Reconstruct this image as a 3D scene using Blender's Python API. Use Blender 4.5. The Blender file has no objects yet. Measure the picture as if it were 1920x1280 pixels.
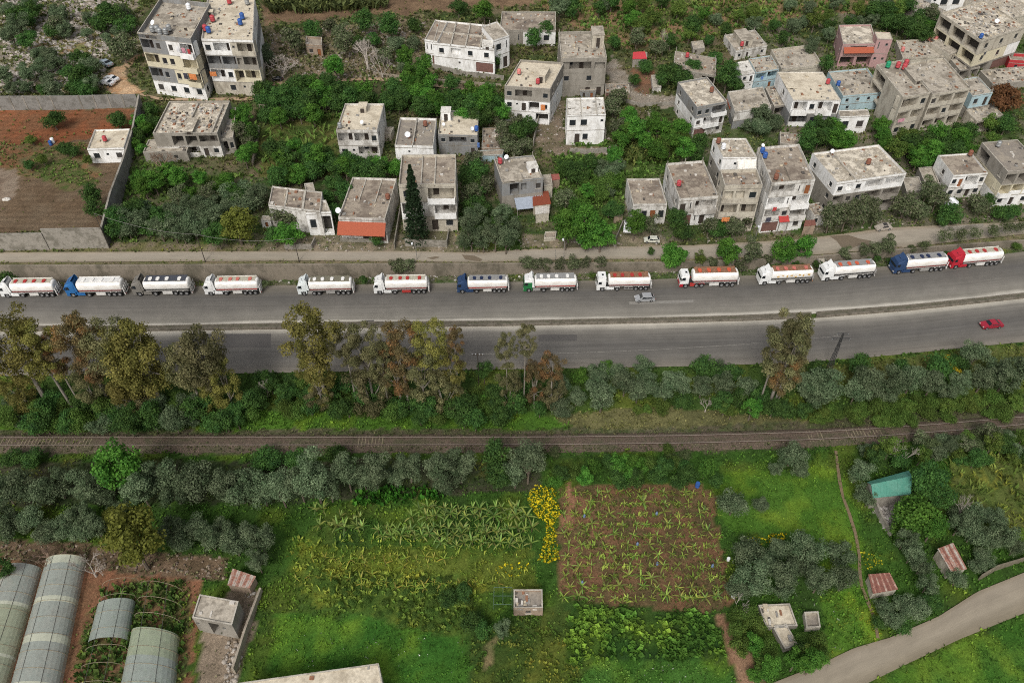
import bpy, math, random
import numpy as np
from mathutils import Vector
random.seed(7); RNG = np.random.default_rng(11)
SC = bpy.context.scene
COL = SC.collection
R = math.radians
# ------------------------------------------------------------------ camera
F, TH, HC = 1490.0, R(44.5), 115.0
cd = bpy.data.cameras.new('camera'); cam = bpy.data.objects.new('camera', cd); COL.objects.link(cam)
cam.location = (0, 0, HC); cam.rotation_euler = (math.pi/2 - TH, 0, 0)
cd.sensor_width = 36.0; cd.lens = F/1920*36; cd.clip_start = 1; cd.clip_end = 8000
SC.camera = cam
# ------------------------------------------------------------------ world, sun, exposure (overcast daylight)
SUN_EL, SUN_AZ = R(47), R(198)      # azimuth clockwise from +Y (camera looks along +Y)
W = bpy.data.worlds.new("World"); SC.world = W; W.use_nodes = True
nt = W.node_tree; bg = nt.nodes['Background']
sky = nt.nodes.new('ShaderNodeTexSky'); sky.sky_type = 'NISHITA'; sky.sun_disc = False
sky.sun_elevation = SUN_EL; sky.sun_rotation = SUN_AZ
sky.air_density = 1.0; sky.dust_density = 6.0; sky.ozone_density = 0.6
hs = nt.nodes.new('ShaderNodeHueSaturation'); hs.inputs['Saturation'].default_value = 0.35
nt.links.new(sky.outputs[0], hs.inputs['Color']); nt.links.new(hs.outputs[0], bg.inputs[0])
bg.inputs[1].default_value = 0.14
sl = bpy.data.lights.new('sun', 'SUN'); sl.energy = 1.35; sl.angle = R(12); sl.color = (1.0, 0.96, 0.9)
so = bpy.data.objects.new('sun', sl); COL.objects.link(so)
sd = Vector((math.sin(SUN_AZ)*math.cos(SUN_EL), math.cos(SUN_AZ)*math.cos(SUN_EL), math.sin(SUN_EL)))
so.rotation_euler = sd.to_track_quat('Z', 'Y').to_euler()
SC.view_settings.view_transform = 'Standard'; SC.view_settings.look = 'None'
SC.view_settings.exposure = 0.04; SC.view_settings.gamma = 1.0
SC.render.engine = 'CYCLES'; SC.cycles.use_denoising = False
SC.cycles.pixel_filter_type = 'BLACKMAN_HARRIS'; SC.cycles.filter_width = 1.05
SC.cycles.max_bounces = 5; SC.cycles.diffuse_bounces = 3; SC.cycles.glossy_bounces = 2
SC.cycles.transparent_max_bounces = 8; SC.cycles.transmission_bounces = 3

# ------------------------------------------------------------------ picture point -> place in the world
CT, ST = math.cos(TH), math.sin(TH)
def ray(px, py):
    x = (px-960)/F; u = -(py-640)/F
    return (x, CT+u*ST, -ST+u*CT)
def hit(px, py, z):
    d = ray(px, py); t = (z-HC)/d[2]
    return (d[0]*t, d[1]*t, z)
def scale_at(y, z):                      # picture points per metre
    return F/(y*CT+(HC-z)*ST)
def proj(x, y, z):
    dz = z-HC; dep = y*CT-dz*ST; up = y*ST+dz*CT
    return (960+F*x/dep, 640-F*up/dep)
def interp(pts, x):
    return float(np.interp(x, [p[0] for p in pts], [p[1] for p in pts]))
# retaining wall between highway (z 0) and village (higher ground)
_wb = [(-150,531),(0,529),(500,524),(700,517),(1000,511),(1240,508),(1400,503),(1530,495),(1700,478),(1800,469),(1920,460),(2050,447),(2500,395)]
_wt = [(-150,499),(0,498),(500,496),(700,495),(1000,494),(1240,492),(1400,487),(1530,480),(1700,466),(1800,458),(1920,450),(2050,438),(2500,386)]
WX, WY, WZ = [], [], []
for k in range(-600, 2510, 25):
    b = hit(k, interp(_wb, k), 0)
    lo, hi = 0.0, 8.0
    for _ in range(30):
        m = (lo+hi)/2
        if proj(b[0], b[1], m)[1] > interp(_wt, k): lo = m
        else: hi = m
    WX.append(b[0]); WY.append(b[1]); WZ.append(lo)
WX = np.array(WX); WY = np.array(WY); WZ = np.array(WZ)
SLOPE = 0.045
def ground_np(x, y):
    yw = np.interp(x, WX, WY); zt = np.interp(x, WX, WZ)
    up = (zt-0.35) + SLOPE*np.clip(y-yw, 0, 400)
    return np.where(y > yw, up, -0.02)
def ground(x, y):
    yw = np.interp(x, WX, WY)
    if y <= yw: return -0.02
    return float(np.interp(x, WX, WZ)-0.35+SLOPE*min(y-yw, 400))
def at(px, py, h=0.0):                   # ground point (raised by h) seen at a picture point
    d = ray(px, py)
    t0 = (-0.02+h-HC)/d[2]
    x, y = d[0]*t0, d[1]*t0
    if y <= float(np.interp(x, WX, WY)): return (x, y, -0.02)
    lo, hi = t0*0.6, t0
    for _ in range(40):
        m = (lo+hi)/2
        if HC+d[2]*m > ground(d[0]*m, d[1]*m)+h: lo = m
        else: hi = m
    x, y = d[0]*lo, d[1]*lo
    return (x, y, ground(x, y))
# ------------------------------------------------------------------ noise
def _hash(ix, iy, s):
    h = (ix*374761393 + iy*668265263 + s*974634777) & 0xffffffff
    h = ((h ^ (h >> 13))*1274126177) & 0xffffffff
    return ((h ^ (h >> 16)) & 0xffff)/65535.0
def vnoise(x, y, s=0):
    x = np.asarray(x, float); y = np.asarray(y, float)
    ix = np.floor(x).astype(np.int64); iy = np.floor(y).astype(np.int64)
    fx = x-ix; fy = y-iy; fx = fx*fx*(3-2*fx); fy = fy*fy*(3-2*fy)
    a = _hash(ix, iy, s); b = _hash(ix+1, iy, s); c = _hash(ix, iy+1, s); d = _hash(ix+1, iy+1, s)
    return (a*(1-fx)+b*fx)*(1-fy)+(c*(1-fx)+d*fx)*fy
def fbm(x, y, s=0, o=4):
    r = 0; a = 0.5; t = 0
    for k in range(o):
        r = r+a*vnoise(x*2**k, y*2**k, s+k); t += a; a *= 0.55
    return r/t
def inpoly(px, py, poly):
    r = np.zeros(px.shape, bool); n = len(poly)
    for i in range(n):
        x0, y0 = poly[i]; x1, y1 = poly[(i+1) % n]
        if y0 == y1: continue
        c = ((y0 > py) != (y1 > py)) & (px < (x1-x0)*(py-y0)/(y1-y0)+x0)
        r ^= c
    return r
# ------------------------------------------------------------------ materials
MATS = {}
def mat(name, col, rough=0.85, var=0.12, scale=1.0, metal=0.0, stain=None, stain_amt=0.0, stain_scale=0.5,
        attr=None, bump=0.0, alpha=None, spec=0.3, rand=0.0, trans=0.0, coords='Object', noise_aniso=None, lines=None):
    if name in MATS: return MATS[name]
    m = bpy.data.materials.new(name); m.use_nodes = True; MATS[name] = m
    n = m.node_tree; bs = n.nodes['Principled BSDF']; L = n.links.new
    bs.inputs['Roughness'].default_value = rough; bs.inputs['Metallic'].default_value = metal
    bs.inputs['Specular IOR Level'].default_value = spec
    tc = n.nodes.new('ShaderNodeTexCoord'); geo = n.nodes.new('ShaderNodeNewGeometry')
    src = geo.outputs['Position'] if coords == 'World' else tc.outputs[coords]
    if noise_aniso:
        mp = n.nodes.new('ShaderNodeMapping'); mp.inputs['Scale'].default_value = noise_aniso
        L(src, mp.inputs[0]); src2 = mp.outputs[0]
    else: src2 = src
    if attr:
        a = n.nodes.new('ShaderNodeAttribute'); a.attribute_name = attr; cur = a.outputs['Color']
    else:
        c = n.nodes.new('ShaderNodeRGB'); c.outputs[0].default_value = (*col, 1); cur = c.outputs[0]
    def mix(a_, b_, f_, mode='MIX'):
        x = n.nodes.new('ShaderNodeMix'); x.data_type = 'RGBA'; x.blend_type = mode
        if isinstance(f_, float): x.inputs[0].default_value = f_
        else: L(f_, x.inputs[0])
        for v, k in ((a_, 6), (b_, 7)):
            if isinstance(v, tuple): x.inputs[k].default_value = (*v, 1)
            else: L(v, x.inputs[k])
        return x.outputs[2]
    def ramp(s_, lo, hi, c0=0.0, c1=1.0):
        r_ = n.nodes.new('ShaderNodeMapRange'); L(s_, r_.inputs[0])
        r_.inputs[1].default_value = lo; r_.inputs[2].default_value = hi
        r_.inputs[3].default_value = c0; r_.inputs[4].default_value = c1
        return r_.outputs[0]
    if stain:
        for i, (sc_, lo, hi) in enumerate(((stain_scale, .5, .6), (stain_scale*3.7, .52, .64), (stain_scale*11, .56, .66))):
            ns = n.nodes.new('ShaderNodeTexNoise'); ns.inputs['Scale'].default_value = sc_
            ns.inputs['Detail'].default_value = 5; ns.inputs['Roughness'].default_value = .65
            L(src2, ns.inputs['Vector'])
            cur = mix(cur, stain, ramp(ns.outputs[0], lo, hi, 0.0, stain_amt*(1 if i == 0 else .8)))
    if var:
        ns = n.nodes.new('ShaderNodeTexNoise'); ns.inputs['Scale'].default_value = 2.2*scale
        ns.inputs['Detail'].default_value = 6; ns.inputs['Roughness'].default_value = .7
        L(src2, ns.inputs['Vector'])
        cmb = n.nodes.new('ShaderNodeCombineColor'); rr = ramp(ns.outputs[0], .3, .7, 1-var, 1+var)
        for k in range(3): L(rr, cmb.inputs[k])
        cur = mix(cur, cmb.outputs[0], 1.0, 'MULTIPLY')
    if lines:                            # block / board joints: (axis scale vector, strength)
        bt = n.nodes.new('ShaderNodeTexBrick'); bt.inputs['Scale'].default_value = lines[0]
        bt.inputs['Mortar Size'].default_value = .03
        bt.inputs['Color1'].default_value = (1,1,1,1); bt.inputs['Color2'].default_value = (.86,.86,.86,1)
        bt.inputs['Mortar'].default_value = (lines[1],)*3+(1,)
        L(tc.outputs['UV'], bt.inputs['Vector']); cur = mix(cur, bt.outputs[0], 1.0, 'MULTIPLY')
    if rand:
        oi = n.nodes.new('ShaderNodeObjectInfo'); h = n.nodes.new('ShaderNodeHueSaturation')
        L(ramp(oi.outputs['Random'], 0, 1, .5-rand*.012, .5+rand*.012), h.inputs['Hue'])
        L(ramp(oi.outputs['Random'], 0, 1, 1-rand*.22, 1+rand*.25), h.inputs['Value'])
        L(cur, h.inputs['Color']); cur = h.outputs[0]
    L(cur, bs.inputs['Base Color'])
    if bump:
        nb = n.nodes.new('ShaderNodeTexNoise'); nb.inputs['Scale'].default_value = 6*scale; nb.inputs['Detail'].default_value = 4
        L(src2, nb.inputs['Vector']); b = n.nodes.new('ShaderNodeBump'); b.inputs['Strength'].default_value = bump
        b.inputs['Distance'].default_value = .15; L(nb.outputs[0], b.inputs['Height']); L(b.outputs[0], bs.inputs['Normal'])
    if alpha is not None: bs.inputs['Alpha'].default_value = alpha
    if trans:
        tl = n.nodes.new('ShaderNodeBsdfTranslucent'); L(cur, tl.inputs[0]); mx = n.nodes.new('ShaderNodeMixShader')
        mx.inputs[0].default_value = trans; L(bs.outputs[0], mx.inputs[1]); L(tl.outputs[0], mx.inputs[2])
        L(mx.outputs[0], n.nodes['Material Output'].inputs[0])
    return m
# ------------------------------------------------------------------ mesh building
class MB:
    def __init__(s): s.v = []; s.f = []; s.m = []; s.mats = []
    def mi(s, m):
        if m not in s.mats: s.mats.append(m)
        return s.mats.index(m)
    def quad(s, a, b, c, d, m):
        i = len(s.v); s.v += [tuple(a), tuple(b), tuple(c), tuple(d)]; s.f.append((i, i+1, i+2, i+3)); s.m.append(s.mi(m))
    def poly(s, pts, m):
        i = len(s.v); s.v += [tuple(p) for p in pts]; s.f.append(tuple(range(i, i+len(pts)))); s.m.append(s.mi(m))
    def box(s, x0, y0, z0, x1, y1, z1, m, T=None):
        c = [(x0,y0,z0),(x1,y0,z0),(x1,y1,z0),(x0,y1,z0),(x0,y0,z1),(x1,y0,z1),(x1,y1,z1),(x0,y1,z1)]
        if T: c = [T(p) for p in c]
        s.hexa(c, m)
    def hexa(s, c, m):
        i = len(s.v); s.v += [tuple(p) for p in c]; k = s.mi(m)
        for f in ((0,3,2,1),(4,5,6,7),(0,1,5,4),(1,2,6,5),(2,3,7,6),(3,0,4,7)):
            s.f.append(tuple(i+q for q in f)); s.m.append(k)
    def prism(s, prof, y0, y1, m, T=None):           # profile in x,z extruded along y
        n = len(prof); i = len(s.v); k = s.mi(m)
        pts = [(p[0], y0, p[1]) for p in prof]+[(p[0], y1, p[1]) for p in prof]
        if T: pts = [T(p) for p in pts]
        s.v += pts
        for a in range(n):
            b = (a+1) % n; s.f.append((i+a, i+b, i+n+b, i+n+a)); s.m.append(k)
        s.f.append(tuple(i+a for a in range(n))[::-1]); s.m.append(k)
        s.f.append(tuple(i+n+a for a in range(n))); s.m.append(k)
    def loft(s, rings, m, cap=True):
        n = len(rings[0]); i = len(s.v); k = s.mi(m)
        for r_ in rings: s.v += [tuple(p) for p in r_]
        for a in range(len(rings)-1):
            for b in range(n):
                c = (b+1) % n
                s.f.append((i+a*n+b, i+a*n+c, i+(a+1)*n+c, i+(a+1)*n+b)); s.m.append(k)
        if cap:
            s.f.append(tuple(i+b for b in range(n))[::-1]); s.m.append(k)
            s.f.append(tuple(i+(len(rings)-1)*n+b for b in range(n))); s.m.append(k)
    def tube(s, p, q, r0, r1, m, n=6):
        p = Vector(p); q = Vector(q); d = (q-p)
        if d.length < 1e-6: return
        d.normalize(); a = d.orthogonal().normalized(); b = d.cross(a)
        s.loft([[c+(a*math.cos(t)+b*math.sin(t))*r for t in [2*math.pi*k/n for k in range(n)]] for c, r in ((p, r0), (q, r1))], m)
    def cyl(s, c, r, h, m, n=14, axis='z', rb=None):
        rb = r if rb is None else rb
        if axis == 'z': f = lambda t, rr, e: (c[0]+rr*math.cos(t), c[1]+rr*math.sin(t), c[2]+e)
        else: f = lambda t, rr, e: (c[0]+rr*math.cos(t), c[1]+e, c[2]+rr*math.sin(t))
        T_ = [2*math.pi*k/n for k in range(n)]
        s.loft([[f(t, rb, 0) for t in T_], [f(t, r, h) for t in T_]], m)
    def build(s, name, parent=None, smooth=False, uv=None):
        me = bpy.data.meshes.new(name); me.from_pydata(s.v, [], s.f)
        for m in s.mats: me.materials.append(m)
        me.polygons.foreach_set('material_index', s.m)
        if smooth: me.polygons.foreach_set('use_smooth', [True]*len(s.f))
        if uv is not None:
            l = me.uv_layers.new(name='UVMap'); l.data.foreach_set('uv', uv)
        me.update()
        o = bpy.data.objects.new(name, me); COL.objects.link(o)
        if parent: o.parent = parent
        return o
def tag(o, label=None, cat=None, group=None, kind=None):
    if label: o['label'] = label
    if cat: o['category'] = cat
    if group: o['group'] = group
    if kind: o['kind'] = kind
    return o
def empty(name, loc=(0,0,0), rz=0, label=None, cat=None, group=None):
    o = bpy.data.objects.new(name, None); COL.objects.link(o); o.location = loc; o.rotation_euler = (0, 0, rz)
    o.empty_display_size = .5
    return tag(o, label, cat, group)
def np_mesh(name, V, Fc, mat_, col=None, smooth=False):
    me = bpy.data.meshes.new(name); V = np.asarray(V, np.float32); Fc = np.asarray(Fc, np.int32)
    me.vertices.add(len(V)); me.vertices.foreach_set('co', V.ravel())
    k = Fc.shape[1]; me.loops.add(Fc.size); me.loops.foreach_set('vertex_index', Fc.ravel())
    me.polygons.add(len(Fc)); me.polygons.foreach_set('loop_start', np.arange(0, Fc.size, k, dtype=np.int32))
    me.polygons.foreach_set('loop_total', np.full(len(Fc), k, np.int32))
    if smooth: me.polygons.foreach_set('use_smooth', np.ones(len(Fc), bool))
    me.materials.append(mat_)
    if col is not None:
        a = me.color_attributes.new('Col', 'FLOAT_COLOR', 'POINT')
        c4 = np.ones((len(V), 4), np.float32); c4[:, :3] = col; a.data.foreach_set('color', c4.ravel())
    me.update(calc_edges=True)
    return me
def link(name, me, parent=None):
    o = bpy.data.objects.new(name, me); COL.objects.link(o)
    if parent: o.parent = parent
    return o
# ------------------------------------------------------------------ GROUND: one sheet, coloured by what grows or lies there
# zones: polygon in picture points, colour a, colour b, noise scale(m), tufts per m2, tuft height, tuft colour a, tuft colour b
GR1, GR2, GRB = (.04,.085,.014), (.025,.055,.012), (.06,.12,.016)
SOIL, RED, DIRT = (.135,.088,.052), (.19,.068,.032), (.30,.20,.125)
ZONES = [
 ('village', [(-300,-400),(2300,-400),(2300,520),(-300,520)], (.045,.068,.022),(.12,.10,.06), 9, 1.2,.7,(.05,.075,.022),(.09,.095,.035)),
 ('hill', [(-300,-300),(270,-300),(262,95),(230,120),(225,150),(262,172),(-300,176)], (.06,.075,.028),(.24,.205,.155), 5, 1.0,.7,(.05,.08,.022),(.10,.095,.04)),
 ('hillgrass', [(40,75),(200,58),(250,70),(180,95),(60,105)], (.12,.13,.05),(.2,.14,.08), 8, .9,.5,(.09,.11,.03),(.13,.11,.05)),
 ('topfield', [(480,-200),(1300,-200),(1300,-5),(960,12),(760,26),(720,22),(600,38),(495,45)], (.17,.115,.07),(.12,.08,.05), 7, .15,.4,(.06,.09,.02),(.09,.1,.03)),
 ('topgreen', [(990,0),(1700,-20),(1700,60),(1560,60),(1400,60),(1180,95),(1060,40)], (.08,.09,.035),(.19,.12,.07), 8, 1.3,.8,(.05,.10,.022),(.10,.13,.03)),
 ('scrub', [(490,60),(800,30),(800,140),(960,165),(700,150),(500,150)], (.10,.095,.05),(.18,.14,.095), 7, 1.2,.7,(.06,.08,.025),(.12,.11,.06)),
 ('grove', [(485,160),(700,150),(950,175),(945,215),(820,205),(640,190),(480,230)], (.03,.055,.015),(.06,.06,.03), 7, 1.4,.8,(.03,.075,.015),(.05,.1,.02)),
 ('bananaslot', [(475,235),(635,215),(640,340),(490,330)], (.05,.075,.02),(.09,.09,.03), 6, 1.4,.8,(.05,.1,.02),(.09,.14,.03)),
 ('village_r', [(1390,50),(2100,-40),(2100,400),(1500,440),(1150,460),(1150,380),(1290,280),(1380,200)], (.045,.07,.022),(.15,.13,.095), 8, 1.2,.6,(.04,.085,.018),(.09,.1,.035)),
 ('yards', [(480,330),(1060,330),(1060,470),(480,470)], (.035,.065,.018),(.11,.10,.06), 6, 1.2,.6,(.04,.08,.018),(.08,.1,.03)),
 ('lush', [(1040,275),(1150,265),(1290,230),(1330,260),(1240,330),(1170,335),(1160,455),(1040,460)], (.04,.075,.018),(.07,.09,.03), 6, 1.8,.9,(.045,.1,.018),(.08,.14,.03)),
 ('lane', [(1010,190),(1058,185),(1062,275),(1140,275),(1135,290),(1040,290),(1005,275)], (.19,.15,.11),(.13,.11,.07), 5, .2,.4,(.05,.08,.02),(.07,.09,.03)),
 ('lane2', [(1130,130),(1150,105),(1200,170),(1290,185),(1290,205),(1180,195)], (.25,.22,.18),(.2,.17,.13), 5, .05,.4,(.05,.08,.02),(.07,.09,.03)),
 ('redgarden', [(1185,130),(1225,130),(1222,175),(1195,172)], (.17,.085,.05),(.13,.08,.05), 5, .2,.4,(.05,.08,.02),(.07,.09,.03)),
 ('compound', [(-300,205),(258,205),(244,300),(202,430),(-300,445)], (.135,.10,.066),(.115,.08,.05), 8, .06,.4,(.06,.09,.02),(.09,.1,.03)),
 ('compred', [(-300,205),(252,203),(240,262),(150,262),(80,275),(-300,280)], (.2,.075,.036),(.15,.075,.04), 7, .12,.5,(.05,.09,.02),(.09,.1,.03)),
 ('compgreen', [(-50,268),(160,268),(165,300),(200,330),(110,345),(0,320)], (.10,.095,.045),(.16,.085,.045), 4, .9,.6,(.05,.09,.02),(.09,.11,.03)),
 ('comprubble', [(-50,310),(40,320),(20,370),(-50,400)], (.2,.16,.12),(.15,.11,.08), 4, .05,.4,(.05,.08,.02),(.07,.09,.03)),
 ('parking', [(196,160),(215,130),(232,118),(262,98),(266,104),(238,128),(236,150),(268,172),(262,177),(215,176)], (.38,.27,.17),(.33,.2,.11), 5, 0,.4,(.05,.08,.02),(.07,.09,.03)),
 ('leftlush', [(258,190),(300,190),(285,300),(330,310),(480,330),(480,470),(205,470),(215,420),(245,310)], (.045,.085,.02),(.11,.10,.06), 7, 1.4,.8,(.04,.09,.016),(.085,.13,.03)),
 ('ramp', [(372,492),(392,462),(404,440),(418,445),(420,470),(440,492)], (.22,.16,.11),(.17,.13,.085), 3, .05,.3,(.05,.08,.02),(.07,.09,.03)),
 ('streetverge', [(-300,455),(480,455),(480,470),(-300,470)], (.12,.115,.05),(.17,.14,.10), 4, 1.0,.4,(.06,.1,.02),(.1,.12,.03)),
 ('frontyard', [(600,438),(760,440),(1050,440),(1200,430),(1250,455),(1240,468),(980,463),(860,474),(490,474),(500,455)], (.22,.18,.13),(.10,.095,.055), 4, .35,.4,(.05,.09,.02),(.08,.1,.03)),
 ('olivefloor', [(860,400),(975,400),(975,468),(860,468)], (.03,.06,.015),(.05,.08,.02), 4, 1.6,.6,(.03,.08,.015),(.05,.1,.02)),
 ('wallverge', [(-300,486),(500,484),(900,487),(1100,483),(1300,482),(1500,474),(1700,458),(1920,436),(2200,410),(2200,442),(1920,455),(1700,470),(1530,484),(1240,494),(-300,500)], (.10,.105,.045),(.16,.13,.085), 3, 1.6,.35,(.06,.1,.02),(.11,.12,.03)),
 ('foot', [(-300,515),(700,512),(1240,503),(1530,490),(1920,455),(2200,430),(2200,470),(1920,485),(1530,520),(1240,533),(700,540),(-300,548)], (.12,.11,.075),(.05,.08,.028), 3, 2.4,.4,(.045,.09,.02),(.09,.12,.035)),
 ('roadside', [(-300,600),(2300,520),(2300,760),(1920,770),(1200,800),(-300,812)], (.035,.065,.016),(.05,.085,.02), 8, 2.2,.6,(.028,.07,.013),(.055,.10,.02)),
 ('bright', [(-300,780),(150,790),(300,785),(420,765),(640,770),(780,760),(900,750),(1000,770),(1080,800),(900,808),(-300,808)], (.055,.12,.016),(.04,.085,.016), 7, 2.6,.5,(.05,.12,.014),(.08,.16,.022)),
 ('drygrass', [(1030,780),(1200,760),(1400,775),(1520,790),(1400,812),(1100,812)], (.12,.115,.05),(.08,.08,.035), 5, 2.2,.45,(.10,.105,.035),(.15,.14,.06)),
 ('rightbank', [(1500,690),(1920,645),(2300,600),(2300,690),(1500,715)], (.07,.09,.025),(.10,.10,.035), 5, 2.2,.5,(.06,.09,.02),(.11,.12,.03)),
 ('railside', [(-300,805),(1000,805),(1300,798),(1520,790),(1700,775),(1920,752),(2300,700),(2300,790),(1920,815),(1700,830),(1400,850),(1000,856),(-300,856)], (.085,.075,.05),(.06,.075,.03), 3, 1.4,.35,(.07,.08,.03),(.10,.09,.05)),
 ('fields', [(-300,850),(1000,850),(1400,843),(1700,826),(2300,775),(2300,1700),(-300,1700)], (.035,.08,.014),(.03,.06,.014), 9, 2.2,.5,(.03,.085,.013),(.055,.12,.018)),
 ('oliveband', [(-300,862),(1020,865),(1020,915),(700,935),(400,945),(300,940),(0,955),(-300,960)], (.03,.045,.018),(.05,.05,.03), 5, 1.4,.5,(.03,.06,.015),(.05,.08,.02)),
 ('yellowgrass', [(560,1020),(1000,1030),(1010,1110),(560,1110)], (.055,.095,.016),(.085,.11,.02), 6, 2.6,.45,(.055,.11,.015),(.11,.15,.022)),
 ('bushes', [(540,1060),(850,1080),(900,1160),(860,1210),(700,1160),(600,1140)], (.04,.08,.016),(.07,.11,.02), 4, 2.8,.6,(.055,.11,.018),(.12,.17,.03)),
 ('green2', [(520,1150),(700,1160),(860,1200),(900,1280),(500,1290)], (.03,.09,.014),(.045,.11,.016), 6, 2.5,.35,(.03,.095,.012),(.05,.13,.018)),
 ('olivegreenfield', [(880,1180),(1060,1130),(1090,1280),(880,1290)], (.045,.07,.016),(.03,.06,.014), 5, 2.6,.55,(.035,.08,.013),(.07,.10,.02)),
 ('plowed', [(1048,915),(1150,908),(1300,905),(1340,930),(1372,1135),(1320,1148),(1200,1136),(1110,1130),(1046,1110)], (.155,.085,.048),(.085,.065,.032), 4, 1.4,.35,(.04,.075,.016),(.08,.09,.03)),
 ('soiledge', [(1046,985),(1062,900),(1075,905),(1070,990)], (.25,.13,.08),(.2,.11,.06), 4, .05,.3,(.05,.08,.02),(.07,.09,.03)),
 ('cropfield', [(1075,1135),(1200,1150),(1340,1150),(1360,1220),(1330,1280),(1200,1250),(1060,1240)], (.025,.065,.013),(.02,.045,.012), 3, 3.6,.75,(.035,.095,.014),(.065,.15,.022)),
 ('whiteflowers', [(1100,1240),(1340,1235),(1385,1290),(1090,1290)], (.035,.09,.014),(.045,.11,.02), 4, 2.8,.4,(.04,.11,.016),(.07,.15,.03)),
 ('meadow', [(1345,885),(1570,875),(1612,960),(1625,1100),(1560,1080),(1500,1000),(1380,1000),(1350,960)], (.045,.105,.014),(.055,.12,.018), 9, 2.8,.3,(.04,.105,.012),(.075,.15,.02)),
 ('meadow2', [(1540,1120),(1640,1080),(1650,1190),(1590,1230),(1540,1250)], (.05,.12,.014),(.06,.12,.018), 5, 2.8,.45,(.045,.12,.014),(.10,.15,.02)),
 ('rightfield', [(1780,860),(2100,840),(2100,1000),(1800,990)], (.06,.09,.022),(.09,.10,.03), 5, 1.8,.8,(.055,.10,.018),(.11,.14,.03)),
 ('corner', [(1620,1290),(1920,1150),(2200,1050),(2200,1500),(1600,1500)], (.035,.095,.014),(.05,.115,.018), 6, 2.6,.35,(.035,.095,.013),(.06,.13,.02)),
 ('greenhouse_soil', [(-300,1035),(180,1040),(330,1078),(375,1085),(355,1300),(345,1700),(-300,1700)], (.19,.09,.052),(.14,.08,.045), 4, .35,.4,(.05,.08,.02),(.08,.1,.03)),
 ('rubbleyard', [(0,1010),(150,1015),(300,1035),(430,1045),(420,1085),(300,1080),(160,1068),(0,1045)], (.15,.105,.07),(.09,.065,.04), 3, 1.6,.5,(.06,.07,.03),(.12,.11,.06)),
 ('bedstrip', [(165,1150),(250,1085),(345,1090),(360,1130),(350,1300),(130,1320)], (.07,.085,.03),(.14,.08,.045), 3, 1.5,.6,(.04,.09,.018),(.08,.12,.03)),
 ('courtyard', [(375,1190),(415,1110),(490,1105),(440,1280),(400,1300),(370,1290)], (.24,.19,.14),(.15,.12,.085), 3, .5,.4,(.06,.08,.03),(.14,.13,.08)),
 ('ruinyard', [(1634,936),(1702,926),(1704,946),(1682,1003),(1664,1003)], (.38,.36,.33),(.26,.24,.20), 2, .1,.3,(.05,.08,.02),(.07,.09,.03)),
 ('comppatch', [(60,290),(130,275),(160,320),(190,345),(120,360),(70,335)], (.06,.085,.025),(.12,.095,.05), 3, 1.6,.5,(.05,.1,.02),(.09,.13,.03)),
 ('path_bl', [(1350,1150),(1368,1150),(1400,1215),(1450,1300),(1390,1300),(1362,1200)], (.20,.115,.07),(.24,.15,.095), 4, .05,.3,(.05,.08,.02),(.07,.09,.03)),
 ('grasspath', [(918,1190),(932,1190),(920,1260),(905,1260)], (.15,.12,.06),(.09,.11,.04), 4, .4,.3,(.05,.08,.02),(.07,.09,.03)),
]
def zone_of(X, Y, Z):
    px, py = 960+F*X/(Y*CT+(HC-Z)*ST), 640-F*(Y*ST+(Z-HC)*CT)/(Y*CT+(HC-Z)*ST)
    jx = (fbm(X/3.0, Y/3.0, 3)-.5)*26+(vnoise(X/.8, Y/.8, 5)-.5)*6; jy = (fbm(X/3.0, Y/3.0, 9)-.5)*16+(vnoise(X/.8, Y/.8, 6)-.5)*4
    yw = np.interp(X, WX, WY)
    jy = np.where(np.abs(Y-yw) < 16, 0, jy)
    z = np.full(X.shape, 0, int)
    for i, q in enumerate(ZONES):
        z[inpoly(px+jx, py+jy, q[1])] = i
    return z, px, py
def zone_cols(z, X, Y, ia, ib, s=0, k=1.0):
    A = np.array([q[ia] for q in ZONES]); B = np.array([q[ib] for q in ZONES]); S = np.array([q[4] for q in ZONES], float)
    n = fbm(X/S[z]*k*2, Y/S[z]*k*2, 21+s)
    n = np.clip((n-.5)*3.2+.5, 0, 1)
    return A[z]*(1-n)[:, None]+B[z]*n[:, None]
xs = np.concatenate([[-4000,-1500,-700,-400,-300], np.arange(-240, 240.1, .72), [300,400,700,1500,4000]])
ya = np.concatenate([[-600,-100,0], np.linspace(20, 100, 5)[:1]])
rows_lo = np.concatenate([[-3000,-500,-60], np.arange(30, 110, .72)])      # absolute y, then relative to wall line
nlo = 110
V = []; ny = 0
YW = np.interp(xs, WX, WY)
YW = np.clip(YW, 60, 400)
cols = []
top_rel = np.concatenate([[0.12], np.arange(.8, 215, .8), [260, 400, 900, 2500, 5000]])
frac = np.linspace(0, 1, nlo+60)
for i, x in enumerate(xs):
    lo = np.concatenate([[-3000,-500,-60, 20], 30+(YW[i]-.05-30)*frac])
    cols.append(np.concatenate([lo, YW[i]+top_rel]))
cols = np.array(cols); nr = cols.shape[1]
X = np.repeat(xs[:, None], nr, 1).ravel(); Y = cols.ravel()
Z = np.where(Y > np.repeat(YW, nr), ground_np(X, np.maximum(Y, np.repeat(YW, nr)+1e-3)), -0.02)
near = (np.abs(X) < 245) & (Y > 30) & (Y < 370)
Zb = Z.copy()
Z = Z+near*((fbm(X/2.5, Y/2.5, 40)-.5)*.34-.12)
zi, PX, PY = zone_of(X, Y, np.maximum(Zb, -.02))
C = zone_cols(zi, X, Y, 2, 3)
C = C*(.86+.5*fbm(X/14, Y/14, 91)[:, None])
yl = np.clip((fbm(X/5, Y/5, 33)-.5)*5, 0, 1)*((Y < 150) & (C[:, 1] > C[:, 0]*1.4)); C = C*(1+yl[:, None]*np.array((1.0,.45,.2)))
C *= (0.82+.36*vnoise(X/.5, Y/.5, 77))[:, None]
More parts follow.
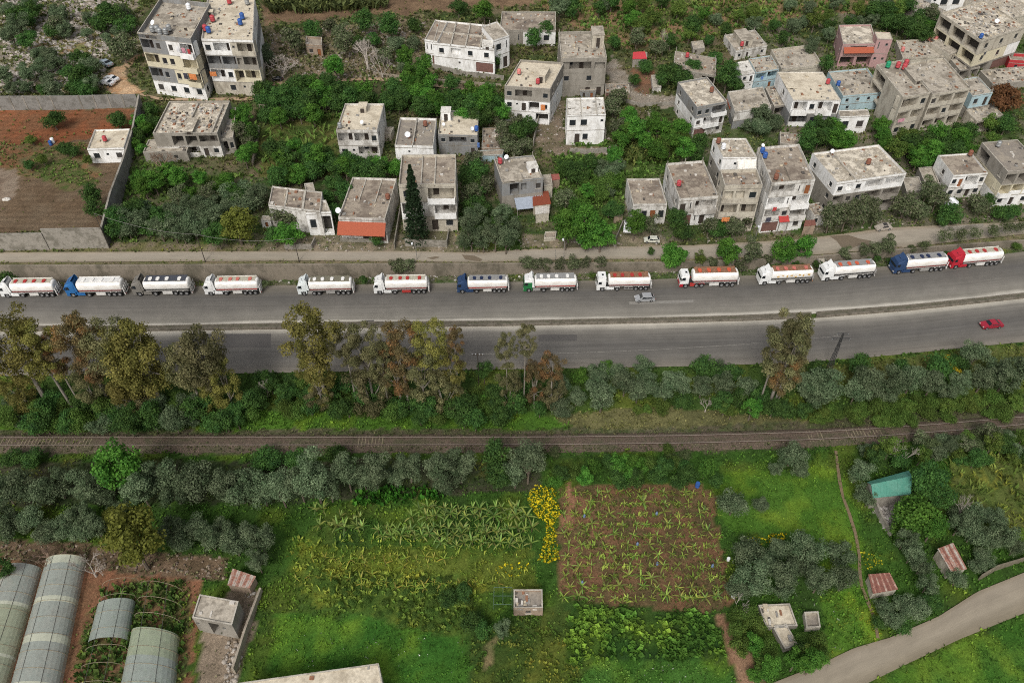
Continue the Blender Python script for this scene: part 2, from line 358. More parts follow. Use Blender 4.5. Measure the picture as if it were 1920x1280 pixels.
furrow = (zi == [q[0] for q in ZONES].index('compound')) | (zi == [q[0] for q in ZONES].index('compred'))
C[furrow] *= (0.93+.12*np.sin(Y[furrow]*3.1+X[furrow]*.05))[:, None]
idx = np.arange(len(xs)*nr).reshape(len(xs), nr)
Fq = np.stack([idx[:-1, :-1], idx[1:, :-1], idx[1:, 1:], idx[:-1, 1:]], -1).reshape(-1, 4)
m_ground = mat('ground_cover', (.1,.1,.1), attr='Col', var=.42, scale=1.6, coords='World', rough=1.0, bump=.6, spec=.05)
g = link('ground', np_mesh('ground', np.stack([X, Y, Z], 1), Fq, m_ground, C, True)); tag(g, kind='structure')

# ------------------------------------------------------------------ tufts (grass, crops): one object per kind of cover
def tufts(name, zone_names, mul=1.0, hmul=1.0, label=None, region=None, seed=0, wide=.34, cols_=None, flat=.85, dens=None, hh=None, cnt=None, poly=None, keepall=False, rows=None):
    rg = np.random.default_rng(seed+5)
    ids = [i for i, q in enumerate(ZONES) if q[0] in zone_names]
    if region is None: region = (-225, 225, 42, 355)
    x0, x1, y0, y1 = region
    if poly is not None:
        cs = [at(*p) for p in poly]; x0 = min(c[0] for c in cs); x1 = max(c[0] for c in cs); y0 = min(c[1] for c in cs); y1 = max(c[1] for c in cs)
    dmax = dens if dens else max(ZONES[i][5] for i in ids)
    N = int((x1-x0)*(y1-y0)*dmax*mul)
    X = rg.uniform(x0, x1, N); Y = rg.uniform(y0, y1, N); Z = ground_np(X, Y)
    z, px, py = zone_of(X, Y, Z)
    keep = (px > -40) & (px < 1960) & (py > -40) & (py < 1330)
    if poly is not None: keep &= inpoly(px+(vnoise(X/2, Y/2, 4)-.5)*14, py+(vnoise(X/2, Y/2, 8)-.5)*10, poly)
    else:
        keep &= np.isin(z, ids)
        D = np.array([q[5] for q in ZONES]); keep &= rg.random(N) < D[z]/dmax
        keep &= rg.random(N) < np.clip((fbm(X/3, Y/3, 61)-.28)*3.2, .15, 1)
        lim = np.clip((HC/np.maximum(Y, 1)*1.0), .45, 1); keep &= rg.random(N) < lim     # thinner far away
    if rows is not None:
        keep &= np.min(np.abs(py[:, None]-np.array(rows)[None]-(px[:, None]-800)*.004), 1) < 3.2
    for pl in ([] if keepall else NOGRASS): keep &= ~inpoly(px, py, pl)
    X, Y, Z, z = X[keep], Y[keep], Z[keep]+(.22 if keepall else 0), z[keep]; n = len(X)
    if n == 0: return None
    H = np.array([q[6] for q in ZONES])[z]*hmul if hh is None else np.full(n, hh)
    H = H*rg.uniform(.5, 1.25, n)*(1+np.clip(Y-130, 0, 200)/200)
    if cols_:
        t = rg.random(n)[:, None]; Cc = np.array(cols_[0])*(1-t)+np.array(cols_[1])*t
    else: Cc = zone_cols(z, X, Y, 7, 8, 50, 1.7)*1.45+np.array((.014,.014,.004))  # tufts lifted over the ground colour, whose darker tone stands for shaded gaps
    if not cols_:
        yl = np.clip((fbm(X/5, Y/5, 33)-.5)*5, 0, 1)[:, None]*((Y < 150) & (Cc[:, 1] > Cc[:, 0]*1.35))[:, None]; Cc = Cc*(1+yl*np.array((1.0,.45,.2)))
        dk = np.clip((fbm(X/9, Y/9, 37)-.52)*5, 0, 1)[:, None]; Cc = Cc*(1-dk*.3)
    Cc = Cc*rg.uniform(.7, 1.75, n)[:, None]
    K = 3
    V = np.zeros((n, K, 4, 3)); 
    for k in range(K):
        a = rg.uniform(0, 2*np.pi, n); ln = rg.uniform(.2, 1, n)*flat; w = H*wide*rg.uniform(.7, 1.3, n)
        dx, dy = np.cos(a), np.sin(a); ox, oy = rg.normal(0, .18, (2, n))*H
        b = np.stack([X+ox, Y+oy, Z-.05], 1); s_ = np.stack([-dy, dx, np.zeros(n)], 1)*w[:, None]
        mid = b+np.stack([dx*ln*H*.35, dy*ln*H*.35, H*.62], 1); tp = b+np.stack([dx*ln*H, dy*ln*H, H*rg.uniform(.7, 1, n)], 1)
        V[:, k, 0] = b; V[:, k, 1] = mid+s_; V[:, k, 2] = tp; V[:, k, 3] = mid-s_
    Fq = np.arange(n*K*4).reshape(-1, 4)
    me = np_mesh(name, V.reshape(-1, 3), Fq, m_leafattr, np.repeat(Cc, K*4, 0))
    o = link(name, me); tag(o, label, name.replace('_', ' '), kind='stuff'); return o
m_leafattr = mat('leaf_cover', (.1,.1,.1), attr='Col', var=0, rough=.8, spec=.15, trans=.35)
_road = [(-300,538),(500,536),(700,533),(1000,528),(1200,525),(1450,515),(1560,509),(1700,496),(1800,487),(1920,472),(2300,430),(2300,600),(1920,641),(1850,648),(1750,658),(1650,668),(1500,680),(1280,687),(960,692),(640,697),(300,702),(-300,706)]
_sroad = [(-300,475),(600,472),(900,474),(1100,464),(1300,460),(1500,449),(1670,427),(1920,416),(2300,390),(2300,410),(1920,439),(1700,464),(1500,480),(1300,486),(1100,484),(900,490),(600,487),(-300,491)]
_froad = [(1430,1290),(1537,1245),(1602,1214),(1668,1195),(1760,1155),(1832,1109),(1920,1073),(2200,960),(2200,1010),(1920,1149),(1799,1198),(1701,1244),(1600,1295),(1400,1700)]
_rail = [(-300,818),(1000,817),(1280,814),(1520,807),(1650,800),(1920,778),(2200,751),(2200,769),(1920,797),(1650,818),(1520,826),(1280,833),(1000,835),(-300,836)]
NOGRASS = [_road, _sroad, _froad, _rail]
tufts('grass', [q[0] for q in ZONES if q[0] not in ('cropfield','bushes','rightfield','bananaslot')], 2.2, .8, 'rough green grass and weeds covering the open ground', seed=1)
tufts('field_crop', ['cropfield','bushes'], 2.2, .9, 'dense dark green bean crop in the foreground field', seed=2, wide=.5)
tufts('banana_crop', ['rightfield'], 1.1, 1.25, 'tangled pale banana leaves in the plots at the frame edge', seed=3, wide=.16, flat=1.2)
tufts('banana_crop', ['bananaslot'], .7, 1.6, 'pale banana leaves in the plot below the citrus grove', seed=13, wide=.16, flat=1.2)
tufts('banana_crop', [], 1, 1, 'rows of banana leaves in the top plot behind the dirt track', seed=4, wide=.16, flat=1.0, dens=1.4, hh=1.8, cols_=((.06,.08,.03),(.13,.15,.05)), poly=[(505,-10),(505,28),(590,26),(725,18),(722,-10)])
tufts('banana_crop', [], 1, 1, 'banana leaves in the plot left of the hillside tower house', seed=14, wide=.16, flat=1.0, dens=1.2, hh=1.6, cols_=((.06,.09,.025),(.13,.15,.04)), poly=[(1155,262),(1285,255),(1240,305),(1165,312)])
tufts('banana_crop', [], 1, 1, 'small seedlings between the banana rows of the ploughed field', seed=15, wide=.13, flat=1.1, dens=2.2, hh=.95, rows=[928+19.5*k for k in range(11)], cols_=((.12,.20,.03),(.30,.36,.07)), poly=[(1055,920),(1300,912),(1345,940),(1368,1130),(1200,1132),(1052,1108)])
tufts('banana_crop', [], 1, 1, 'small yellow green seedlings in the grassy middle field', seed=16, wide=.13, flat=1.1, dens=1.5, hh=.9, rows=[1015,1029,1043,1057,1071,1085,1099,1113], cols_=((.14,.20,.03),(.32,.36,.06)), poly=[(550,1008),(1000,1010),(1005,1100),(900,1118),(545,1116)])
tufts('hoop_crop', [], 1, 1, 'leafy crop growing under the open tunnel hoops', seed=17, wide=.3, flat=.8, dens=2.4, hh=.9, cols_=((.035,.085,.016),(.10,.15,.035)), poly=[(190,1100),(262,1088),(338,1092),(352,1130),(335,1290),(140,1290)])
tufts('railway_weeds', [], 1, 1, 'yellow green grass growing between the sleepers at the left', seed=18, wide=.3, flat=.8, dens=5, hh=.3, cols_=((.09,.12,.03),(.15,.17,.05)), poly=[(-10,822),(150,821),(175,826),(150,832),(-10,832)], keepall=True)
tufts('railway_weeds', [], 1, 1, 'dry weeds along both shoulders of the railway ballast', seed=19, wide=.3, flat=.8, dens=3.2, hh=.34, cols_=((.06,.085,.03),(.13,.13,.06)), poly=[(-10,808),(1000,807),(1280,804),(1520,797),(1920,768),(1920,776),(1520,806),(1000,821),(-10,821)], keepall=True)
tufts('railway_weeds', [], 1, 1, 'dry weeds on the near side of the railway ballast', seed=21, wide=.3, flat=.8, dens=3.2, hh=.34, cols_=((.06,.085,.03),(.13,.13,.06)), poly=[(-10,836),(1000,836),(1280,833),(1520,828),(1920,798),(1920,808),(1520,838),(1000,848),(-10,848)], keepall=True)
tufts('maize_crop', [], 1, 1, 'bright green maize block above the banana rows', seed=5, wide=.22, flat=.4, dens=4, hh=1.3, cols_=((.03,.12,.015),(.06,.17,.02)), poly=[(655,932),(700,920),(800,915),(850,925),(820,945),(660,948)])
FLOW = [([(990,922),(996,910),(1010,908),(1042,920),(1050,965),(1036,985),(1012,972),(994,948)], 'yellow flowers massed beside the ploughed banana field'),
        ([(1018,982),(1036,976),(1046,1000),(1044,1048),(1028,1060),(1010,1052),(1020,1020)], 'yellow flower strip running down the ploughed field edge'),
        ([(925,1062),(940,1058),(985,1050),(1000,1058),(980,1078),(930,1080)], 'scattered yellow flowers above the roofless shed'),
        ([(1405,1012),(1440,1000),(1478,1003),(1470,1018),(1430,1024)], 'yellow flowers behind the olive clump in the meadow'),
        ([(1615,1035),(1650,1040),(1660,1062),(1625,1068)], 'yellow flowers beside the footpath above the rusty hut')]
for k, (pl, lb) in enumerate(FLOW):
    tufts('wildflowers', [], 1, 1, lb, seed=20+k, wide=.5, flat=.9, dens=(16, 16, 4, 10, 5)[k], hh=.27, cols_=((.44,.37,.015),(.64,.54,.025)) if k != 4 else ((.3,.3,.02),(.5,.45,.03)), poly=pl)
for k, (pl, lb) in enumerate([([(1100,1245),(1340,1240),(1385,1285),(1090,1285)], 'white flower heads dotted over the bottom field'), ([(540,1165),(860,1190),(880,1270),(560,1270)], 'small white flowers dotted over the bright grass at the bottom'), ([(1380,1040),(1400,1060),(1640,1180),(1560,1245),(1500,1250)], 'pale flowers dotted beside the farm road')]):
    tufts('wildflowers', [], 1, 1, lb, seed=40+k, wide=.5, flat=.6, dens=.22, hh=.22, cols_=((.30,.34,.26),(.5,.52,.45)), poly=pl)
# stones and rubble
def rubble(name, poly, dens, size, cols_, label, seed):
    rg = np.random.default_rng(seed); cs = [at(*p) for p in poly]
    x0 = min(c[0] for c in cs); x1 = max(c[0] for c in cs); y0 = min(c[1] for c in cs); y1 = max(c[1] for c in cs)
    N = int((x1-x0)*(y1-y0)*dens); X = rg.uniform(x0, x1, N); Y = rg.uniform(y0, y1, N); Z = ground_np(X, Y)
    zz, px, py = zone_of(X, Y, Z); k = inpoly(px, py, poly) & (fbm(X/3, Y/3, 70) > .42); X, Y, Z = X[k], Y[k], Z[k]; n = len(X)
    base = np.array([(-1,-1,-.4),(1,-1,-.4),(1,1,-.4),(-1,1,-.4),(-.7,-.6,.7),(.6,-.7,.6),(.7,.6,.8),(-.6,.7,.6)])
    s_ = rg.uniform(.3, 1, n)**1.5*size; a = rg.uniform(0, 6.28, n)
    P = base[None]*rg.uniform(.6, 1.3, (n, 8, 3))*s_[:, None, None]; P[:, :, 2] *= .7
    x = P[:, :, 0]*np.cos(a)[:, None]-P[:, :, 1]*np.sin(a)[:, None]; y = P[:, :, 0]*np.sin(a)[:, None]+P[:, :, 1]*np.cos(a)[:, None]
    V = np.stack([x+X[:, None], y+Y[:, None], P[:, :, 2]+Z[:, None]], -1).reshape(-1, 3)
    f = np.array([(4,5,6,7),(0,1,5,4),(1,2,6,5),(2,3,7,6),(3,0,4,7)])
    Fq = (f[None]+(np.arange(n)*8)[:, None, None]).reshape(-1, 4)
    t = rg.random((n, 1)); Cc = (np.array(cols_[0])*(1-t)+np.array(cols_[1])*t)*rg.uniform(.7, 1.2, (n, 1))
    o = link(name, np_mesh(name, V, Fq, m_stoneattr, np.repeat(Cc, 8, 0))); tag(o, label, name.replace('_', ' '), kind='stuff')
m_stoneattr = mat('stone_attr', (.1,.1,.1), attr='Col', var=.15, rough=.95)
STN = ((.33,.30,.26),(.16,.13,.10))
rubble('loose_rocks', [(0,0),(250,0),(240,60),(210,100),(180,165),(0,175)], 1.7, .7, ((.40,.37,.33),(.2,.17,.14)), 'pale limestone rocks on the scrubby hillside', 1)
rubble('rubble', [(200,745),(345,750),(340,775),(210,775)], 1.2, .4, ((.55,.55,.55),(.3,.2,.15)), 'pale litter heap in the undergrowth below the highway', 11)
rubble('loose_rocks', [(490,60),(800,40),(800,140),(640,150),(490,130)], .8, .5, STN, 'loose stones around the bare trees and small ruin', 2)
rubble('rubble', [(0,512),(700,505),(1240,498),(1500,490),(1500,510),(1240,522),(700,528),(0,536)], 1.3, .28, ((.42,.40,.37),(.15,.13,.1)), 'litter and stones along the foot of the retaining wall', 3)
rubble('rubble', [(300,1035),(430,1045),(420,1085),(300,1080),(0,1045),(0,1012),(150,1015)], 1.6, .26, ((.26,.21,.16),(.12,.09,.07)), 'stones and dead brush above the greenhouses', 4)
rubble('rubble', [(455,1110),(488,1105),(440,1280),(405,1280),(430,1190)], 5, .35, ((.40,.37,.33),(.2,.16,.12)), 'broken stone heap beside the walled courtyard', 5)
rubble('rubble', [(480,445),(1250,440),(1240,468),(480,474)], .8, .3, STN, 'rubble in the front yards along the street', 6)
rubble('rubble', [(1250,430),(1560,400),(1920,350),(1920,415),(1660,425),(1300,460)], .6, .3, STN, 'rubble below the houses on the right of the street', 7)
rubble('rubble', [(1640,945),(1680,935),(1700,950),(1680,1000),(1660,995)], 5, .35, ((.45,.43,.40),(.25,.22,.2)), 'collapsed blocks in front of the green roofed shed', 8)
rubble('rubble', [(940,240),(1060,185),(1140,160),(1290,180),(1150,290),(940,290)], .5, .35, STN, 'loose stones on the lanes between the houses', 9)

# ------------------------------------------------------------------ ROADS
def strip(name, top, bot, x0, x1, m, dz=.03, step=12, nv=10, kind='structure', label=None, cat=None):
    """a sheet lying on the ground between two edges"""
    P = []; us = []; u = 0; last = None
    for k in np.arange(x0, x1+1, step):
        a = at(k, interp(top, k)); b = at(k, interp(bot, k))
        c = ((a[0]+b[0])/2, (a[1]+b[1])/2)
        if last: u += math.dist(c, last)
        last = c; us.append(u)
        P.append([(a[0]+(b[0]-a[0])*t/nv, a[1]+(b[1]-a[1])*t/nv) for t in range(nv+1)])
    V = []; UV = []
    for r_, u in zip(P, us):
        for t, (x, y) in enumerate(r_): V.append((x, y, ground(x, y)+.02+dz)); UV.append((u, t/nv))
    n = nv+1; Fc = []; uv = []
    for i in range(len(P)-1):
        for t in range(nv):
            q = (i*n+t, i*n+t+1, (i+1)*n+t+1, (i+1)*n+t); Fc.append(q)
            for w in q: uv += list(UV[w])
    mb = MB(); mb.v = V; mb.f = Fc; mb.m = [0]*len(Fc); mb.mats = [m]
    o = mb.build(name, None, True, uv); tag(o, label, cat, kind=kind); return o
def road_mat(name, stops, base_noise=.1, patches=()):
    m = bpy.data.materials.new(name); m.use_nodes = True; n = m.node_tree; bs = n.nodes['Principled BSDF']; L = n.links.new
    bs.inputs['Roughness'].default_value = .92; bs.inputs['Specular IOR Level'].default_value = .15
    uv = n.nodes.new('ShaderNodeUVMap'); sp = n.nodes.new('ShaderNodeSeparateXYZ'); L(uv.outputs[0], sp.inputs[0])
    wob = n.nodes.new('ShaderNodeTexNoise'); wob.inputs['Scale'].default_value = .06; wob.inputs['Detail'].default_value = 3
    geo = n.nodes.new('ShaderNodeNewGeometry'); L(geo.outputs['Position'], wob.inputs['Vector'])
    ad = n.nodes.new('ShaderNodeMath'); ad.operation = 'MULTIPLY_ADD'; L(wob.outputs[0], ad.inputs[0]); ad.inputs[1].default_value = .16; 
    su = n.nodes.new('ShaderNodeMath'); su.operation = 'SUBTRACT'; L(sp.outputs[1], su.inputs[0]); su.inputs[1].default_value = .08; L(su.outputs[0], ad.inputs[2])
    cr = n.nodes.new('ShaderNodeValToRGB'); L(ad.outputs[0], cr.inputs[0]); e = cr.color_ramp.elements
    e[0].position = stops[0][0]; e[0].color = (*stops[0][1], 1); e[1].position = stops[-1][0]; e[1].color = (*stops[-1][1], 1)
    for p, c in stops[1:-1]: k = e.new(p); k.color = (*c, 1)
    cur = cr.outputs[0]
    def mul(cur, sc, aniso, lo, hi, a, b):
        mp = n.nodes.new('ShaderNodeMapping'); mp.inputs['Scale'].default_value = aniso; L(uv.outputs[0], mp.inputs[0])
        ns = n.nodes.new('ShaderNodeTexNoise'); ns.inputs['Scale'].default_value = sc; ns.inputs['Detail'].default_value = 6; ns.inputs['Roughness'].default_value = .65
        L(mp.outputs[0], ns.inputs['Vector']); r_ = n.nodes.new('ShaderNodeMapRange'); L(ns.outputs[0], r_.inputs[0])
        for q, v in zip((1,2,3,4), (lo, hi, a, b)): r_.inputs[q].default_value = v
        x = n.nodes.new('ShaderNodeMix'); x.data_type = 'RGBA'; x.blend_type = 'MULTIPLY'; x.inputs[0].default_value = 1
        L(cur, x.inputs[6]); cc = n.nodes.new('ShaderNodeCombineColor')
        for q in range(3): L(r_.outputs[0], cc.inputs[q])
        L(cc.outputs[0], x.inputs[7]); return x.outputs[2]
    cur = mul(cur, 1.0, (.035, 22, 1), .35, .65, 1-base_noise, 1+base_noise)      # tyre-worn streaks along the road
    cur = mul(cur, .25, (1, 12, 1), .35, .68, .9, 1.1)
    cur = mul(cur, 4.0, (1, 14, 1), .3, .7, .93, 1.07)
    for (u0, u1, v0, v1, f) in patches:
        pr = None
        for o_, lim, op in ((0, u0, 'GREATER_THAN'), (0, u1, 'LESS_THAN'), (1, v0, 'GREATER_THAN'), (1, v1, 'LESS_THAN')):
            c = n.nodes.new('ShaderNodeMath'); c.operation = op; L(sp.outputs[o_], c.inputs[0]); c.inputs[1].default_value = lim
            if pr is None: pr = c.outputs[0]
            else:
                q = n.nodes.new('ShaderNodeMath'); q.operation = 'MULTIPLY'; L(pr, q.inputs[0]); L(c.outputs[0], q.inputs[1]); pr = q.outputs[0]
        x = n.nodes.new('ShaderNodeMix'); x.data_type = 'RGBA'; L(pr, x.inputs[0]); L(cur, x.inputs[6]); x.inputs[7].default_value = (*f, 1); cur = x.outputs[2]
    L(cur, bs.inputs['Base Color']); return m
A0, A1, A2, A3 = (.135,.127,.113), (.105,.10,.092), (.178,.167,.146), (.44,.415,.36)
m_r1 = road_mat('asphalt_upper', [(0,(.19,.17,.14)),(.12,(.135,.124,.104)),(.3,A1),(.55,A0),(.72,A2),(.88,(.21,.197,.168)),(.935,A3),(1,A3)], .10)
m_r2 = road_mat('asphalt_lower', [(0,(.42,.395,.34)),(.06,(.33,.31,.265)),(.13,(.19,.178,.155)),(.25,A0),(.5,A1),(.75,A0),(.9,(.16,.147,.126)),(1,(.2,.18,.15))], .12)
r1_top = [(-150,539),(500,536),(700,533),(1000,528),(1200,525),(1450,515),(1560,509),(1700,496),(1800,487),(1920,472),(2060,455),(2500,403)]
r1_bot = [(-150,614.5),(0,614.5),(300,613.5),(480,610),(640,607),(960,604.5),(1300,597),(1400,594),(1530,588),(1700,575),(1830,562),(1920,552),(2060,534),(2500,476)]
md_bot = [(-150,622),(0,622),(300,621),(640,616),(960,611.5),(1300,604.5),(1400,602),(1530,596.5),(1700,583.5),(1920,560),(2060,542),(2500,484)]
r2_bot = [(-150,706),(0,705),(300,702),(640,697),(960,692),(1280,687),(1500,680),(1650,668),(1750,658),(1850,648),(1920,641),(2060,622),(2500,560)]
strip('highway', r1_top, r1_bot, -600, 2500, m_r1, .03, nv=14)
strip('highway', md_bot, r2_bot, -600, 2500, m_r2, .03, nv=14)
m_patch = mat('fresh_asphalt', (.085,.08,.075), var=.12, coords='World')
strip('road_patch', [(340,626),(518,626)], [(340,652),(512,652)], 340, 516, m_patch, .036)
strip('road_patch', [(1010,628),(1090,627)], [(1010,640),(1090,639)], 1010, 1090, m_patch, .036)
strip('road_patch', [(1180,566),(1310,562)], [(1180,571),(1310,567)], 1180, 1310, mat('pale_patch', (.21,.20,.18), var=.2, coords='World'), .036)
strip('road_stain', [(665,603.5),(690,600.5),(712,600)], [(665,604.5),(690,604.5),(712,603.5)], 665, 712, m_patch, .036, nv=2)
m_sr = road_mat('street_surface', [(0,(.27,.225,.165)),(.2,(.30,.265,.215)),(.7,(.285,.255,.205)),(1,(.235,.2,.15))], .07)
strip('village_street', [(-150,474),(600,471),(750,471),(900,474),(980,468),(1100,464),(1300,460),(1500,449),(1670,427),(1920,416),(2060,408),(2500,362)],
      [(-150,493),(600,489),(900,492),(1100,486),(1300,486),(1500,480),(1700,464),(1800,452),(1920,439),(2060,428),(2500,384)], -600, 2500, m_sr, .05)
m_dirt = mat('dirt_track', (.36,.26,.17), var=.18, coords='World', stain=(.22,.15,.09), stain_amt=.7, stain_scale=.3)
m_wet = mat('damp_street', (.15,.12,.085), var=.1, coords='World')
def blob(name, pts, m, dz):
    c = [at(*p) for p in pts]; mb = MB()
    cx = sum(p[0] for p in pts)/len(pts); cy = sum(p[1] for p in pts)/len(pts); o = at(cx, cy)
    n = len(c)
    for i in range(n):
        a, b = c[i], c[(i+1) % n]
        mb.poly([(o[0], o[1], o[2]+dz), (a[0], a[1], a[2]+dz), (b[0], b[1], b[2]+dz)], m)
    o = mb.build(name); tag(o, kind='structure')
blob('street_stain', [(1555,443),(1590,441),(1612,448),(1634,452),(1628,456),(1655,462),(1690,463),(1700,468),(1660,469),(1618,460),(1585,458),(1596,466),(1580,467),(1568,452)], m_wet, .085)
blob('street_stain', [(866,478),(890,480),(905,487),(900,491),(872,487)], m_wet, .085)
blob('street_stain', [(800,484),(818,481),(826,483),(812,487)], m_wet, .085)
strip('dirt_path', [(262,175),(300,184),(370,185),(490,183)], [(262,179),(300,189),(370,190),(490,189)], 262, 490, m_dirt, .10, nv=3)
strip('dirt_path', [(500,157),(560,152),(700,146),(760,150),(850,163),(900,170)], [(500,163),(560,156),(700,151),(760,156),(850,168),(900,173)], 500, 900, m_dirt, .10, nv=3)
m_fr = road_mat('lane_surface', [(0,(.22,.185,.135)),(.15,(.26,.225,.175)),(.6,(.27,.235,.18)),(1,(.2,.17,.12))], .06)
strip('farm_road', [(1380,1312),(1448,1280),(1537,1245),(1602,1214),(1668,1195),(1760,1155),(1832,1109),(1920,1073),(2050,1020),(2500,840)],
      [(1380,1395),(1448,1365),(1537,1322),(1602,1292),(1701,1244),(1799,1198),(1920,1149),(2050,1085),(2500,905)], 1380, 2500, m_fr, .05)
# narrow footpaths (walked lines), given as centre line + width in metres
def pathline(name, pts, w, m, dz=.06, label=None):
    c = [at(*p) for p in pts]; mb = MB(); n = len(c)
    L_, R_ = [], []
    for i in range(n):
        a = c[max(i-1, 0)]; b = c[min(i+1, n-1)]; dx, dy = b[0]-a[0], b[1]-a[1]; l = math.hypot(dx, dy); nx, ny = -dy/l, dx/l
        q = w*(.8+.4*random.random())/2
        L_.append((c[i][0]+nx*q, c[i][1]+ny*q)); R_.append((c[i][0]-nx*q, c[i][1]-ny*q))
    for i in range(n-1):
        mb.quad(*[(p[0], p[1], ground(*p)+dz) for p in (R_[i], R_[i+1], L_[i+1], L_[i])], m)
    o = mb.build(name); tag(o, kind='structure'); return o
m_fp = mat('footpath_earth', (.17,.125,.075), var=.2, coords='World')
pathline('footpath', [(1567,845),(1570,870),(1574,900),(1580,930),(1592,962),(1604,1000),(1611,1040),(1612,1075),(1616,1100),(1628,1130),(1640,1160),(1646,1196)], .55, m_fp)
# central reservation with kerbs
m_kerb = mat('kerb_concrete', (.17,.15,.12), var=.2, coords='World', stain=(.09,.08,.06), stain_amt=.8, stain_scale=.6)
m_medsoil = mat('median_soil', (.12,.105,.08), var=.3, coords='World', stain=(.06,.065,.035), stain_amt=.6, stain_scale=.9)
def kerbs(x0, x1):
    mb = MB(); prev = None
    for k in np.arange(x0, x1+.1, 10):
        a = at(k, interp(r1_bot, k)); b = at(k, interp(md_bot, k)); cur = (Vector(a), Vector(b))
        if prev:
            for (p, q, s_) in ((prev[0], cur[0], -1), (prev[1], cur[1], 1)):
                d = (q-p).normalized(); nrm = Vector((-d.y, d.x, 0))*s_*.22
                z0, z1 = -.05, .62
                mb.hexa([(p.x,p.y,z0),(q.x,q.y,z0),(q.x+nrm.x,q.y+nrm.y,z0),(p.x+nrm.x,p.y+nrm.y,z0),
                         (p.x,p.y,z1),(q.x,q.y,z1),(q.x+nrm.x,q.y+nrm.y,z1),(p.x+nrm.x,p.y+nrm.y,z1)], m_kerb)
            a0, a1, b0, b1 = prev[0], cur[0], prev[1], cur[1]
            f = lambda u, w, t: (u.x+(w.x-u.x)*t, u.y+(w.y-u.y)*t, .52)
            mb.quad(f(a0,b0,.12), f(a0,b0,.88), f(a1,b1,.88), f(a1,b1,.12), m_medsoil)
        prev = cur
    o = mb.build('central_reservation'); tag(o, kind='structure')
kerbs(-600, 1520); kerbs(1530, 2490)
tufts('median_weeds', [], 1, 1, 'dry weeds on the central reservation of the highway', seed=31, wide=.4, flat=.8, dens=1.2, hh=.45, cols_=((.06,.07,.025),(.13,.12,.06)), poly=[(0,615),(640,609),(1300,599),(1530,590),(1920,554),(1920,559),(1530,595),(1300,603),(640,615),(0,621)]) if False else None
# ------------------------------------------------------------------ RAILWAY
rc = [(-120,827),(500,826.5),(1000,826),(1280,823),(1400,820),(1520,816.5),(1650,809.5),(1780,800),(1920,788),(2050,775),(2500,718)]
m_bal = mat('ballast_stone', (.108,.080,.060), var=.5, scale=2.2, coords='World', stain=(.06,.07,.03), stain_amt=.5, stain_scale=.25, bump=.8)
off = lambda c, d: [(p[0], p[1]+d) for p in c]
C0 = []
for k in np.arange(-600, 2500, 20): C0.append(hit(k, interp(rc, k), .42))
C0 = np.array(C0); seg = np.hypot(*np.diff(C0[:, :2], axis=0).T); S0 = np.concatenate([[0], np.cumsum(seg)])
def rail_pt(s_, o_=0.0):
    x = np.interp(s_, S0, C0[:, 0]); y = np.interp(s_, S0, C0[:, 1])
    x2 = np.interp(s_+.5, S0, C0[:, 0]); y2 = np.interp(s_+.5, S0, C0[:, 1]); x1_ = np.interp(s_-.5, S0, C0[:, 0]); y1_ = np.interp(s_-.5, S0, C0[:, 1])
    l = math.hypot(x2-x1_, y2-y1_); nx, ny = -(y2-y1_)/l, (x2-x1_)/l
    return (x+nx*o_, y+ny*o_), math.atan2(y2-y1_, x2-x1_)
mb = MB(); prof = [(-2.3,-.1),(-1.4,.24),(-.9,.285),(.9,.285),(1.4,.24),(2.0,-.1)]; rows = []
for s_ in np.arange(0, S0[-1], .8):
    r_ = []
    for o_, z in prof:
        (x, y), _ = rail_pt(s_, o_); r_.append((x, y+random.uniform(-.12, .12), z+random.uniform(-.06, .06)))
    rows.append(r_)
base = 0
for r_ in rows: mb.v += r_
for i in range(len(rows)-1):
    for j in range(5):
        mb.f.append((i*6+j, (i+1)*6+j, (i+1)*6+j+1, i*6+j+1)); mb.m.append(0)
mb.mats = [m_bal]; o = mb.build('railway_ballast', None, True); tag(o, kind='structure')
track = empty('railway_track', tuple(C0[0]), 0, 'single railway track with rusty rails and pale half buried sleepers', 'railway track')
m_rail = mat('rusty_rail', (.06,.038,.03), var=.2, coords='World', rough=.6); m_railtop = mat('rail_top_highlight', (.21,.175,.145), rough=.6, var=.1)  # lighter top strip paints a thin highlight into the rail colour
m_slp = mat('pale_sleeper', (.19,.16,.105), var=.5, coords='World')
for o_ in (-.86, .86):
    mb = MB(); prev = None
    for s_ in np.arange(0, S0[-1], 2.0):
        q = [rail_pt(s_, o_+w)[0] for w in (-.08, .08)]
        if prev:
            (a, b), (c, d) = prev, q
            for z0, z1, m in ((.2, .44, m_rail), (.443, .46, m_railtop)):
                mb.hexa([(a[0],a[1],z0),(c[0],c[1],z0),(d[0],d[1],z0),(b[0],b[1],z0),(a[0],a[1],z1),(c[0],c[1],z1),(d[0],d[1],z1),(b[0],b[1],z1)], m)
        prev = q
    r_ = mb.build('rail'); r_.parent = track; r_.matrix_parent_inverse = track.matrix_basis.inverted()
sb = MB(); sb.box(-.085, -1.22, 0, .085, 1.22, .16, m_slp); sme = sb.build('sleeper'); first = True; ns = 0
for s_ in np.arange(1, S0[-1], .62):
    (x, y), a = rail_pt(s_); px, py = proj(x, y, .3)
    vis = px < 175 or (672 < px < 720) or (1515 < px < 1545) or (1585 < px < 1655)
    if not vis or px < 0 or ns >= 98: continue
    so_ = sme if first else sme.copy()
    if not first: COL.objects.link(so_)
    first = False; ns += 1
    so_.parent = track; so_.location = (x-C0[0][0], y-C0[0][1], .15-.42+random.uniform(-.035, .015)); so_.rotation_euler = (0, 0, a)
mbx = MB()
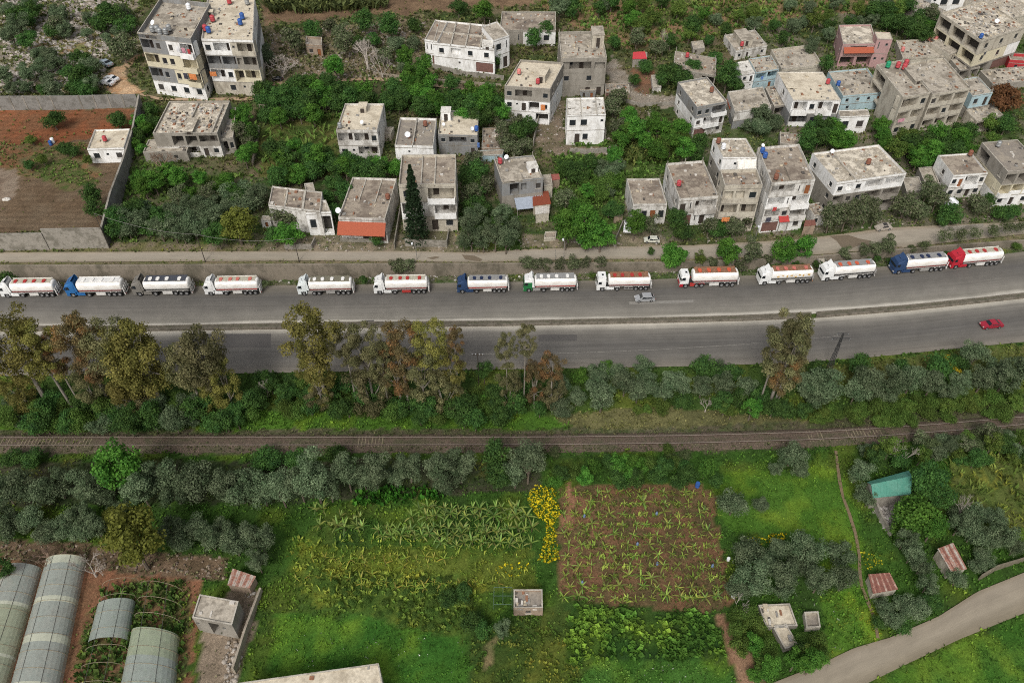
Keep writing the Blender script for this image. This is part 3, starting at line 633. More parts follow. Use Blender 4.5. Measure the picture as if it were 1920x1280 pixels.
for s_ in np.arange(1, S0[-1], .62):
    (x, y), a = rail_pt(s_, -1.15); px, py = proj(x, y, .3)
    if px < 175 or (672 < px < 720) or (1515 < px < 1545) or (1585 < px < 1655): continue
    if random.random() < .5: mbx.tube((x-.1*math.cos(a), y-.1*math.sin(a), .27), (x+.1*math.cos(a), y+.1*math.sin(a), .27), .09, .09, m_slp, 4)
o = mbx.build('sleeper_ends'); o.parent = track; o.matrix_parent_inverse = track.matrix_basis.inverted(); o['kind'] = 'stuff'
# ------------------------------------------------------------------ WALLS (each its own thing)
WC = (.27,.25,.215)
m_conc = mat('weathered_concrete', WC, var=.15, coords='World', stain=(.13,.12,.095), stain_amt=.75, stain_scale=.35, rough=.95)
m_conc2 = mat('retaining_concrete', (.215,.185,.145), var=.16, coords='World', stain=(.10,.09,.065), stain_amt=.7, stain_scale=.2, noise_aniso=(1,1,.6))
m_joint = mat('dark_joint', (.06,.055,.045), var=.2, coords='World')
m_green_stain = mat('moss', (.035,.05,.02), var=.3, coords='World')
mb = MB(); prev = None
for k in range(-600, 2501, 20):
    b = hit(k, interp(_wb, k), 0); ztop = float(np.interp(b[0], WX, WZ)); cur = (b[0], float(np.interp(b[0], WX, WY)), ztop)
    if prev:
        p, q = prev, cur; t = .38
        mb.hexa([(p[0],p[1]-t,-.3),(q[0],q[1]-t,-.3),(q[0],q[1]+.12,-.3),(p[0],p[1]+.12,-.3),(p[0],p[1]-t,p[2]),(q[0],q[1]-t,q[2]),(q[0],q[1]+.12,q[2]),(p[0],p[1]+.12,p[2])], m_conc2)
        mb.hexa([(p[0],p[1]-t-.05,p[2]),(q[0],q[1]-t-.05,q[2]),(q[0],q[1]+.16,q[2]),(p[0],p[1]+.16,p[2]),(p[0],p[1]-t-.05,p[2]+.12),(q[0],q[1]-t-.05,q[2]+.12),(q[0],q[1]+.16,q[2]+.12),(p[0],p[1]+.16,p[2]+.12)], m_conc2)
        if k % 40 == 10 and p[2] > 1: mb.box(q[0]-.05, q[1]-t-.004, .1, q[0]+.02, q[1]-t+.1, q[2]-.02, m_joint)
    prev = cur
o = mb.build('retaining_wall'); tag(o, 'long stained concrete retaining wall between highway and village street', 'wall')
def wall_thing(name, pts, top, th, m, label, cat='wall', post=None, coping=None):
    """pts: ground picture points; top: picture y of the wall top at each point"""
    mb = MB(); c = []
    for (px, py), ty in zip(pts, top):
        g_ = at(px, py); lo, hi = 0, 15
        for _ in range(30):
            mm = (lo+hi)/2
            if proj(g_[0], g_[1], g_[2]+mm)[1] > ty: lo = mm
            else: hi = mm
        c.append((Vector((g_[0], g_[1], g_[2]-.5)), lo+.5))
    root = empty(name, tuple(c[0][0]), 0, label, cat); O = c[0][0]
    pm = MB()
    for (a, ha), (b, hb) in zip(c[:-1], c[1:]):
        d = (b-a); d.z = 0; l = d.length; d.normalize(); n_ = Vector((-d.y, d.x, 0))*th/2; a_ = a-O; b_ = b-O
        mb.hexa([a_-n_, b_-n_, b_+n_, a_+n_, a_-n_+Vector((0,0,ha)), b_-n_+Vector((0,0,hb)), b_+n_+Vector((0,0,hb)), a_+n_+Vector((0,0,ha))], m)
        if post:
            k = int(l/post)
            for i in range(1, k):
                q = a_+(b_-a_)*i/k; h = ha+(hb-ha)*i/k; e = d*.17; w = n_*1.5
                pm.hexa([q-e-w, q+e-w, q+e+w, q-e+w, *[v+Vector((0,0,h+.06)) for v in (q-e-w, q+e-w, q+e+w, q-e+w)]], m_conc)
        w = n_*1.25
        if coping: pm.hexa([v for v in (a_-w+Vector((0,0,ha+.003)), b_-w+Vector((0,0,hb+.003)), b_+w+Vector((0,0,hb+.003)), a_+w+Vector((0,0,ha+.003)))]+[v for v in (a_-w+Vector((0,0,ha+.12)), b_-w+Vector((0,0,hb+.12)), b_+w+Vector((0,0,hb+.12)), a_+w+Vector((0,0,ha+.12)))], m_conc)
    mb.build('panel', root)
    if pm.v: pm.build('coping' if coping else 'post', root)
    return root
m_wgrey = mat('grey_block_wall', (.21,.205,.19), var=.14, coords='World', stain=(.12,.115,.10), stain_amt=.7, stain_scale=.5)
wall_thing('compound_wall', [(-150,208),(130,205),(262,200)], [181,180,177], .3, m_wgrey, 'long grey panel wall closing the back of the red soil compound', post=3.6)
wall_thing('compound_wall', [(204,463),(222,400),(240,330),(256,265),(272,212)], [429,362,302,243,178], .35, m_wgrey, 'stepped side wall of the compound running uphill beside the white hut', coping=1)
wall_thing('compound_wall', [(94,466),(205,463)], [430,428], .3, m_conc, 'taller corner piece of the concrete wall along the street', coping=1)
wall_thing('compound_wall', [(-150,470),(93,467)], [441,438], .3, m_conc, 'lower concrete compound wall along the street at the left edge', coping=1)
m_stonew = mat('pale_plaster_wall', (.33,.29,.23), var=.2, coords='World', stain=(.2,.16,.12), stain_amt=.6)
wall_thing('courtyard_wall', [(441,1262),(464,1185),(491,1108)], [1252,1176,1101], .35, m_stonew, 'low pale wall slanting beside the rubble courtyard')
wall_thing('garden_wall', [(740,466),(748,420),(753,392)], [456,408,380], .25, m_conc, 'narrow concrete wall between the orange roofed house and the next block')
wall_thing('garden_wall', [(1000,273),(1012,215),(1018,180)], [262,205,172], .25, m_conc, 'thin wall along the stepped lane below the cream roofed house')
wall_thing('garden_wall', [(475,310),(482,270),(486,240)], [303,264,235], .5, mat('field_stone', (.26,.22,.17), var=.3, coords='World'), 'old stone wall at the left of the banana plot')
wall_thing('garden_wall', [(760,460),(790,462),(838,462)], [448,450,451], .25, m_conc, 'front garden wall below the dark cypress')
wall_thing('garden_wall', [(1068,285),(1100,288),(1137,285)], [278,280,277], .3, m_conc, 'low terrace wall below the white roofed house')
wall_thing('garden_wall', [(1135,180),(1160,188),(1200,199),(1270,196)], [172,182,194,191], .3, m_conc, 'curved wall along the lane under the red garden plot')
wall_thing('garden_wall', [(1760,424),(1775,434),(1840,428)], [415,426,420], .25, m_conc, 'low front wall below the white parasol garden')
wall_thing('garden_wall', [(1835,1086),(1865,1068),(1920,1050),(1990,1030)], [1078,1060,1044,1024], .25, mat('twig_fence', (.16,.14,.10), var=.3), 'low broken fence beside the farm road', 'fence')
wall_thing('garden_wall', [(500,156),(560,158)], [150,152], .3, m_conc, 'low wall beside the black car on the hill track') if False else None

# ------------------------------------------------------------------ TANKER TRUCKS
m_tyre = mat('tyre_rubber', (.018,.018,.018), rough=.9, var=.2); m_rim = mat('steel_rim', (.28,.28,.28), rough=.5, metal=.3)
m_dark = mat('dark_chassis', (.035,.034,.033), rough=.8); m_glass = mat('dark_glass', (.012,.016,.02), rough=.12, var=0, spec=.6)
m_tank = mat('tank_white', (.80,.79,.76), rough=.35, var=.03, stain=(.55,.50,.43), stain_amt=.45, stain_scale=.5, noise_aniso=(1,1,3), spec=.5)
m_red = mat('red_paint', (.36,.04,.035), rough=.5, var=.12); m_maroon = mat('maroon_stripe', (.20,.03,.028), rough=.5, var=.1)
m_alu = mat('aluminium_box', (.42,.41,.39), rough=.4, metal=.4, var=.15); m_rust = mat('rust_brown', (.28,.11,.045), rough=.9, var=.3, stain=(.40,.20,.09), stain_amt=.6, stain_scale=2)
m_lamp = mat('headlamp_lens', (.55,.55,.52), rough=.2, var=0); m_wlid = mat('white_lid', (.72,.71,.68), rough=.5)
m_walk = {'dark': mat('walkway_dark', (.06,.065,.08), var=.2), 'cream': mat('walkway_cream', (.40,.38,.30), var=.25), 'grey': mat('walkway_grey', (.24,.24,.235), var=.2),
          'rust': mat('walkway_rust', (.22,.12,.07), var=.4), 'white': mat('walkway_white', (.62,.62,.6), var=.1), 'olive': mat('walkway_olive', (.16,.15,.11), var=.2)}
def paint(name, c): return mat(name, c, rough=.32, var=.04, spec=.5, stain=tuple(v*.7 for v in c), stain_amt=.3, stain_scale=1.0)
CABS = {'white': paint('cab_white', (.74,.75,.74)), 'blue': paint('cab_blue', (.025,.13,.34)), 'grey': paint('cab_taupe', (.19,.18,.16)), 'navy': paint('cab_navy', (.025,.055,.13)),
        'red': paint('cab_red', (.42,.02,.035)), 'green': paint('cab_green', (.02,.16,.05)), 'pale': paint('cab_pale', (.66,.71,.71))}
def wheel(mb_t, mb_r, x, y, side, r=.5, w=.3):
    mb_t.cyl((x, y if side > 0 else y-w, r), r, w, m_tyre, 16, 'y')
    yy = y+w if side > 0 else y-w-.012
    mb_r.cyl((x, yy-.01 if side > 0 else yy, r), r*.55, .022, m_rim, 12, 'y')
def truck(pf, pr, cab, walk, lid, stripe, label, style='high', cab2=None, box='white', bogie=False, rusty=False):
    a = Vector(hit(*pf, .03)); b = Vector(hit(*pr, .03)); d = b-a; d.z = 0; L = 13.5; k = d.length/L; ang = math.atan2(d.y, d.x)
    d.normalize(); n_ = Vector((-d.y, d.x, 0)); o = a+n_*1.25*k*1.1
    root = empty('tanker_truck', (o.x, o.y, .055), ang, label, 'tanker truck', 'tanker trucks parked in a line on the highway'); root.scale = (k, k*1.1, k*1.2)
    mc = CABS[cab]; mc2 = CABS[cab2] if cab2 else mc; w = 1.24
    def P(name, f, sm=False, par=root):
        mb = MB(); f(mb); return mb.build(name, par, sm)
    if style == 'high': roofp = [(.30,2.62),(.42,2.95),(1.0,3.32),(2.15,3.35)]
    elif style == 'square': roofp = [(.22,2.62),(.26,3.35),(.5,3.5),(2.15,3.45)]
    else: roofp = [(.15,2.3),(.25,2.75),(.5,2.95),(1.9,2.95)]
    top = roofp[0][1]; xr = roofp[-1][0]
    def cabf(mb):
        low = [(.10,.95),(.0,1.25),(.06,1.75)]
        prof = [(.10,1.05)]+low[1:]+[(roofp[0][0]-.02, top-.01)]+[(xr, top-.01),(xr,1.05)]
        mb.prism(prof, -w, w, mc)
        mb.prism([(.05,.38),(.0,.6),(.08,1.045),(.78,1.045),(.78,.38)], -w, w, mc2)      # bumper / lower corner
        mb.prism([(1.95,.55),(1.95,1.045),(xr+.05,1.045),(xr+.05,.55)], -w, w, mc2)
        mb.box(.8, -w+.35, .6, 1.93, w-.35, 1.04, m_dark)
    P('cab', cabf)
    def roof(mb):
        n = len(roofp); prof = roofp+[(xr, top)]
        # narrower towards the top
        i = len(mb.v); k_ = mb.mi(mc if cab2 is None else CABS['white'])
        for s_ in (-1, 1):
            for (x, z) in prof: mb.v.append((x, s_*(w-(.16 if z > top+.05 else .0)), z))
        m_ = len(prof)
        for q in range(m_):
            r_ = (q+1) % m_; mb.f.append((i+q, i+r_, i+m_+r_, i+m_+q)); mb.m.append(k_)
        mb.f.append(tuple(range(i, i+m_))[::-1]); mb.m.append(k_); mb.f.append(tuple(range(i+m_, i+2*m_))); mb.m.append(k_)
    rf = P('cab_roof', roof)
    P('roof_hatch', lambda mb: mb.box(1.15, -.3, roofp[-1][1]-.02, 1.6, .25, roofp[-1][1]+.035, m_glass), par=rf)
    if style == 'high':
        def defl(mb):
            mt = mc if cab2 is None else CABS['white']
            mb.poly([(1.2,-.8,3.36),(1.2,.8,3.36),(2.2,1.1,4.0),(2.2,-1.1,4.0)], mt)
            mb.poly([(1.22,-.8,3.33),(2.24,-1.1,3.96),(2.24,1.1,3.96),(1.22,.8,3.33)], m_dark)
            for s_ in (-1, 1):
                mb.hexa([(2.15,s_*1.2,1.3),(2.75,s_*1.2,1.3),(2.75,s_*1.14,1.3),(2.15,s_*1.14,1.3),(2.15,s_*1.14,3.9),(2.5,s_*1.14,3.6),(2.5,s_*1.08,3.6),(2.15,s_*1.08,3.9)], mt)
                mb.poly([(1.2,s_*.8,3.34),(2.2,s_*1.1,4.0),(2.2,s_*1.1,3.34)], mt)
        P('wind_deflector', defl)
    P('windscreen', lambda mb: (mb.quad((.045,-w+.12,1.76),(.045,w-.12,1.76),(roofp[0][0]-.035,w-.16,top-.12),(roofp[0][0]-.035,-w+.16,top-.12), m_glass)))
    for s_ in (-1, 1):
        P('side_window', lambda mb: mb.hexa([(.32,s_*(w-.02),1.85),(1.15,s_*(w-.02),1.8),(1.15,s_*(w+.012),1.8),(.32,s_*(w+.012),1.85),(.42,s_*(w-.02),2.45),(1.1,s_*(w-.02),2.5),(1.1,s_*(w+.012),2.5),(.42,s_*(w+.012),2.45)], m_glass))
        P('headlight', lambda mb: mb.box(-.02, s_*.95-.2, .68, .06, s_*.95+.2, .9, m_lamp))
        P('mirror', lambda mb: (mb.box(.1, s_*1.30, 1.95, .22, s_*1.48, 2.5, mc2 if cab2 is None else m_dark)))
    def chas(mb):
        mb.box(.9, -.45, .55, 6.0, -.3, .85, m_dark); mb.box(.9, .3, .55, 6.0, .45, .85, m_dark); mb.box(1.9, -.9, .5, 3.9, .9, .9, m_dark)
        mb.box(3.0, -1.0, .9, 12.9, 1.0, 1.15, m_dark); mb.box(12.7, -1.1, .55, 12.9, 1.1, .75, m_dark)
    P('chassis', chas)
    for s_ in (-1, 1): P('side_skirt' if cab in ('white','red','navy','blue','grey') else 'fuel_tank', lambda mb: mb.hexa([(2.35,s_*.8,.42),(4.15,s_*.8,.42),(4.15,s_*1.2,.42),(2.35,s_*1.2,.42),(2.35,s_*.8,.98),(4.15,s_*.8,.98),(4.15,s_*1.18,.98),(2.35,s_*1.18,.98)], (mc2 if style != 'low' else m_red) if cab in ('white','red','navy','blue','grey') else m_alu))
    # wheels
    ax = [1.4, 4.95]+([2.2+1.6] if bogie else [])+[9.45, 10.65, 11.85]
    for x in ax:
        for s_ in (-1, 1):
            t = MB(); r_ = MB(); wheel(t, r_, x, s_*.9, s_, .52, .32)
            to = t.build('wheel', root); r_.build('rim', to)
            if x > 4: to.name = 'wheel'
    P('mudguard', lambda mb: [mb.prism([(x-.62,.95),(x-.45,1.12),(x+.45,1.12),(x+.62,.95),(x+.55,.93),(x+.4,1.06),(x-.4,1.06),(x-.55,.93)], s_*1.22, s_*.86, m_dark if cab != 'white' else mc2) for x in (4.95,) for s_ in (-1, 1)])
    # tank
    N = 28
    def tank(mb):
        def ring(x, sc):
            out = []
            for q in range(N):
                t = 2*math.pi*q/N; c, s_ = math.cos(t), math.sin(t); e = .72
                out.append((x, 1.24*sc*math.copysign(abs(c)**e, c), 2.22+1.02*sc*math.copysign(abs(s_)**e, s_)))
            return out
        mb.loft([ring(2.72,.55),ring(2.78,.85),ring(2.95,.985),ring(3.1,1),ring(12.35,1),ring(12.6,.985),ring(12.8,.85),ring(12.87,.5)], m_tank)
    tk = P('tank', tank, True)
    def deck(mb):
        mb.box(3.2, -.72, 3.20, 12.3, .95, 3.27, m_walk[walk])
        for y in (-.74, .97): mb.box(3.1, y-.03, 3.22, 12.4, y+.03, 3.36, m_tank if walk in ('white','cream') else m_walk[walk])
    P('walkway', deck)
    ml = {'red': m_red, 'white': m_wlid, 'navy': mat('navy_lid', (.02,.03,.07), rough=.6), 'pale': mat('pale_pink_lid', (.5,.16,.13), rough=.6), 'orange': mat('orange_lid', (.5,.10,.05), rough=.6)}[lid]
    for q in range(4):
        x = (4.35, 6.3, 8.3, 10.9)[q]+random.uniform(-.25, .25)
        if style == 'square' and q == 3: x = 10.3
        P('hatch_lid', lambda mb: (mb.cyl((x, .05, 3.27), .44, .16, ml, 12), mb.box(x-.32, -.6, 3.27, x+.32, -.1, 3.38, ml)))
    ms = {'red': m_red, 'maroon': m_maroon, 'grey': m_dark}[stripe]
    P('stripe', lambda mb: [mb.box(2.98, s_*1.205, 1.50, 12.55, s_*1.262, 1.64, ms) for s_ in (-1, 1)]+[mb.box(3.05, s_*1.0, 1.16, 12.5, s_*1.20, 1.3, m_alu) for s_ in (-1, 1)])
    mbx = {'white': mat('box_white', (.58,.57,.54), rough=.5, var=.12), 'red': m_red, 'frame': m_alu, 'alu': m_alu}[box]
    def tbox(mb):
        if box == 'frame':
            mb.box(6.6,-1.2,1.0,8.8,-.75,1.08,m_alu); mb.box(6.6,-1.2,.45,8.8,-.75,.52,m_alu)
            for x in (6.6,7.65,8.72): mb.box(x,-1.2,.52,x+.08,-.75,1.0,m_alu)
            mb.box(6.7,-1.1,.55,8.7,-.8,.98,m_dark)
        else: mb.box(6.65,-1.2,.42,8.75,-.7,1.08,mbx)
        mb.box(6.65,.7,.42,8.75,1.2,1.08,m_dark)
    P('toolbox', tbox)
    P('trailer_mudguard', lambda mb: [mb.box(x-.12, s_*.9, 1.02, x+.12, s_*1.22, 1.14, m_wlid if cab == 'white' or not rusty else m_rust) for x in (10.05, 11.25) for s_ in (-1, 1)])
    def rear(mb):
        mb.box(13.05,-1.2,.5,13.2,1.2,.72,m_wlid if not rusty else m_rust)
        for y in (-1.15,-.4,.4,1.15): mb.box(12.98,y-.05,.7,13.12,y+.05,2.2,m_wlid if stripe != 'grey' else m_alu)
        for z in (1.0,1.45,1.9): mb.box(12.97,-1.15,z,13.03,1.15,z+.08,m_wlid)
        mb.box(13.0,-1.2,1.3,13.3,1.2,1.36,m_alu)
    P('rear_ladder', rear)
    P('tail_light', lambda mb: [mb.box(13.19, s_*.95-.15, .52, 13.24, s_*.95+.15, .7, m_red) for s_ in (-1, 1)])
    if rusty: P('rust_patch', lambda mb: [mb.box(x, -1.262, z, x+random.uniform(.3,.7), -1.20, z+random.uniform(.25,.6), mat('ochre_patch', (.5,.33,.12), var=.3)) for x, z in [(4.0,1.9),(5.2,2.2),(6.3,1.85),(7.2,2.1),(8.3,1.8),(9.2,2.15),(10.2,1.9),(11.4,2.1)]])
    return root
truck((5,559),(113,557),'white','cream','red','maroon','tanker with white cab and cream walkway at the far left of the line')
truck((128,558),(240,556),'blue','white','white','maroon','tanker with bright blue cab and white hatch lids, second from the left')
truck((252,556),(365,554),'grey','dark','white','grey','tanker with taupe grey cab and dark walkway with white lids')
truck((386,555),(493,553),'white','cream','pale','red','tanker with white cab behind the taupe one, faded red lids')
truck((560,555),(667,553),'pale','olive','white','maroon','white tanker with pale cab and grimy olive walkway with white lids', bogie=True, box='alu')
truck((702,553),(808,551),'white','cream','red','maroon','tanker with white cab and a bright red toolbox', box='red')
truck((857,551),(957,549),'navy','grey','navy','red','tanker with dark navy cab and navy lids in the middle of the line')
truck((981,549),(1085,547),'green','grey','white','red','tanker with green cab and white cab roof', cab2='green', box='white')
truck((1118,547),(1223,545),'white','rust','red','maroon','tanker with square white cab and rusty walkway, beside the silver car', style='square', box='frame')
truck((1273,541),(1386,538),'white','rust','orange','maroon','tanker with short white cab on a red lower body', style='low', cab2='red', bogie=True)
truck((1422,536),(1525,531),'white','rust','pale','grey','tanker with white cab and ochre rust patches on the tank', rusty=True)
truck((1539,529),(1641,521),'white','grey','orange','grey','tanker with white cab and orange lids below the pair of round trees')
truck((1673,516),(1775,508),'navy','grey','navy','maroon','tanker with blue cab directly behind the red one', box='alu')
truck((1780,506),(1878,497),'red','cream','red','maroon','tanker with bright red cab, last in the line at the right')
# ------------------------------------------------------------------ CARS
def car(pf, pr, col, label, kind='suv', wid=1.85, group=None, z=None, burnt=False, near=True, L=4.6, heading=None, ctr=None):
    mc = mat('car_'+col, {'silver': (.34,.35,.36), 'red': (.34,.02,.04), 'white': (.74,.75,.76), 'cream': (.62,.63,.55), 'black': (.02,.02,.022), 'burnt': (.42,.38,.33), 'slate': (.30,.36,.40)}[col], rough=.3, var=.05, spec=.6, metal=.2)
    if ctr:
        o = Vector(at(*ctr)); ang = heading; k = 1
    else:
        a = Vector(at(*pf)); b = Vector(at(*pr)); d = b-a; ang = math.atan2(d.y, d.x); k = math.hypot(d.x, d.y)/4.6; d.z = 0; d.normalize()
        o = a+Vector((-d.y, d.x, 0))*.9*k
    zz = ground(o.x, o.y)+.09
    root = empty('parked_car' if group or z else 'car', (o.x, o.y, zz), ang, label, 'car', group); root.scale = (k, k, k*1.05)
    def P(name, f, par=root, sm=False):
        mb = MB(); f(mb); return mb.build(name, par, sm)
    h = 1.65 if kind == 'suv' else 1.42
    if kind == 'pickup': gh = [(1.4,.95),(1.8,1.5),(2.6,1.52),(2.75,.95)]
    elif kind == 'suv': gh = [(1.05,.98),(1.75,h-.06),(2.2,h),(3.7,h-.04),(4.35,1.0)]
    else: gh = [(1.15,.92),(1.85,h-.04),(2.3,h),(3.0,h-.02),(3.85,.98)]
    body = [(0.05,.35),(0,.62),(.12,.82),(gh[0][0],gh[0][1]+.02),(gh[-1][0],gh[-1][1]+.02),(4.5,.92),(4.6,.6),(4.52,.32)]
    def bf(mb):
        n = len(body); ws = lambda x: .86+.06*math.sin(math.pi*min(max(x, .2), 4.4)/4.6)
        i = len(mb.v); km = mb.mi(mc)
        for s_ in (-1, 1):
            for (x, z_) in body: mb.v.append((x, s_*ws(x), z_))
        for q in range(n):
            r_ = (q+1) % n; mb.f.append((i+q, i+r_, i+n+r_, i+n+q)); mb.m.append(km)
        mb.f.append(tuple(range(i, i+n))[::-1]); mb.m.append(km); mb.f.append(tuple(range(i+n, i+2*n))); mb.m.append(km)
        if kind == 'pickup': mb.box(2.9,-.75,.9,4.5,.75,.985,m_dark)
    P('body', bf)
    def cabin(mb):
        i = len(mb.v); n = len(gh); km = mb.mi(mc)
        for s_ in (-1, 1):
            for (x, z_) in gh: mb.v.append((x, s_*(.84 if z_ < 1.1 else .68), z_))
        for q in range(n-1): mb.f.append((i+q, i+q+1, i+n+q+1, i+n+q)); mb.m.append(km)
        mb.f.append(tuple(range(i, i+n))[::-1]); mb.m.append(km); mb.f.append(tuple(range(i+n, i+2*n))); mb.m.append(km)
    P('roof', cabin)
    if not burnt:
        e = .012
        def lerp(a, b, t): return (a[0]+(b[0]-a[0])*t, a[1]+(b[1]-a[1])*t)
        for nm, (a, b) in (('windscreen', (gh[0], gh[1])), ('rear_window', (gh[-1], gh[-2]))):
            s1 = -1 if nm == 'windscreen' else 1; A = lerp(a, b, .12); B = lerp(a, b, .9)
            P(nm, lambda mb: mb.poly([(A[0]+s1*e, -.76, A[1]+e), (A[0]+s1*e, .76, A[1]+e), (B[0]+s1*e, .64, B[1]+e), (B[0]+s1*e, -.64, B[1]+e)], m_glass))
        for s_ in (-1, 1):
            xa, xb, xc, xd = gh[0][0]+.35, gh[1][0]+.1, gh[-2][0]-.05, gh[-1][0]-.3
            P('side_window', lambda mb: mb.poly([(xa, s_*.845, 1.02), (xb, s_*.70, h-.14), (xc, s_*.70, h-.16), (xd, s_*.845, 1.04)], m_glass))
    else:
        P('window_opening', lambda mb: [mb.box(1.9,-.55,h-.03,3.1,.55,h+.012,m_dark), mb.poly([(1.4,-.85,1.0),(1.85,-.70,h-.1),(3.0,-.70,h-.1),(3.5,-.85,1.0)], m_dark), mb.poly([(1.2,-.7,1.03),(1.2,.7,1.03),(1.75,.6,h-.06),(1.75,-.6,h-.06)], m_dark)])
    for x in (.85, 3.7):
        for s_ in (-1, 1):
            t = MB(); r_ = MB(); wheel(t, r_, x, s_*.70, s_, .34, .2); to = t.build('wheel', root); r_.build('rim', to)
    if not burnt:
        for s_ in (-1, 1):
            P('headlight', lambda mb: mb.box(-.01, s_*.62-.17, .62, .14, s_*.62+.17, .76, m_lamp)); P('tail_light', lambda mb: mb.box(4.5, s_*.68-.12, .7, 4.6, s_*.68+.12, .86, m_red))
    return root
car((1191,569),(1228,567),'silver','silver grey estate car driving beside the parked tankers')
car((1842,620),(1880,616),'red','red hatchback driving alone on the lower carriageway','sedan')
car((1207,457),(1237,458),'cream','cream white car parked at the edge of the village street','suv')
car(None,None,'white','white pickup parked nose to the street beside a round tree','pickup',ctr=(1175,440),heading=R(80))
car((1643,436),(1672,433),'burnt','burnt out car shell without windows at the street edge','suv',burnt=True)
car((186,160),(211,165),'white','front white car of the pair parked on the hill clearing','sedan')
car((195,152),(219,158),'white','rear white car of the pair parked on the hill clearing','sedan')
car((183,122),(205,131),'slate','slate grey car parked alone higher on the hill clearing','sedan')
car((511,154),(531,152),'black','black car on the dirt track right of the apartment blocks','sedan')
# ------------------------------------------------------------------ BUILDINGS
def plaster(name, c, st=(.16,.145,.12), amt=.55, sc=.35): return mat(name, c, var=.10, coords='World', stain=st, stain_amt=amt, stain_scale=sc, noise_aniso=(1,1,.45), rough=.92)
PL = {'W': plaster('white_render', (.76,.76,.745), (.42,.40,.36), .5), 'G': plaster('grey_render', (.22,.225,.225)), 'K': plaster('bare_concrete', (.27,.25,.215)), 'C': plaster('cream_render', (.58,.53,.39), (.40,.36,.27), .4),
      'B': plaster('pale_blue_render', (.36,.49,.53), (.25,.3,.3), .4), 'P': plaster('pink_render', (.40,.25,.24), (.28,.18,.17), .5), 'Y': plaster('beige_render', (.46,.425,.35), (.22,.19,.15), .6), 'D': plaster('brown_stone', (.30,.23,.17), (.17,.13,.1), .6),
      'T': plaster('dirty_white_render', (.60,.585,.55), (.24,.22,.19), .75), 'L': plaster('blue_paint', (.16,.27,.40)), 'R': mat('red_trim', (.36,.035,.04), var=.1)}
def roofmat(name, c, st, amt=.85, sc=.22): return mat(name, c, var=.24, coords='World', stain=st, stain_amt=amt, stain_scale=sc, rough=.95)
RF = {'cream': roofmat('roof_cream', (.56,.50,.39), (.36,.31,.23), .7), 'grey': roofmat('roof_grey', (.40,.36,.295), (.19,.165,.13)), 'brown': roofmat('roof_brown', (.31,.265,.21), (.15,.12,.095)),
      'white': roofmat('roof_white', (.62,.60,.55), (.28,.26,.22), .7, .5), 'mottle': roofmat('roof_mottled', (.30,.265,.21), (.66,.60,.49), .8, .4), 'dark': roofmat('roof_dark', (.22,.195,.165), (.32,.28,.22), .6)}
m_cop = mat('parapet_coping', (.43,.40,.34), var=.16, coords='World', stain=(.2,.18,.15), stain_amt=.6)
m_door = mat('dark_door', (.045,.035,.028), var=.2); m_wood = mat('wood_door', (.22,.08,.03), var=.2); m_frame = mat('window_frame', (.30,.29,.27), var=.1)
m_pane = mat('window_pane', (.022,.026,.03), rough=.2, var=0, spec=.6); m_shut = mat('rusty_shutter', (.16,.085,.07), var=.25); m_void = mat('dark_interior', (.05,.045,.04), var=.2)
m_tile = mat('orange_tiles', (.40,.105,.055), var=.16, coords='UV', lines=(1.0, .55), rough=.85, stain=(.40,.10,.05), stain_amt=.6, stain_scale=2)
m_tin = mat('blue_grey_tin', (.30,.34,.40), var=.15, rough=.5)
def plane_uv(o):
    me = o.data; l = me.uv_layers.new(name='UVMap')
    for p in me.polygons:
        a = me.vertices[p.vertices[0]].co; b = me.vertices[p.vertices[1]].co; u = (b-a).normalized(); v = p.normal.cross(u)
        for li in p.loop_indices:
            c = me.vertices[me.loops[li].vertex_index].co-a; l.data[li].uv = (c.dot(u)*2.2, c.dot(v)*2.2)
BL = {}
def solve_height(px, py, by):
    """height of a corner whose top is seen at (px,py) and whose foot is seen at picture height by"""
    lo, hi = .5, 40.0
    for _ in range(40):
        m = (lo+hi)/2; g_ = at(px, py, m); b = proj(g_[0], g_[1], g_[2])[1]
        if b < by: lo = m
        else: hi = m
    return lo, at(px, py, lo)
WT = {'w': 1.0, 's': .6, 'd': .8, 'B': 2.0, 'b': 2.0, 'g': 1.5, 'o': 1.3, '.': .8, 'c': .8, 'v': .5}
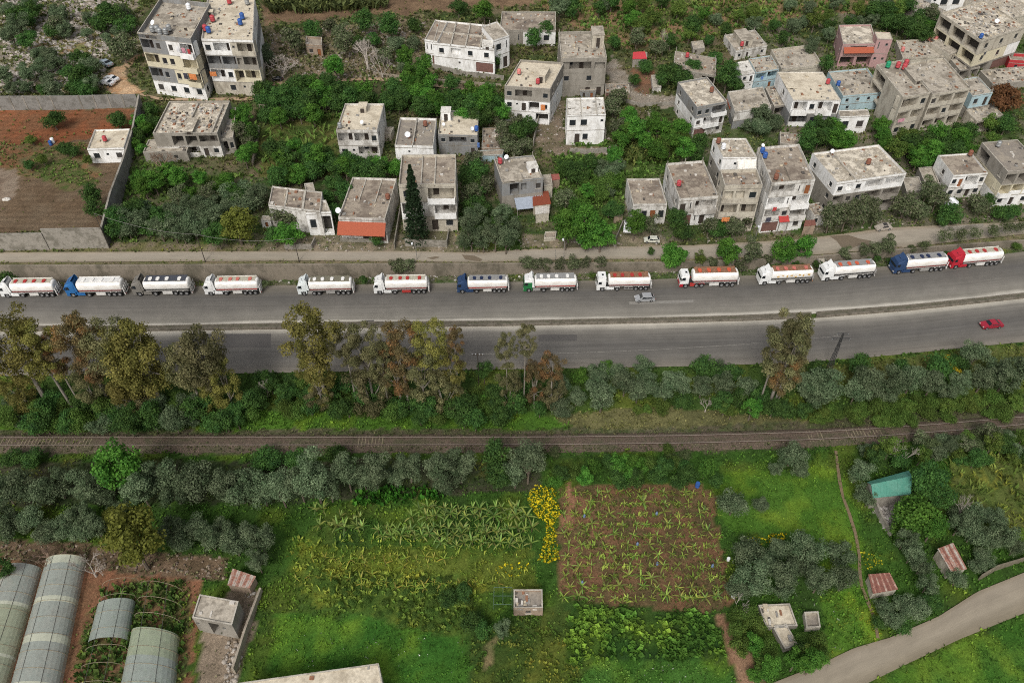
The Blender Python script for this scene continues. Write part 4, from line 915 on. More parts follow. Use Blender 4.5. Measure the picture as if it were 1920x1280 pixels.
def house(key, label, fl, fr, bl, base, front, side='w.w', walls='K', roof='grey', par=.55, cat='house', group=None, rooms=(), ntank=0, sidewall=None,
          coping=True, columns=False, debris=0.0, name=None, parts=(), awn=(), sidefloors=None, drop=2.0, open_ground=False, balc=None):
    nf = len(front); H, g_ = solve_height(fl[0], fl[1], base)
    z0 = g_[2]; zt = z0+H
    A = Vector(hit(fl[0], fl[1], zt)); B = Vector(hit(fr[0], fr[1], zt)); D = Vector(hit(bl[0], bl[1], zt))
    u = B-A; v = D-A; w = u.length; u.normalize(); n_ = Vector((-u.y, u.x, 0))
    dep = v.length; vv = v.normalized(); s_ = max(-.30, min(.30, vv.dot(u))); v = (u*s_+n_*math.sqrt(1-s_*s_)); 
    zr = zt-par; O = Vector((A.x, A.y, z0))+u*w/2+v*dep/2; O.z = z0
    root = empty(name or 'house', tuple(O), 0, label, cat, group); A0_ = A-O; A0_.z = 0
    z_ = lambda z: z-z0
    fh = (zr-z0+.0)/nf; k = fh/3.0
    BL[key] = dict(A=Vector((A.x, A.y, zr)), u=u, v=v, w=w, d=dep, z0=z0, fh=fh, label=label, root=root, O=O)
    mb = MB(); wl = [walls[min(i, len(walls)-1)] for i in range(nf)] if isinstance(walls, (list, tuple)) else [walls]*nf
    Pm = lambda s, t, z: A0_+u*s+v*t+Vector((0, 0, z))
    def facade(P0, U, N_, width, pats, detail):
        """P0 left foot seen from outside, U along, N_ outward"""
        for fi, pat in enumerate(pats):
            za, zb = fi*fh, (fi+1)*fh
            if fi == 0: za = -drop
            zf = fi*fh; wc = wl[min(fi, len(wl)-1)]
            tot = sum(WT[c] for c in pat); x = 0
            for ci, c in enumerate(pat):
                cw = width*WT[c]/tot; xa, xb = x, x+cw; x = xb
                wm = PL[wc[min(int(ci/len(pat)*len(wc)), len(wc)-1)]] if detail != 2 else PL[sidewall or wc[0]]
                Q = lambda s, z, o=0: P0+U*s+N_*o+Vector((0, 0, z))
                if c == '.': mb.quad(Q(xa, za), Q(xb, za), Q(xb, zb), Q(xa, zb), wm); continue
                mid = (xa+xb)/2; jz = zf
                if c == 'w': hw, a_, b_, dp = min(.62*k, cw*.3), .95*k, 2.2*k, .22
                elif c == 's': hw, a_, b_, dp = min(.28*k, cw*.3), 1.6*k, 2.15*k, .22
                elif c == 'v': hw, a_, b_, dp = min(.14*k, cw*.25), .9*k, 2.4*k, .3
                elif c in 'd': hw, a_, b_, dp = min(.55*k, cw*.35), .05, 2.25*k, .25
                elif c in 'Bb': hw, a_, b_, dp = cw*.44, .08, fh-.28*k, min(2.7, dep*.36)
                elif c == 'g': hw, a_, b_, dp = cw*.42, .05, fh-.45*k, .3
                elif c == 'o': hw, a_, b_, dp = cw*.42, .08, fh-.35*k, min(2.5, dep*.4)
                else: hw, a_, b_, dp = cw*.4, .9*k, fh-.5*k, .9
                x0_, x1_, y0_, y1_ = mid-hw, mid+hw, jz+a_, jz+b_
                mb.quad(Q(xa, za), Q(x0_, za), Q(x0_, zb), Q(xa, zb), wm); mb.quad(Q(x1_, za), Q(xb, za), Q(xb, zb), Q(x1_, zb), wm)
                mb.quad(Q(x0_, za), Q(x1_, za), Q(x1_, y0_), Q(x0_, y0_), wm); mb.quad(Q(x0_, y1_), Q(x1_, y1_), Q(x1_, zb), Q(x0_, zb), wm)
                rv = wm
                mb.quad(Q(x0_, y0_), Q(x0_, y0_, -dp), Q(x0_, y1_, -dp), Q(x0_, y1_), rv); mb.quad(Q(x1_, y0_, -dp), Q(x1_, y0_), Q(x1_, y1_), Q(x1_, y1_, -dp), rv)
                mb.quad(Q(x0_, y1_), Q(x0_, y1_, -dp), Q(x1_, y1_, -dp), Q(x1_, y1_), rv); mb.quad(Q(x0_, y0_, -dp), Q(x0_, y0_), Q(x1_, y0_), Q(x1_, y0_, -dp), rv)
                if c in 'wsv':
                    f = MB(); e = .05*k
                    for (p, q, r_, t_) in ((x0_, x0_+e, y0_, y1_), (x1_-e, x1_, y0_, y1_), (x0_+e, x1_-e, y0_, y0_+e), (x0_+e, x1_-e, y1_-e, y1_)):
                        f.hexa([Q(p, r_, -.16), Q(q, r_, -.16), Q(q, r_, -.08), Q(p, r_, -.08), Q(p, t_, -.16), Q(q, t_, -.16), Q(q, t_, -.08), Q(p, t_, -.08)], m_frame)
                    if c == 'w': f.hexa([Q(x0_-.12, y0_-.1, .0), Q(x1_+.12, y0_-.1, .0), Q(x1_+.12, y0_-.1, .12), Q(x0_-.12, y0_-.1, .12), Q(x0_-.12, y0_-.003, .0), Q(x1_+.12, y0_-.003, .0), Q(x1_+.12, y0_-.003, .12), Q(x0_-.12, y0_-.003, .12)], m_cop)
                    fo = f.build('window', root)
                    pm = MB(); pm.quad(Q(x0_, y0_, -.14), Q(x1_, y0_, -.14), Q(x1_, y1_, -.14), Q(x0_, y1_, -.14), m_pane if random.random() < .8 else m_void); pm.build('pane', fo)
                    mb.quad(Q(x0_, y0_, -dp), Q(x1_, y0_, -dp), Q(x1_, y1_, -dp), Q(x0_, y1_, -dp), m_void)
                elif c == 'd':
                    mb.quad(Q(x0_, y0_, -dp), Q(x1_, y0_, -dp), Q(x1_, y1_, -dp), Q(x0_, y1_, -dp), m_void)
                    pm = MB(); pm.quad(Q(x0_, y0_, -.2), Q(x1_, y0_, -.2), Q(x1_, y1_, -.2), Q(x0_, y1_, -.2), m_door if random.random() < .75 else m_wood); pm.build('door', root)
                elif c == 'g':
                    mb.quad(Q(x0_, y0_, -dp), Q(x1_, y0_, -dp), Q(x1_, y1_, -dp), Q(x0_, y1_, -dp), m_void)
                    pm = MB(); pm.quad(Q(x0_, y0_, -.2), Q(x1_, y0_, -.2), Q(x1_, y1_-(.3 if random.random() < .5 else 0), -.2), Q(x0_, y1_-.1, -.2), m_shut); pm.build('shutter', root)
                elif c == 'o': mb.quad(Q(x0_, y0_, -dp), Q(x1_, y0_, -dp), Q(x1_, y1_, -dp), Q(x0_, y1_, -dp), m_void)
                elif c in 'Bbc':
                    mb.quad(Q(x0_, y0_, -dp), Q(x1_, y0_, -dp), Q(x1_, y1_, -dp), Q(x0_, y1_, -dp), wm)
                    if c != 'c':
                        pm = MB(); dw = min(1.0*k, hw*.5); dx = mid+hw*random.choice((-.45, .0, .4))
                        pm.hexa([Q(dx-dw/2, y0_, -dp+.004), Q(dx+dw/2, y0_, -dp+.004), Q(dx+dw/2, y0_, -dp+.06), Q(dx-dw/2, y0_, -dp+.06), Q(dx-dw/2, y0_+2.1*k, -dp+.004), Q(dx+dw/2, y0_+2.1*k, -dp+.004), Q(dx+dw/2, y0_+2.1*k, -dp+.06), Q(dx-dw/2, y0_+2.1*k, -dp+.06)], m_door); pm.build('door', root)
                        if hw > 1.6*k and random.random() < .7:
                            dx2 = dx+(hw*.75 if dx < mid+.1 else -hw*.75); pm = MB(); dx2 = min(max(dx2, x0_+.6), x1_-.6)
                            pm.hexa([Q(dx2-.45*k, y0_+.9*k, -dp+.004), Q(dx2+.45*k, y0_+.9*k, -dp+.004), Q(dx2+.45*k, y0_+.9*k, -dp+.05), Q(dx2-.45*k, y0_+.9*k, -dp+.05), Q(dx2-.45*k, y0_+2*k, -dp+.004), Q(dx2+.45*k, y0_+2*k, -dp+.004), Q(dx2+.45*k, y0_+2*k, -dp+.05), Q(dx2-.45*k, y0_+2*k, -dp+.05)], m_pane); pm.build('window', root)
                    if c in 'Bb':
                        bm_ = MB(); pr = .9 if c == 'B' else .06; ph = .95*k; m_ = PL[balc] if balc else wm; t = .14; xl, xr = x0_-.15, x1_+.15
                        def bx(p, q, r_, s2, oa, ob): bm_.hexa([Q(p, r_, oa), Q(q, r_, oa), Q(q, r_, ob), Q(p, r_, ob), Q(p, s2, oa), Q(q, s2, oa), Q(q, s2, ob), Q(p, s2, ob)], m_)
                        if c == 'B':
                            bx(xl, xr, y0_-.28, y0_-.05, .003, pr); bx(xl, xr, y0_-.05, y0_+ph, pr-t, pr)
                            bx(xl, xl+t, y0_-.05, y0_+ph, .003, pr-t); bx(xr-t, xr, y0_-.05, y0_+ph, .003, pr-t)
                        else: bx(x0_, x1_, y0_, y0_+ph, -t, .03)
                        bm_.build('balcony', root)
    for fi in range(1, nf+1):      # floor slabs show as thin proud bands on the front
        zz = fi*fh-.16; q0, q1 = A0_-n_*.05, A0_+u*w-n_*.05
        mb.hexa([q0+Vector((0,0,zz)), q1+Vector((0,0,zz)), q1+n_*.046+Vector((0,0,zz)), q0+n_*.046+Vector((0,0,zz)), q0+Vector((0,0,zz+.14)), q1+Vector((0,0,zz+.14)), q1+n_*.046+Vector((0,0,zz+.14)), q0+n_*.046+Vector((0,0,zz+.14))], PL['K'])
    side_l = fl[0] > 960; pl = [side]*nf if isinstance(side, str) else side
    blank = ['.']*nf
    facade(A0_, u, -n_, w, front, 1)
    facade(A0_+u*w, v, u, dep, pl if (not side_l) else blank, 2)
    facade(A0_+v*dep, -v, -u, dep, pl if side_l else blank, 2)
    facade(A0_+v*dep+u*w, -u, n_, w, blank, 2)
    if par > 0:            # outer faces of the parapet, then its inner faces and top
        wm = PL[wl[-1][0]] if coping else PL['K']; zr_, zt_ = z_(zr), z_(zt); t = .22
        for (p, q) in (((0,0),(w,0)), ((w,0),(w,dep)), ((w,dep),(0,dep)), ((0,dep),(0,0))):
            mb.quad(Pm(*p, zr_), Pm(*q, zr_), Pm(*q, zt_), Pm(*p, zt_), wm)
        ins = [(t,t),(w-t,t),(w-t,dep-t),(t,dep-t)]; out = [(0,0),(w,0),(w,dep),(0,dep)]
        for i in range(4):
            j = (i+1) % 4
            mb.quad(Pm(*ins[j], zr_), Pm(*ins[i], zr_), Pm(*ins[i], zt_), Pm(*ins[j], zt_), wm)
            mb.quad(Pm(*out[i], zt_), Pm(*out[j], zt_), Pm(*ins[j], zt_), Pm(*ins[i], zt_), m_cop)
    mb.build('wall', root)
    rb = MB(); rb.quad(Pm(.02,.02,z_(zr)+.01), Pm(w-.02,.02,z_(zr)+.01), Pm(w-.02,dep-.02,z_(zr)+.01), Pm(.02,dep-.02,z_(zr)+.01), RF[roof])
    rb.build('roof', root)
    if not columns and nf > 1 and roof in ('grey','brown') and len(key) % 2 == 0: columns = True
    if columns:
        for (s, t) in ((.3,.3),(w-.3,.3),(w-.3,dep-.3),(.3,dep-.3),(w/2,dep-.3),(w/2,.3)):
            h = random.uniform(.8, 1.7); c_ = Pm(s, t, z_(zr)); cb = MB(); cb.box(c_.x-.09, c_.y-.09, c_.z, c_.x+.09, c_.y+.09, c_.z+h, PL['K']); cb.build('roof_column', root)
    for (a, b, c, d, h, code) in rooms:      # stair room on the roof: fractions of the roof, height, wall code
        rm_ = MB(); zr_ = z_(zr)+.012
        cs = [Pm(w*a, dep*c, zr_), Pm(w*b, dep*c, zr_), Pm(w*b, dep*d, zr_), Pm(w*a, dep*d, zr_)]
        if code == '-':
            t = .12
            rm_.hexa(cs+[q+Vector((0,0,h)) for q in cs], m_cop); rm_.build('roof_wall', root); continue
        tp = [q+Vector((0,0,h)) for q in cs]
        rm_.hexa(cs+tp, PL[code]); so_ = rm_.build('stair_room', root)
        lid = MB(); e = .12; c0 = [q+(-u if i in (0,3) else u)*e+(-v if i < 2 else v)*e+Vector((0,0,.003)) for i, q in enumerate(tp)]
        lid.hexa(c0+[q+Vector((0,0,.12)) for q in c0], RF[roof] if code != 'W' else RF['white']); lid.build('roof', so_)
        dm = MB(); m0 = (cs[0]+cs[1])/2; dw = min(.5, w*(b-a)*.3); q0, q1 = m0-u*dw-n_*.02, m0+u*dw-n_*.02
        dm.quad(q0, q1, q1+Vector((0,0,h*.8)), q0+Vector((0,0,h*.8)), m_door); dm.build('door', so_)
    for (a, b, zf0, zf1, outw, m_, nm) in awn:  # tiled or tin awning on the front
        am = MB(); p0 = Pm(w*a, 0, fh*nf*zf1)-n_*.01; p1 = Pm(w*b, 0, fh*nf*zf1)-n_*.01; q0 = Pm(w*a, 0, fh*nf*zf0)-n_*outw; q1 = Pm(w*b, 0, fh*nf*zf0)-n_*outw; dz = Vector((0,0,-.12))
        am.hexa([q0+dz, q1+dz, p1+dz, p0+dz, q0, q1, p1, p0], m_); ao = am.build(nm, root); plane_uv(ao)
        pm = MB()
        for q in (q0+u*.2+n_*.2, q1-u*.2+n_*.2): pm.box(q.x-.08, q.y-.08, z_(z0)-.3 if zf0 < .5 else q.z-.5, q.x+.08, q.y+.08, q.z-.05, PL['K'])
        pm.build('awning_post', ao)
    debris = debris*1.4+.05
    if debris:
        n = int(w*dep*debris); rg = random.Random(hash(key) & 0xffff if False else sum(map(ord, key)))
        db = MB(); 
        for _ in range(n):
            s, t = rg.uniform(.05, .95)*w, rg.uniform(.05, .95)*dep; c_ = O+Pm(s, t, z_(zr)+.01); e = rg.uniform(.08, .38); f = rg.uniform(.08, .5); h = rg.uniform(.05, .35)
            db.box(c_.x-e, c_.y-f, c_.z, c_.x+e, c_.y+f, c_.z+h, rg.choice(DEB))
        if n: o_ = db.build('roof_clutter'); tag(o_, 'scattered blocks and junk lying on the roof of the '+label, 'clutter', kind='stuff')
    return root
DEB = [mat('junk_pale', (.5,.47,.42), var=.2), mat('junk_grey', (.25,.24,.22), var=.2), mat('junk_rust', (.24,.12,.07), var=.25), mat('junk_dark', (.09,.08,.07), var=.2), mat('junk_cream', (.45,.39,.29), var=.2)]
TK = {'red': mat('red_plastic', (.40,.06,.07), rough=.45, var=.06), 'blue': mat('blue_plastic', (.035,.10,.32), rough=.45, var=.06), 'green': mat('green_plastic', (.02,.26,.13), rough=.45, var=.06),
      'white': mat('white_plastic', (.72,.74,.76), rough=.45, var=.05), 'steel': mat('zinc_tank', (.33,.34,.34), rough=.45, metal=.4, var=.12), 'pink': mat('faded_red_plastic', (.55,.2,.18), rough=.6, var=.06), 'rusty': mat('rusty_tank', (.20,.085,.055), var=.2)}
def tank(key, s, t, colr, where, size=1.0, horiz=False):
    b = BL[key]; P0 = b['A']+b['u']*b['w']*s+b['v']*b['d']*t; P0.z += .02
    root = empty('water_tank', tuple(P0), random.uniform(0, 3), f'{colr if colr != "steel" else "grey metal"} water tank {where}', 'water tank', 'water tanks on the roofs'); root.scale = (size,)*3
    st = MB()
    for (x, y) in ((-.4,-.4),(.4,-.4),(.4,.4),(-.4,.4)): st.box(x-.04, y-.04, 0, x+.04, y+.04, .35, m_dark)
    st.box(-.5, -.5, .35, .5, .5, .41, m_dark); st.build('stand', root)
    tb = MB(); N = 16
    rg = lambda r_, z: [(r_*math.cos(2*math.pi*q/N), r_*math.sin(2*math.pi*q/N), z) for q in range(N)]
    tb.loft([rg(.58,.41),rg(.62,.5),rg(.62,.85),rg(.59,.88),rg(.62,.91),rg(.62,1.3),rg(.59,1.33),rg(.62,1.36),rg(.62,1.65),rg(.5,1.83),rg(.24,1.92)], TK[colr]); tb.build('tank_body', root, True)
    lb = MB(); lb.cyl((0,0,1.9), .24, .1, TK[colr], 12); lb.build('lid', root); return root
def dish(key, s, t, where, r=.75):
    r *= .72
    b = BL[key]; P0 = b['A']+b['u']*b['w']*s+b['v']*b['d']*t
    root = empty('satellite_dish', tuple(P0), random.uniform(-.6, .6), f'round satellite dish {where}', 'satellite dish', 'satellite dishes on the roofs')
    db = MB(); N = 16; T_ = Vector((0, -.75, .66)); a = Vector((1,0,0)); bb = T_.cross(a); c = Vector((0,0,1.2))
    db.loft([[c+T_*(.25*(q/r)**2*r)+(a*math.cos(2*math.pi*i/N)+bb*math.sin(2*math.pi*i/N))*q for i in range(N)] for q in (.02, r*.5, r)], TK['white'], False); db.build('reflector', root)
    pb = MB(); pb.tube((0,0,0), (0,.05,1.15), .05, .05, m_alu); pb.tube(c, c+T_*.9*r, .02, .02, m_alu); pb.build('mast', root); return root
def cloth(key, s, zf, w_, h_, col, label, out=1.0):
    b = BL[key]; n_ = Vector((b['u'].y, -b['u'].x, 0)); P0 = b['A']+b['u']*b['w']*s+n_*out; P0.z = b['z0']+b['fh']*zf
    mb = MB(); N = 6
    for i in range(N):
        x0, x1 = -w_/2+w_*i/N, -w_/2+w_*(i+1)/N; o0, o1 = .12*math.sin(i*2.1), .12*math.sin((i+1)*2.1)
        q = lambda x, z, o: b['u']*x+n_*o+Vector((0,0,z))
        mb.quad(q(x0, -h_, o0), q(x1, -h_, o1), q(x1, 0, o1*.3), q(x0, 0, o0*.3), mat('cloth_'+col, {'orange': (.55,.2,.07), 'red': (.4,.05,.05), 'dark': (.05,.05,.07), 'white': (.65,.65,.66), 'blue': (.1,.18,.4), 'pink': (.5,.25,.3), 'grey': (.2,.2,.21)}[col], var=.2))
    o = mb.build('hanging_cloth'); o.location = P0; tag(o, label, 'laundry')
    m_ = o.modifiers.new('thick', 'SOLIDIFY'); m_.thickness = .03; return o

house('apt1', 'tall apartment block with grey, white and cream floors at the upper left', (257,61),(357,73),(291,-4), 175, ['wwww','bw.w.B','bww.B','bw.w.B'], 'w.w.w', ['W',['G','C'],['C'],['G','W']], 'grey', 1.3, 'apartment building', rooms=[(.6,.95,.3,.45,.9,'Y'),(.0,.35,.0,.02,1.0,'G')], debris=.05, name='apartment_building')
house('apt2', 'second tall apartment block with cream roof, right of the first', (377,73),(474,76),(389,-6), 176, ['.wsw','bwob','bbcb','wbsb'], 'ww.', ['Y',['W','C'],['G','K'],['W','Y']], 'cream', .6, 'apartment building', rooms=[(.02,.18,.55,.6,1.4,'K')], debris=.06, name='apartment_building', balc=None)
house('ruin1', 'wide damaged house with a broken cream roof and collapsed slabs', (286,250),(407,249),(317,190), 294, ['dwbdw','..oob'], 'w..', ['T','K'], 'mottle', .5, rooms=[(.48,.5,0,.95,.5,'-'),(.5,.62,0,.4,.9,'K'),(.9,.92,.0,.9,.5,'-')], debris=.35)
house('ruin1b', 'low grey porch wing in front of the damaged house', (268,285),(350,284),(278,262), 303, ['.w'], '.', 'K', 'grey', .35, 'outbuilding', debris=.1, name='porch_wing')
house('whitehut', 'small white flat roofed hut inside the compound wall', (163,279),(232,277),(177,243), 305, ['wsw'], 'w', 'W', 'cream', .4, 'hut', name='hut')
house('stonehut', 'tiny roofless brown stone hut on the scrubby slope', (573,83),(603,85),(574,68), 104, ['wd'], '.', 'D', 'brown', .6, 'hut', name='hut')
house('villa', 'long white two storey villa with brown roof panels', (812,80),(927,92),(824,38), 126, ['..s.g','wcww'], 'w', 'W', 'brown', .5, 'villa', rooms=[(.28,.3,0,.98,.5,'-'),(.52,.54,0,.98,.5,'-'),(.76,.78,0,.98,.5,'-'),(.02,.98,.5,.52,.5,'-'),(.8,.97,.0,.25,1.0,'W')], debris=.05, name='villa')
house('villaleft', 'left wing of the white villa with tall slit windows', (796,74),(820,78),(816,37), 120, ['og','vvv'], '.', 'W', 'brown', .4, 'villa wing', name='villa_wing')
house('villaright', 'right stair wing of the white villa with tall narrow windows', (925,76),(955,66),(918,48), 134, ['dd','wv'], 'ww', 'W', 'grey', .4, 'villa wing', name='villa_wing')
house('back7', 'low concrete house with solar heater behind the white villa', (937,57),(1042,57),(941,22), 84, ['.v.w'], '.', [['K','W']], 'brown', .5, debris=.08)
house('cream8', 'cream roofed three storey white house with open top loggia', (946,161),(1032,167),(976,112), 226, ['.w.o','wsdow','wb.w'], 'ww.', ['W','W','K'], 'cream', .6, rooms=[(.62,.8,.25,.6,2.2,'Y')], debris=.02)
house('unfin9', 'unfinished grey concrete house with a tower room on top', (1052,110),(1138,108),(1047,60), 181, ['..dd','w.w.','bc'], 'w.o', 'K', 'grey', .8, rooms=[(.72,.98,.45,.8,3.6,'Y')], debris=.12)
house('unfin9b', 'high left terrace of the unfinished grey house', (1047,80),(1140,84),(1047,62), 112, ['..ow'], 'o', 'K', 'grey', .5, name='house_terrace', cat='terrace', debris=.15) if False else None
house('shed10', 'small grey outhouse with two dark doors behind the white roofed house', (1088,170),(1117,170),(1088,159), 183, ['dd'], '.', 'G', 'grey', .2, 'outbuilding', name='outhouse')
house('shed10b', 'low flat shed with junk on its roof beside the lane', (1135,172),(1181,174),(1134,156), 184, ['g..'], '.', 'D', 'grey', .2, 'shed', name='shed', debris=.4)
house('white11', 'small white two storey house with blotchy white painted roof', (1064,216),(1136,214),(1062,184), 271, ['.dw..','ww.s'], 'w', ['W','W'], 'white', .3, rooms=[(.36,.38,0,1,.25,'-'),(.76,.79,0,1,.3,'-')], debris=.1)
house('terrace11', 'concrete terrace in front of the white roofed house', (1064,250),(1137,248),(1064,241), 262, ['....'], '.', 'K', 'grey', .5, 'terrace', name='terrace')
house('redroof', 'tiny shed with a flat bright red roof', (1186,112),(1213,111),(1187,99), 121, ['.'], '.', 'K', 'grey', .05, 'shed', name='shed')
house('flat13', 'low brown flat roofed house with one red tank', (1262,128),(1342,142),(1266,96), 152, ['.w.o'], 'o.', 'K', 'brown', .25, columns=True, debris=.15)
house('block14', 'three storey grey and white house with two balconies, turned slightly', (1307,201),(1364,190),(1271,154), 259, ['g.w','wBd','wwB'], 'w.w', ['T','W','G'], 'mottle', .5, balc='W', debris=.03)
house('villa15', 'concrete house with red edged roof and open stair room', (1380,96),(1439,85),(1358,66), 113, ['wd.w'], 'w', ['T'], 'grey', .5, rooms=[(.25,.62,.25,.9,1.9,'Y')], columns=True, debris=.06)
house('white16', 'white house front half with white terrace and blue balcony beside it', (1391,140),(1416,136),(1379,117), 172, ['ws','wd'], 'w', 'W', 'white', .2)
house('blue16', 'narrow blue fronted house with rough roof', (1418,136),(1461,129),(1404,110), 170, ['sd','bb'], '.', 'B', 'grey', .3, balc='B', debris=.3)
house('flat17', 'single storey flat roofed house with wide low parapet', (1466,131),(1542,121),(1446,93), 146, ['...'], '.', 'Y', 'grey', .7, debris=.08)
house('low18', 'low grey roofed house partly behind a tree with pale front half', (1378,210),(1446,200),(1370,172), 242, ['.w..','.'], 'w', ['G','T'], 'grey', .3, debris=.08)
house('cream19', 'wide cream roofed white house with shaded balconies', (1487,188),(1577,188),(1457,135), 237, ['bw.w','BwBd'], 'w', ['G','W'], 'cream', .12, rooms=[(.0,.2,.38,.62,.35,'Y')], debris=.02, balc='W')
house('blue20', 'pale blue house beside the wide cream roofed one', (1581,180),(1658,173),(1553,134), 210, ['w..','wwwd'], '.', 'B', 'grey', .4, debris=.1)
house('white21', 'small white annex below the pale blue house', (1575,219),(1631,217),(1572,207), 249, ['ww'], '.', 'W', 'grey', .2, 'annex', name='annex')
house('pink22', 'pink house with an orange awning over its balcony', (1581,83),(1644,82),(1573,47), 124, ['oo','.b.'], 'w.w', 'P', 'mottle', .5, awn=[(.05,.95,.72,.92,1.3,m_tile,'awning')])
house('pink22b', 'tall stair tower of the pink house', (1645,73),(1674,74),(1640,60), 126, ['ss','vs'], '.', 'P', 'cream', .1, 'stair tower', name='stair_tower')
house('conc23', 'concrete roofed house between the pink house and the unfinished block', (1693,109),(1776,104),(1687,77), 126, ['....'], '.', 'Y', 'grey', .5, debris=.2)
house('stair23', 'tall narrow stair block with a dark doorway', (1780,103),(1798,96),(1772,80), 128, ['v','d'], '.', 'Y', 'grey', .1, 'stair block', name='stair_tower')
house('apt24', 'beige three storey block with shaded balconies and tanks on its roof edge', (1694,183),(1745,173),(1646,121), 258, ['wsw','bb','bw'], 'o.w', 'Y', 'grey', .5, 'apartment building', debris=.04, name='apartment_building', rooms=[(.75,.98,.3,.75,1.0,'K')])
house('apt24b', 'right half of the beige block with open arches', (1749,177),(1820,165),(1703,119), 246, ['ooo','bwb','wbb'], '.', 'Y', 'grey', .5, 'apartment building', debris=.05, name='apartment_building')
house('blue25', 'small dirty blue and white house beside the beige block', (1824,180),(1862,173),(1804,150), 226, ['oow','wd'], '.', ['K','B'], 'grey', .2, debris=.1)
house('unfin26', 'big unfinished concrete building with columns standing on the roof', (1841,77),(1925,50),(1768,24), 148, ['og','ww.','www'], 'ooo', ['K',['C','W'],'Y'], 'mottle', .4, 'apartment building', columns=True, debris=.3, name='apartment_building')
house('red27', 'white house corner with red painted terrace parapet at the right edge', (1894,112),(1950,116),(1890,99), 130, ['w.'], '.', 'R', 'brown', .9)
house('flat28', 'flat grey roofed house left of the red tree', (1862,158),(1945,150),(1838,132), 172, ['.s.'], '.', 'K', 'grey', .3, debris=.2)
house('flat29', 'flat roofed house at the top right corner with a dark heater panel', (1880,38),(1990,12),(1850,-14), 60, ['ww','ww'], '.', 'Y', 'mottle', .4, debris=.15)
house('white30', 'white fronted house cut by the top edge with a red curtain', (1752,-14),(1835,-18),(1744,-48), 22, ['swww'], '.', 'W', 'grey', .3)
house('low31', 'low grey sheds along the lane at the top right', (1697,12),(1750,38),(1680,-10), 30, ['..'], '.', 'K', 'grey', .2, 'shed', name='shed', debris=.2)
house('mid32', 'two storey cream house with a tank on its corner beside the green grove', (630,244),(707,244),(647,194), 297, ['wsb','bbw'], 'w.w', 'T', 'cream', .55, rooms=[(.4,.6,.7,.9,1.5,'Y')], debris=.07)
house('mid33', 'white house without parapet with a yellow stained terrace', (740,272),(812,274),(750,220), 315, ['....','.s..'], '.', 'W', 'dark', .6, rooms=[(.55,.95,.02,.35,.25,'C'),(.45,.48,0,1,.7,'-')], debris=.15)
house('mid34', 'grey house with a white topped stair room on its cream roof', (821,252),(895,254),(827,207), 288, ['...d','wbw'], 'w', 'G', 'cream', .4, rooms=[(.04,.28,.62,.85,2.4,'W')], debris=.04)
house('yard35', 'low white blue hut behind the three storey concrete house', (893,292),(942,290),(897,282), 303, ['w.d'], '.', 'B', 'brown', .1, 'hut', name='hut')
house('ruin35', 'ruined sandy terrace beside the grey house', (903,278),(942,278),(905,240), 290, ['..'], '.', 'D', 'brown', .3, 'ruin', name='ruin', debris=.4)
house('link33', 'small arched link between the two middle houses', (706,250),(733,250),(712,238), 262, ['d'], '.', 'Y', 'grey', .1, 'annex', name='annex')
house('apt36', 'three storey house with twin white balconies behind the cypress', (747,346),(854,345),(753,290), 432, ['wsdw','B.B','w.B'], 'w.w', ['Y','T','Y'], 'brown', .7, 'apartment building', rooms=[(.38,.4,0,1,.4,'-'),(.62,.64,0,1,.4,'-')], debris=.06, name='apartment_building', balc='W')
house('tile37', 'single storey house with an orange tiled porch roof on the street', (634,407),(722,410),(661,332), 450, ['.wdg'], '..', 'T', 'brown', .55, awn=[(-.02,1.0,.56,.9,2.4,m_tile,'porch_roof')], rooms=[(.3,.32,.45,1,.3,'-'),(.66,.68,.4,1,.3,'-')], debris=.08)
house('ruin38', 'flat grey house with white painted cracks behind the front tree', (503,384),(600,396),(504,349), 425, ['....'], '.', 'T', 'brown', .35, rooms=[(.3,.33,0,1,.3,'-'),(.64,.68,0,1,.3,'-')], debris=.1)
house('ruin38b', 'small white house front with collapsed porch by the street', (573,399),(620,397),(560,378), 440, ['wo'], '.', 'W', 'grey', .4, 'house', debris=.15)
house('tall38c', 'rear raised room of the flat grey house', (575,364),(592,362),(570,344), 388, ['.'], '.', 'T', 'grey', .3, 'annex', name='annex')
house('grey39', 'grey rendered house with a pale front patch and blue tin canopy', (941,341),(1018,333),(926,298), 392, ['....','.oc.w'], 'w', ['K','G'], 'grey', .4, rooms=[(.02,.5,.0,.3,.3,'Y'),(.72,.95,.3,.55,1.4,'W')], debris=.06, awn=[(.3,1.0,.25,.38,3.4,m_tin,'tin_canopy')])
house('annex39', 'narrow annex right of the grey house', (1020,348),(1036,346),(1017,328), 372, ['.'], '.', 'Y', 'grey', .2, 'annex', name='annex')
house('low40', 'one storey house with a damaged white front beside the white pickup', (1187,383),(1251,382),(1175,335), 420, ['.wdw'], '.', 'T', 'brown', .5, debris=.08)
house('conc41', 'two storey concrete house with a red tank and cream awning slab', (1274,373),(1348,367),(1249,306), 424, ['gvd.','dvB'], 'w.w', ['W','T'], 'brown', .6, rooms=[(.3,.62,.02,.42,.35,'T')], debris=.08)
house('top42', 'upper storeys of the tall house draped with a white sheet', (1356,295),(1420,295),(1337,259), 372, ['...','.','.s.s'], 'w.w', ['K','K','W'], 'mottle', .35, debris=.1, name='apartment_building', cat='apartment building')
house('apt42', 'tall narrow beige house full of cluttered balconies', (1359,348),(1430,346),(1350,318), 434, ['ooo','bb','ccw'], 'w.w', 'Y', 'brown', .9, 'apartment building', debris=.25, name='apartment_building')
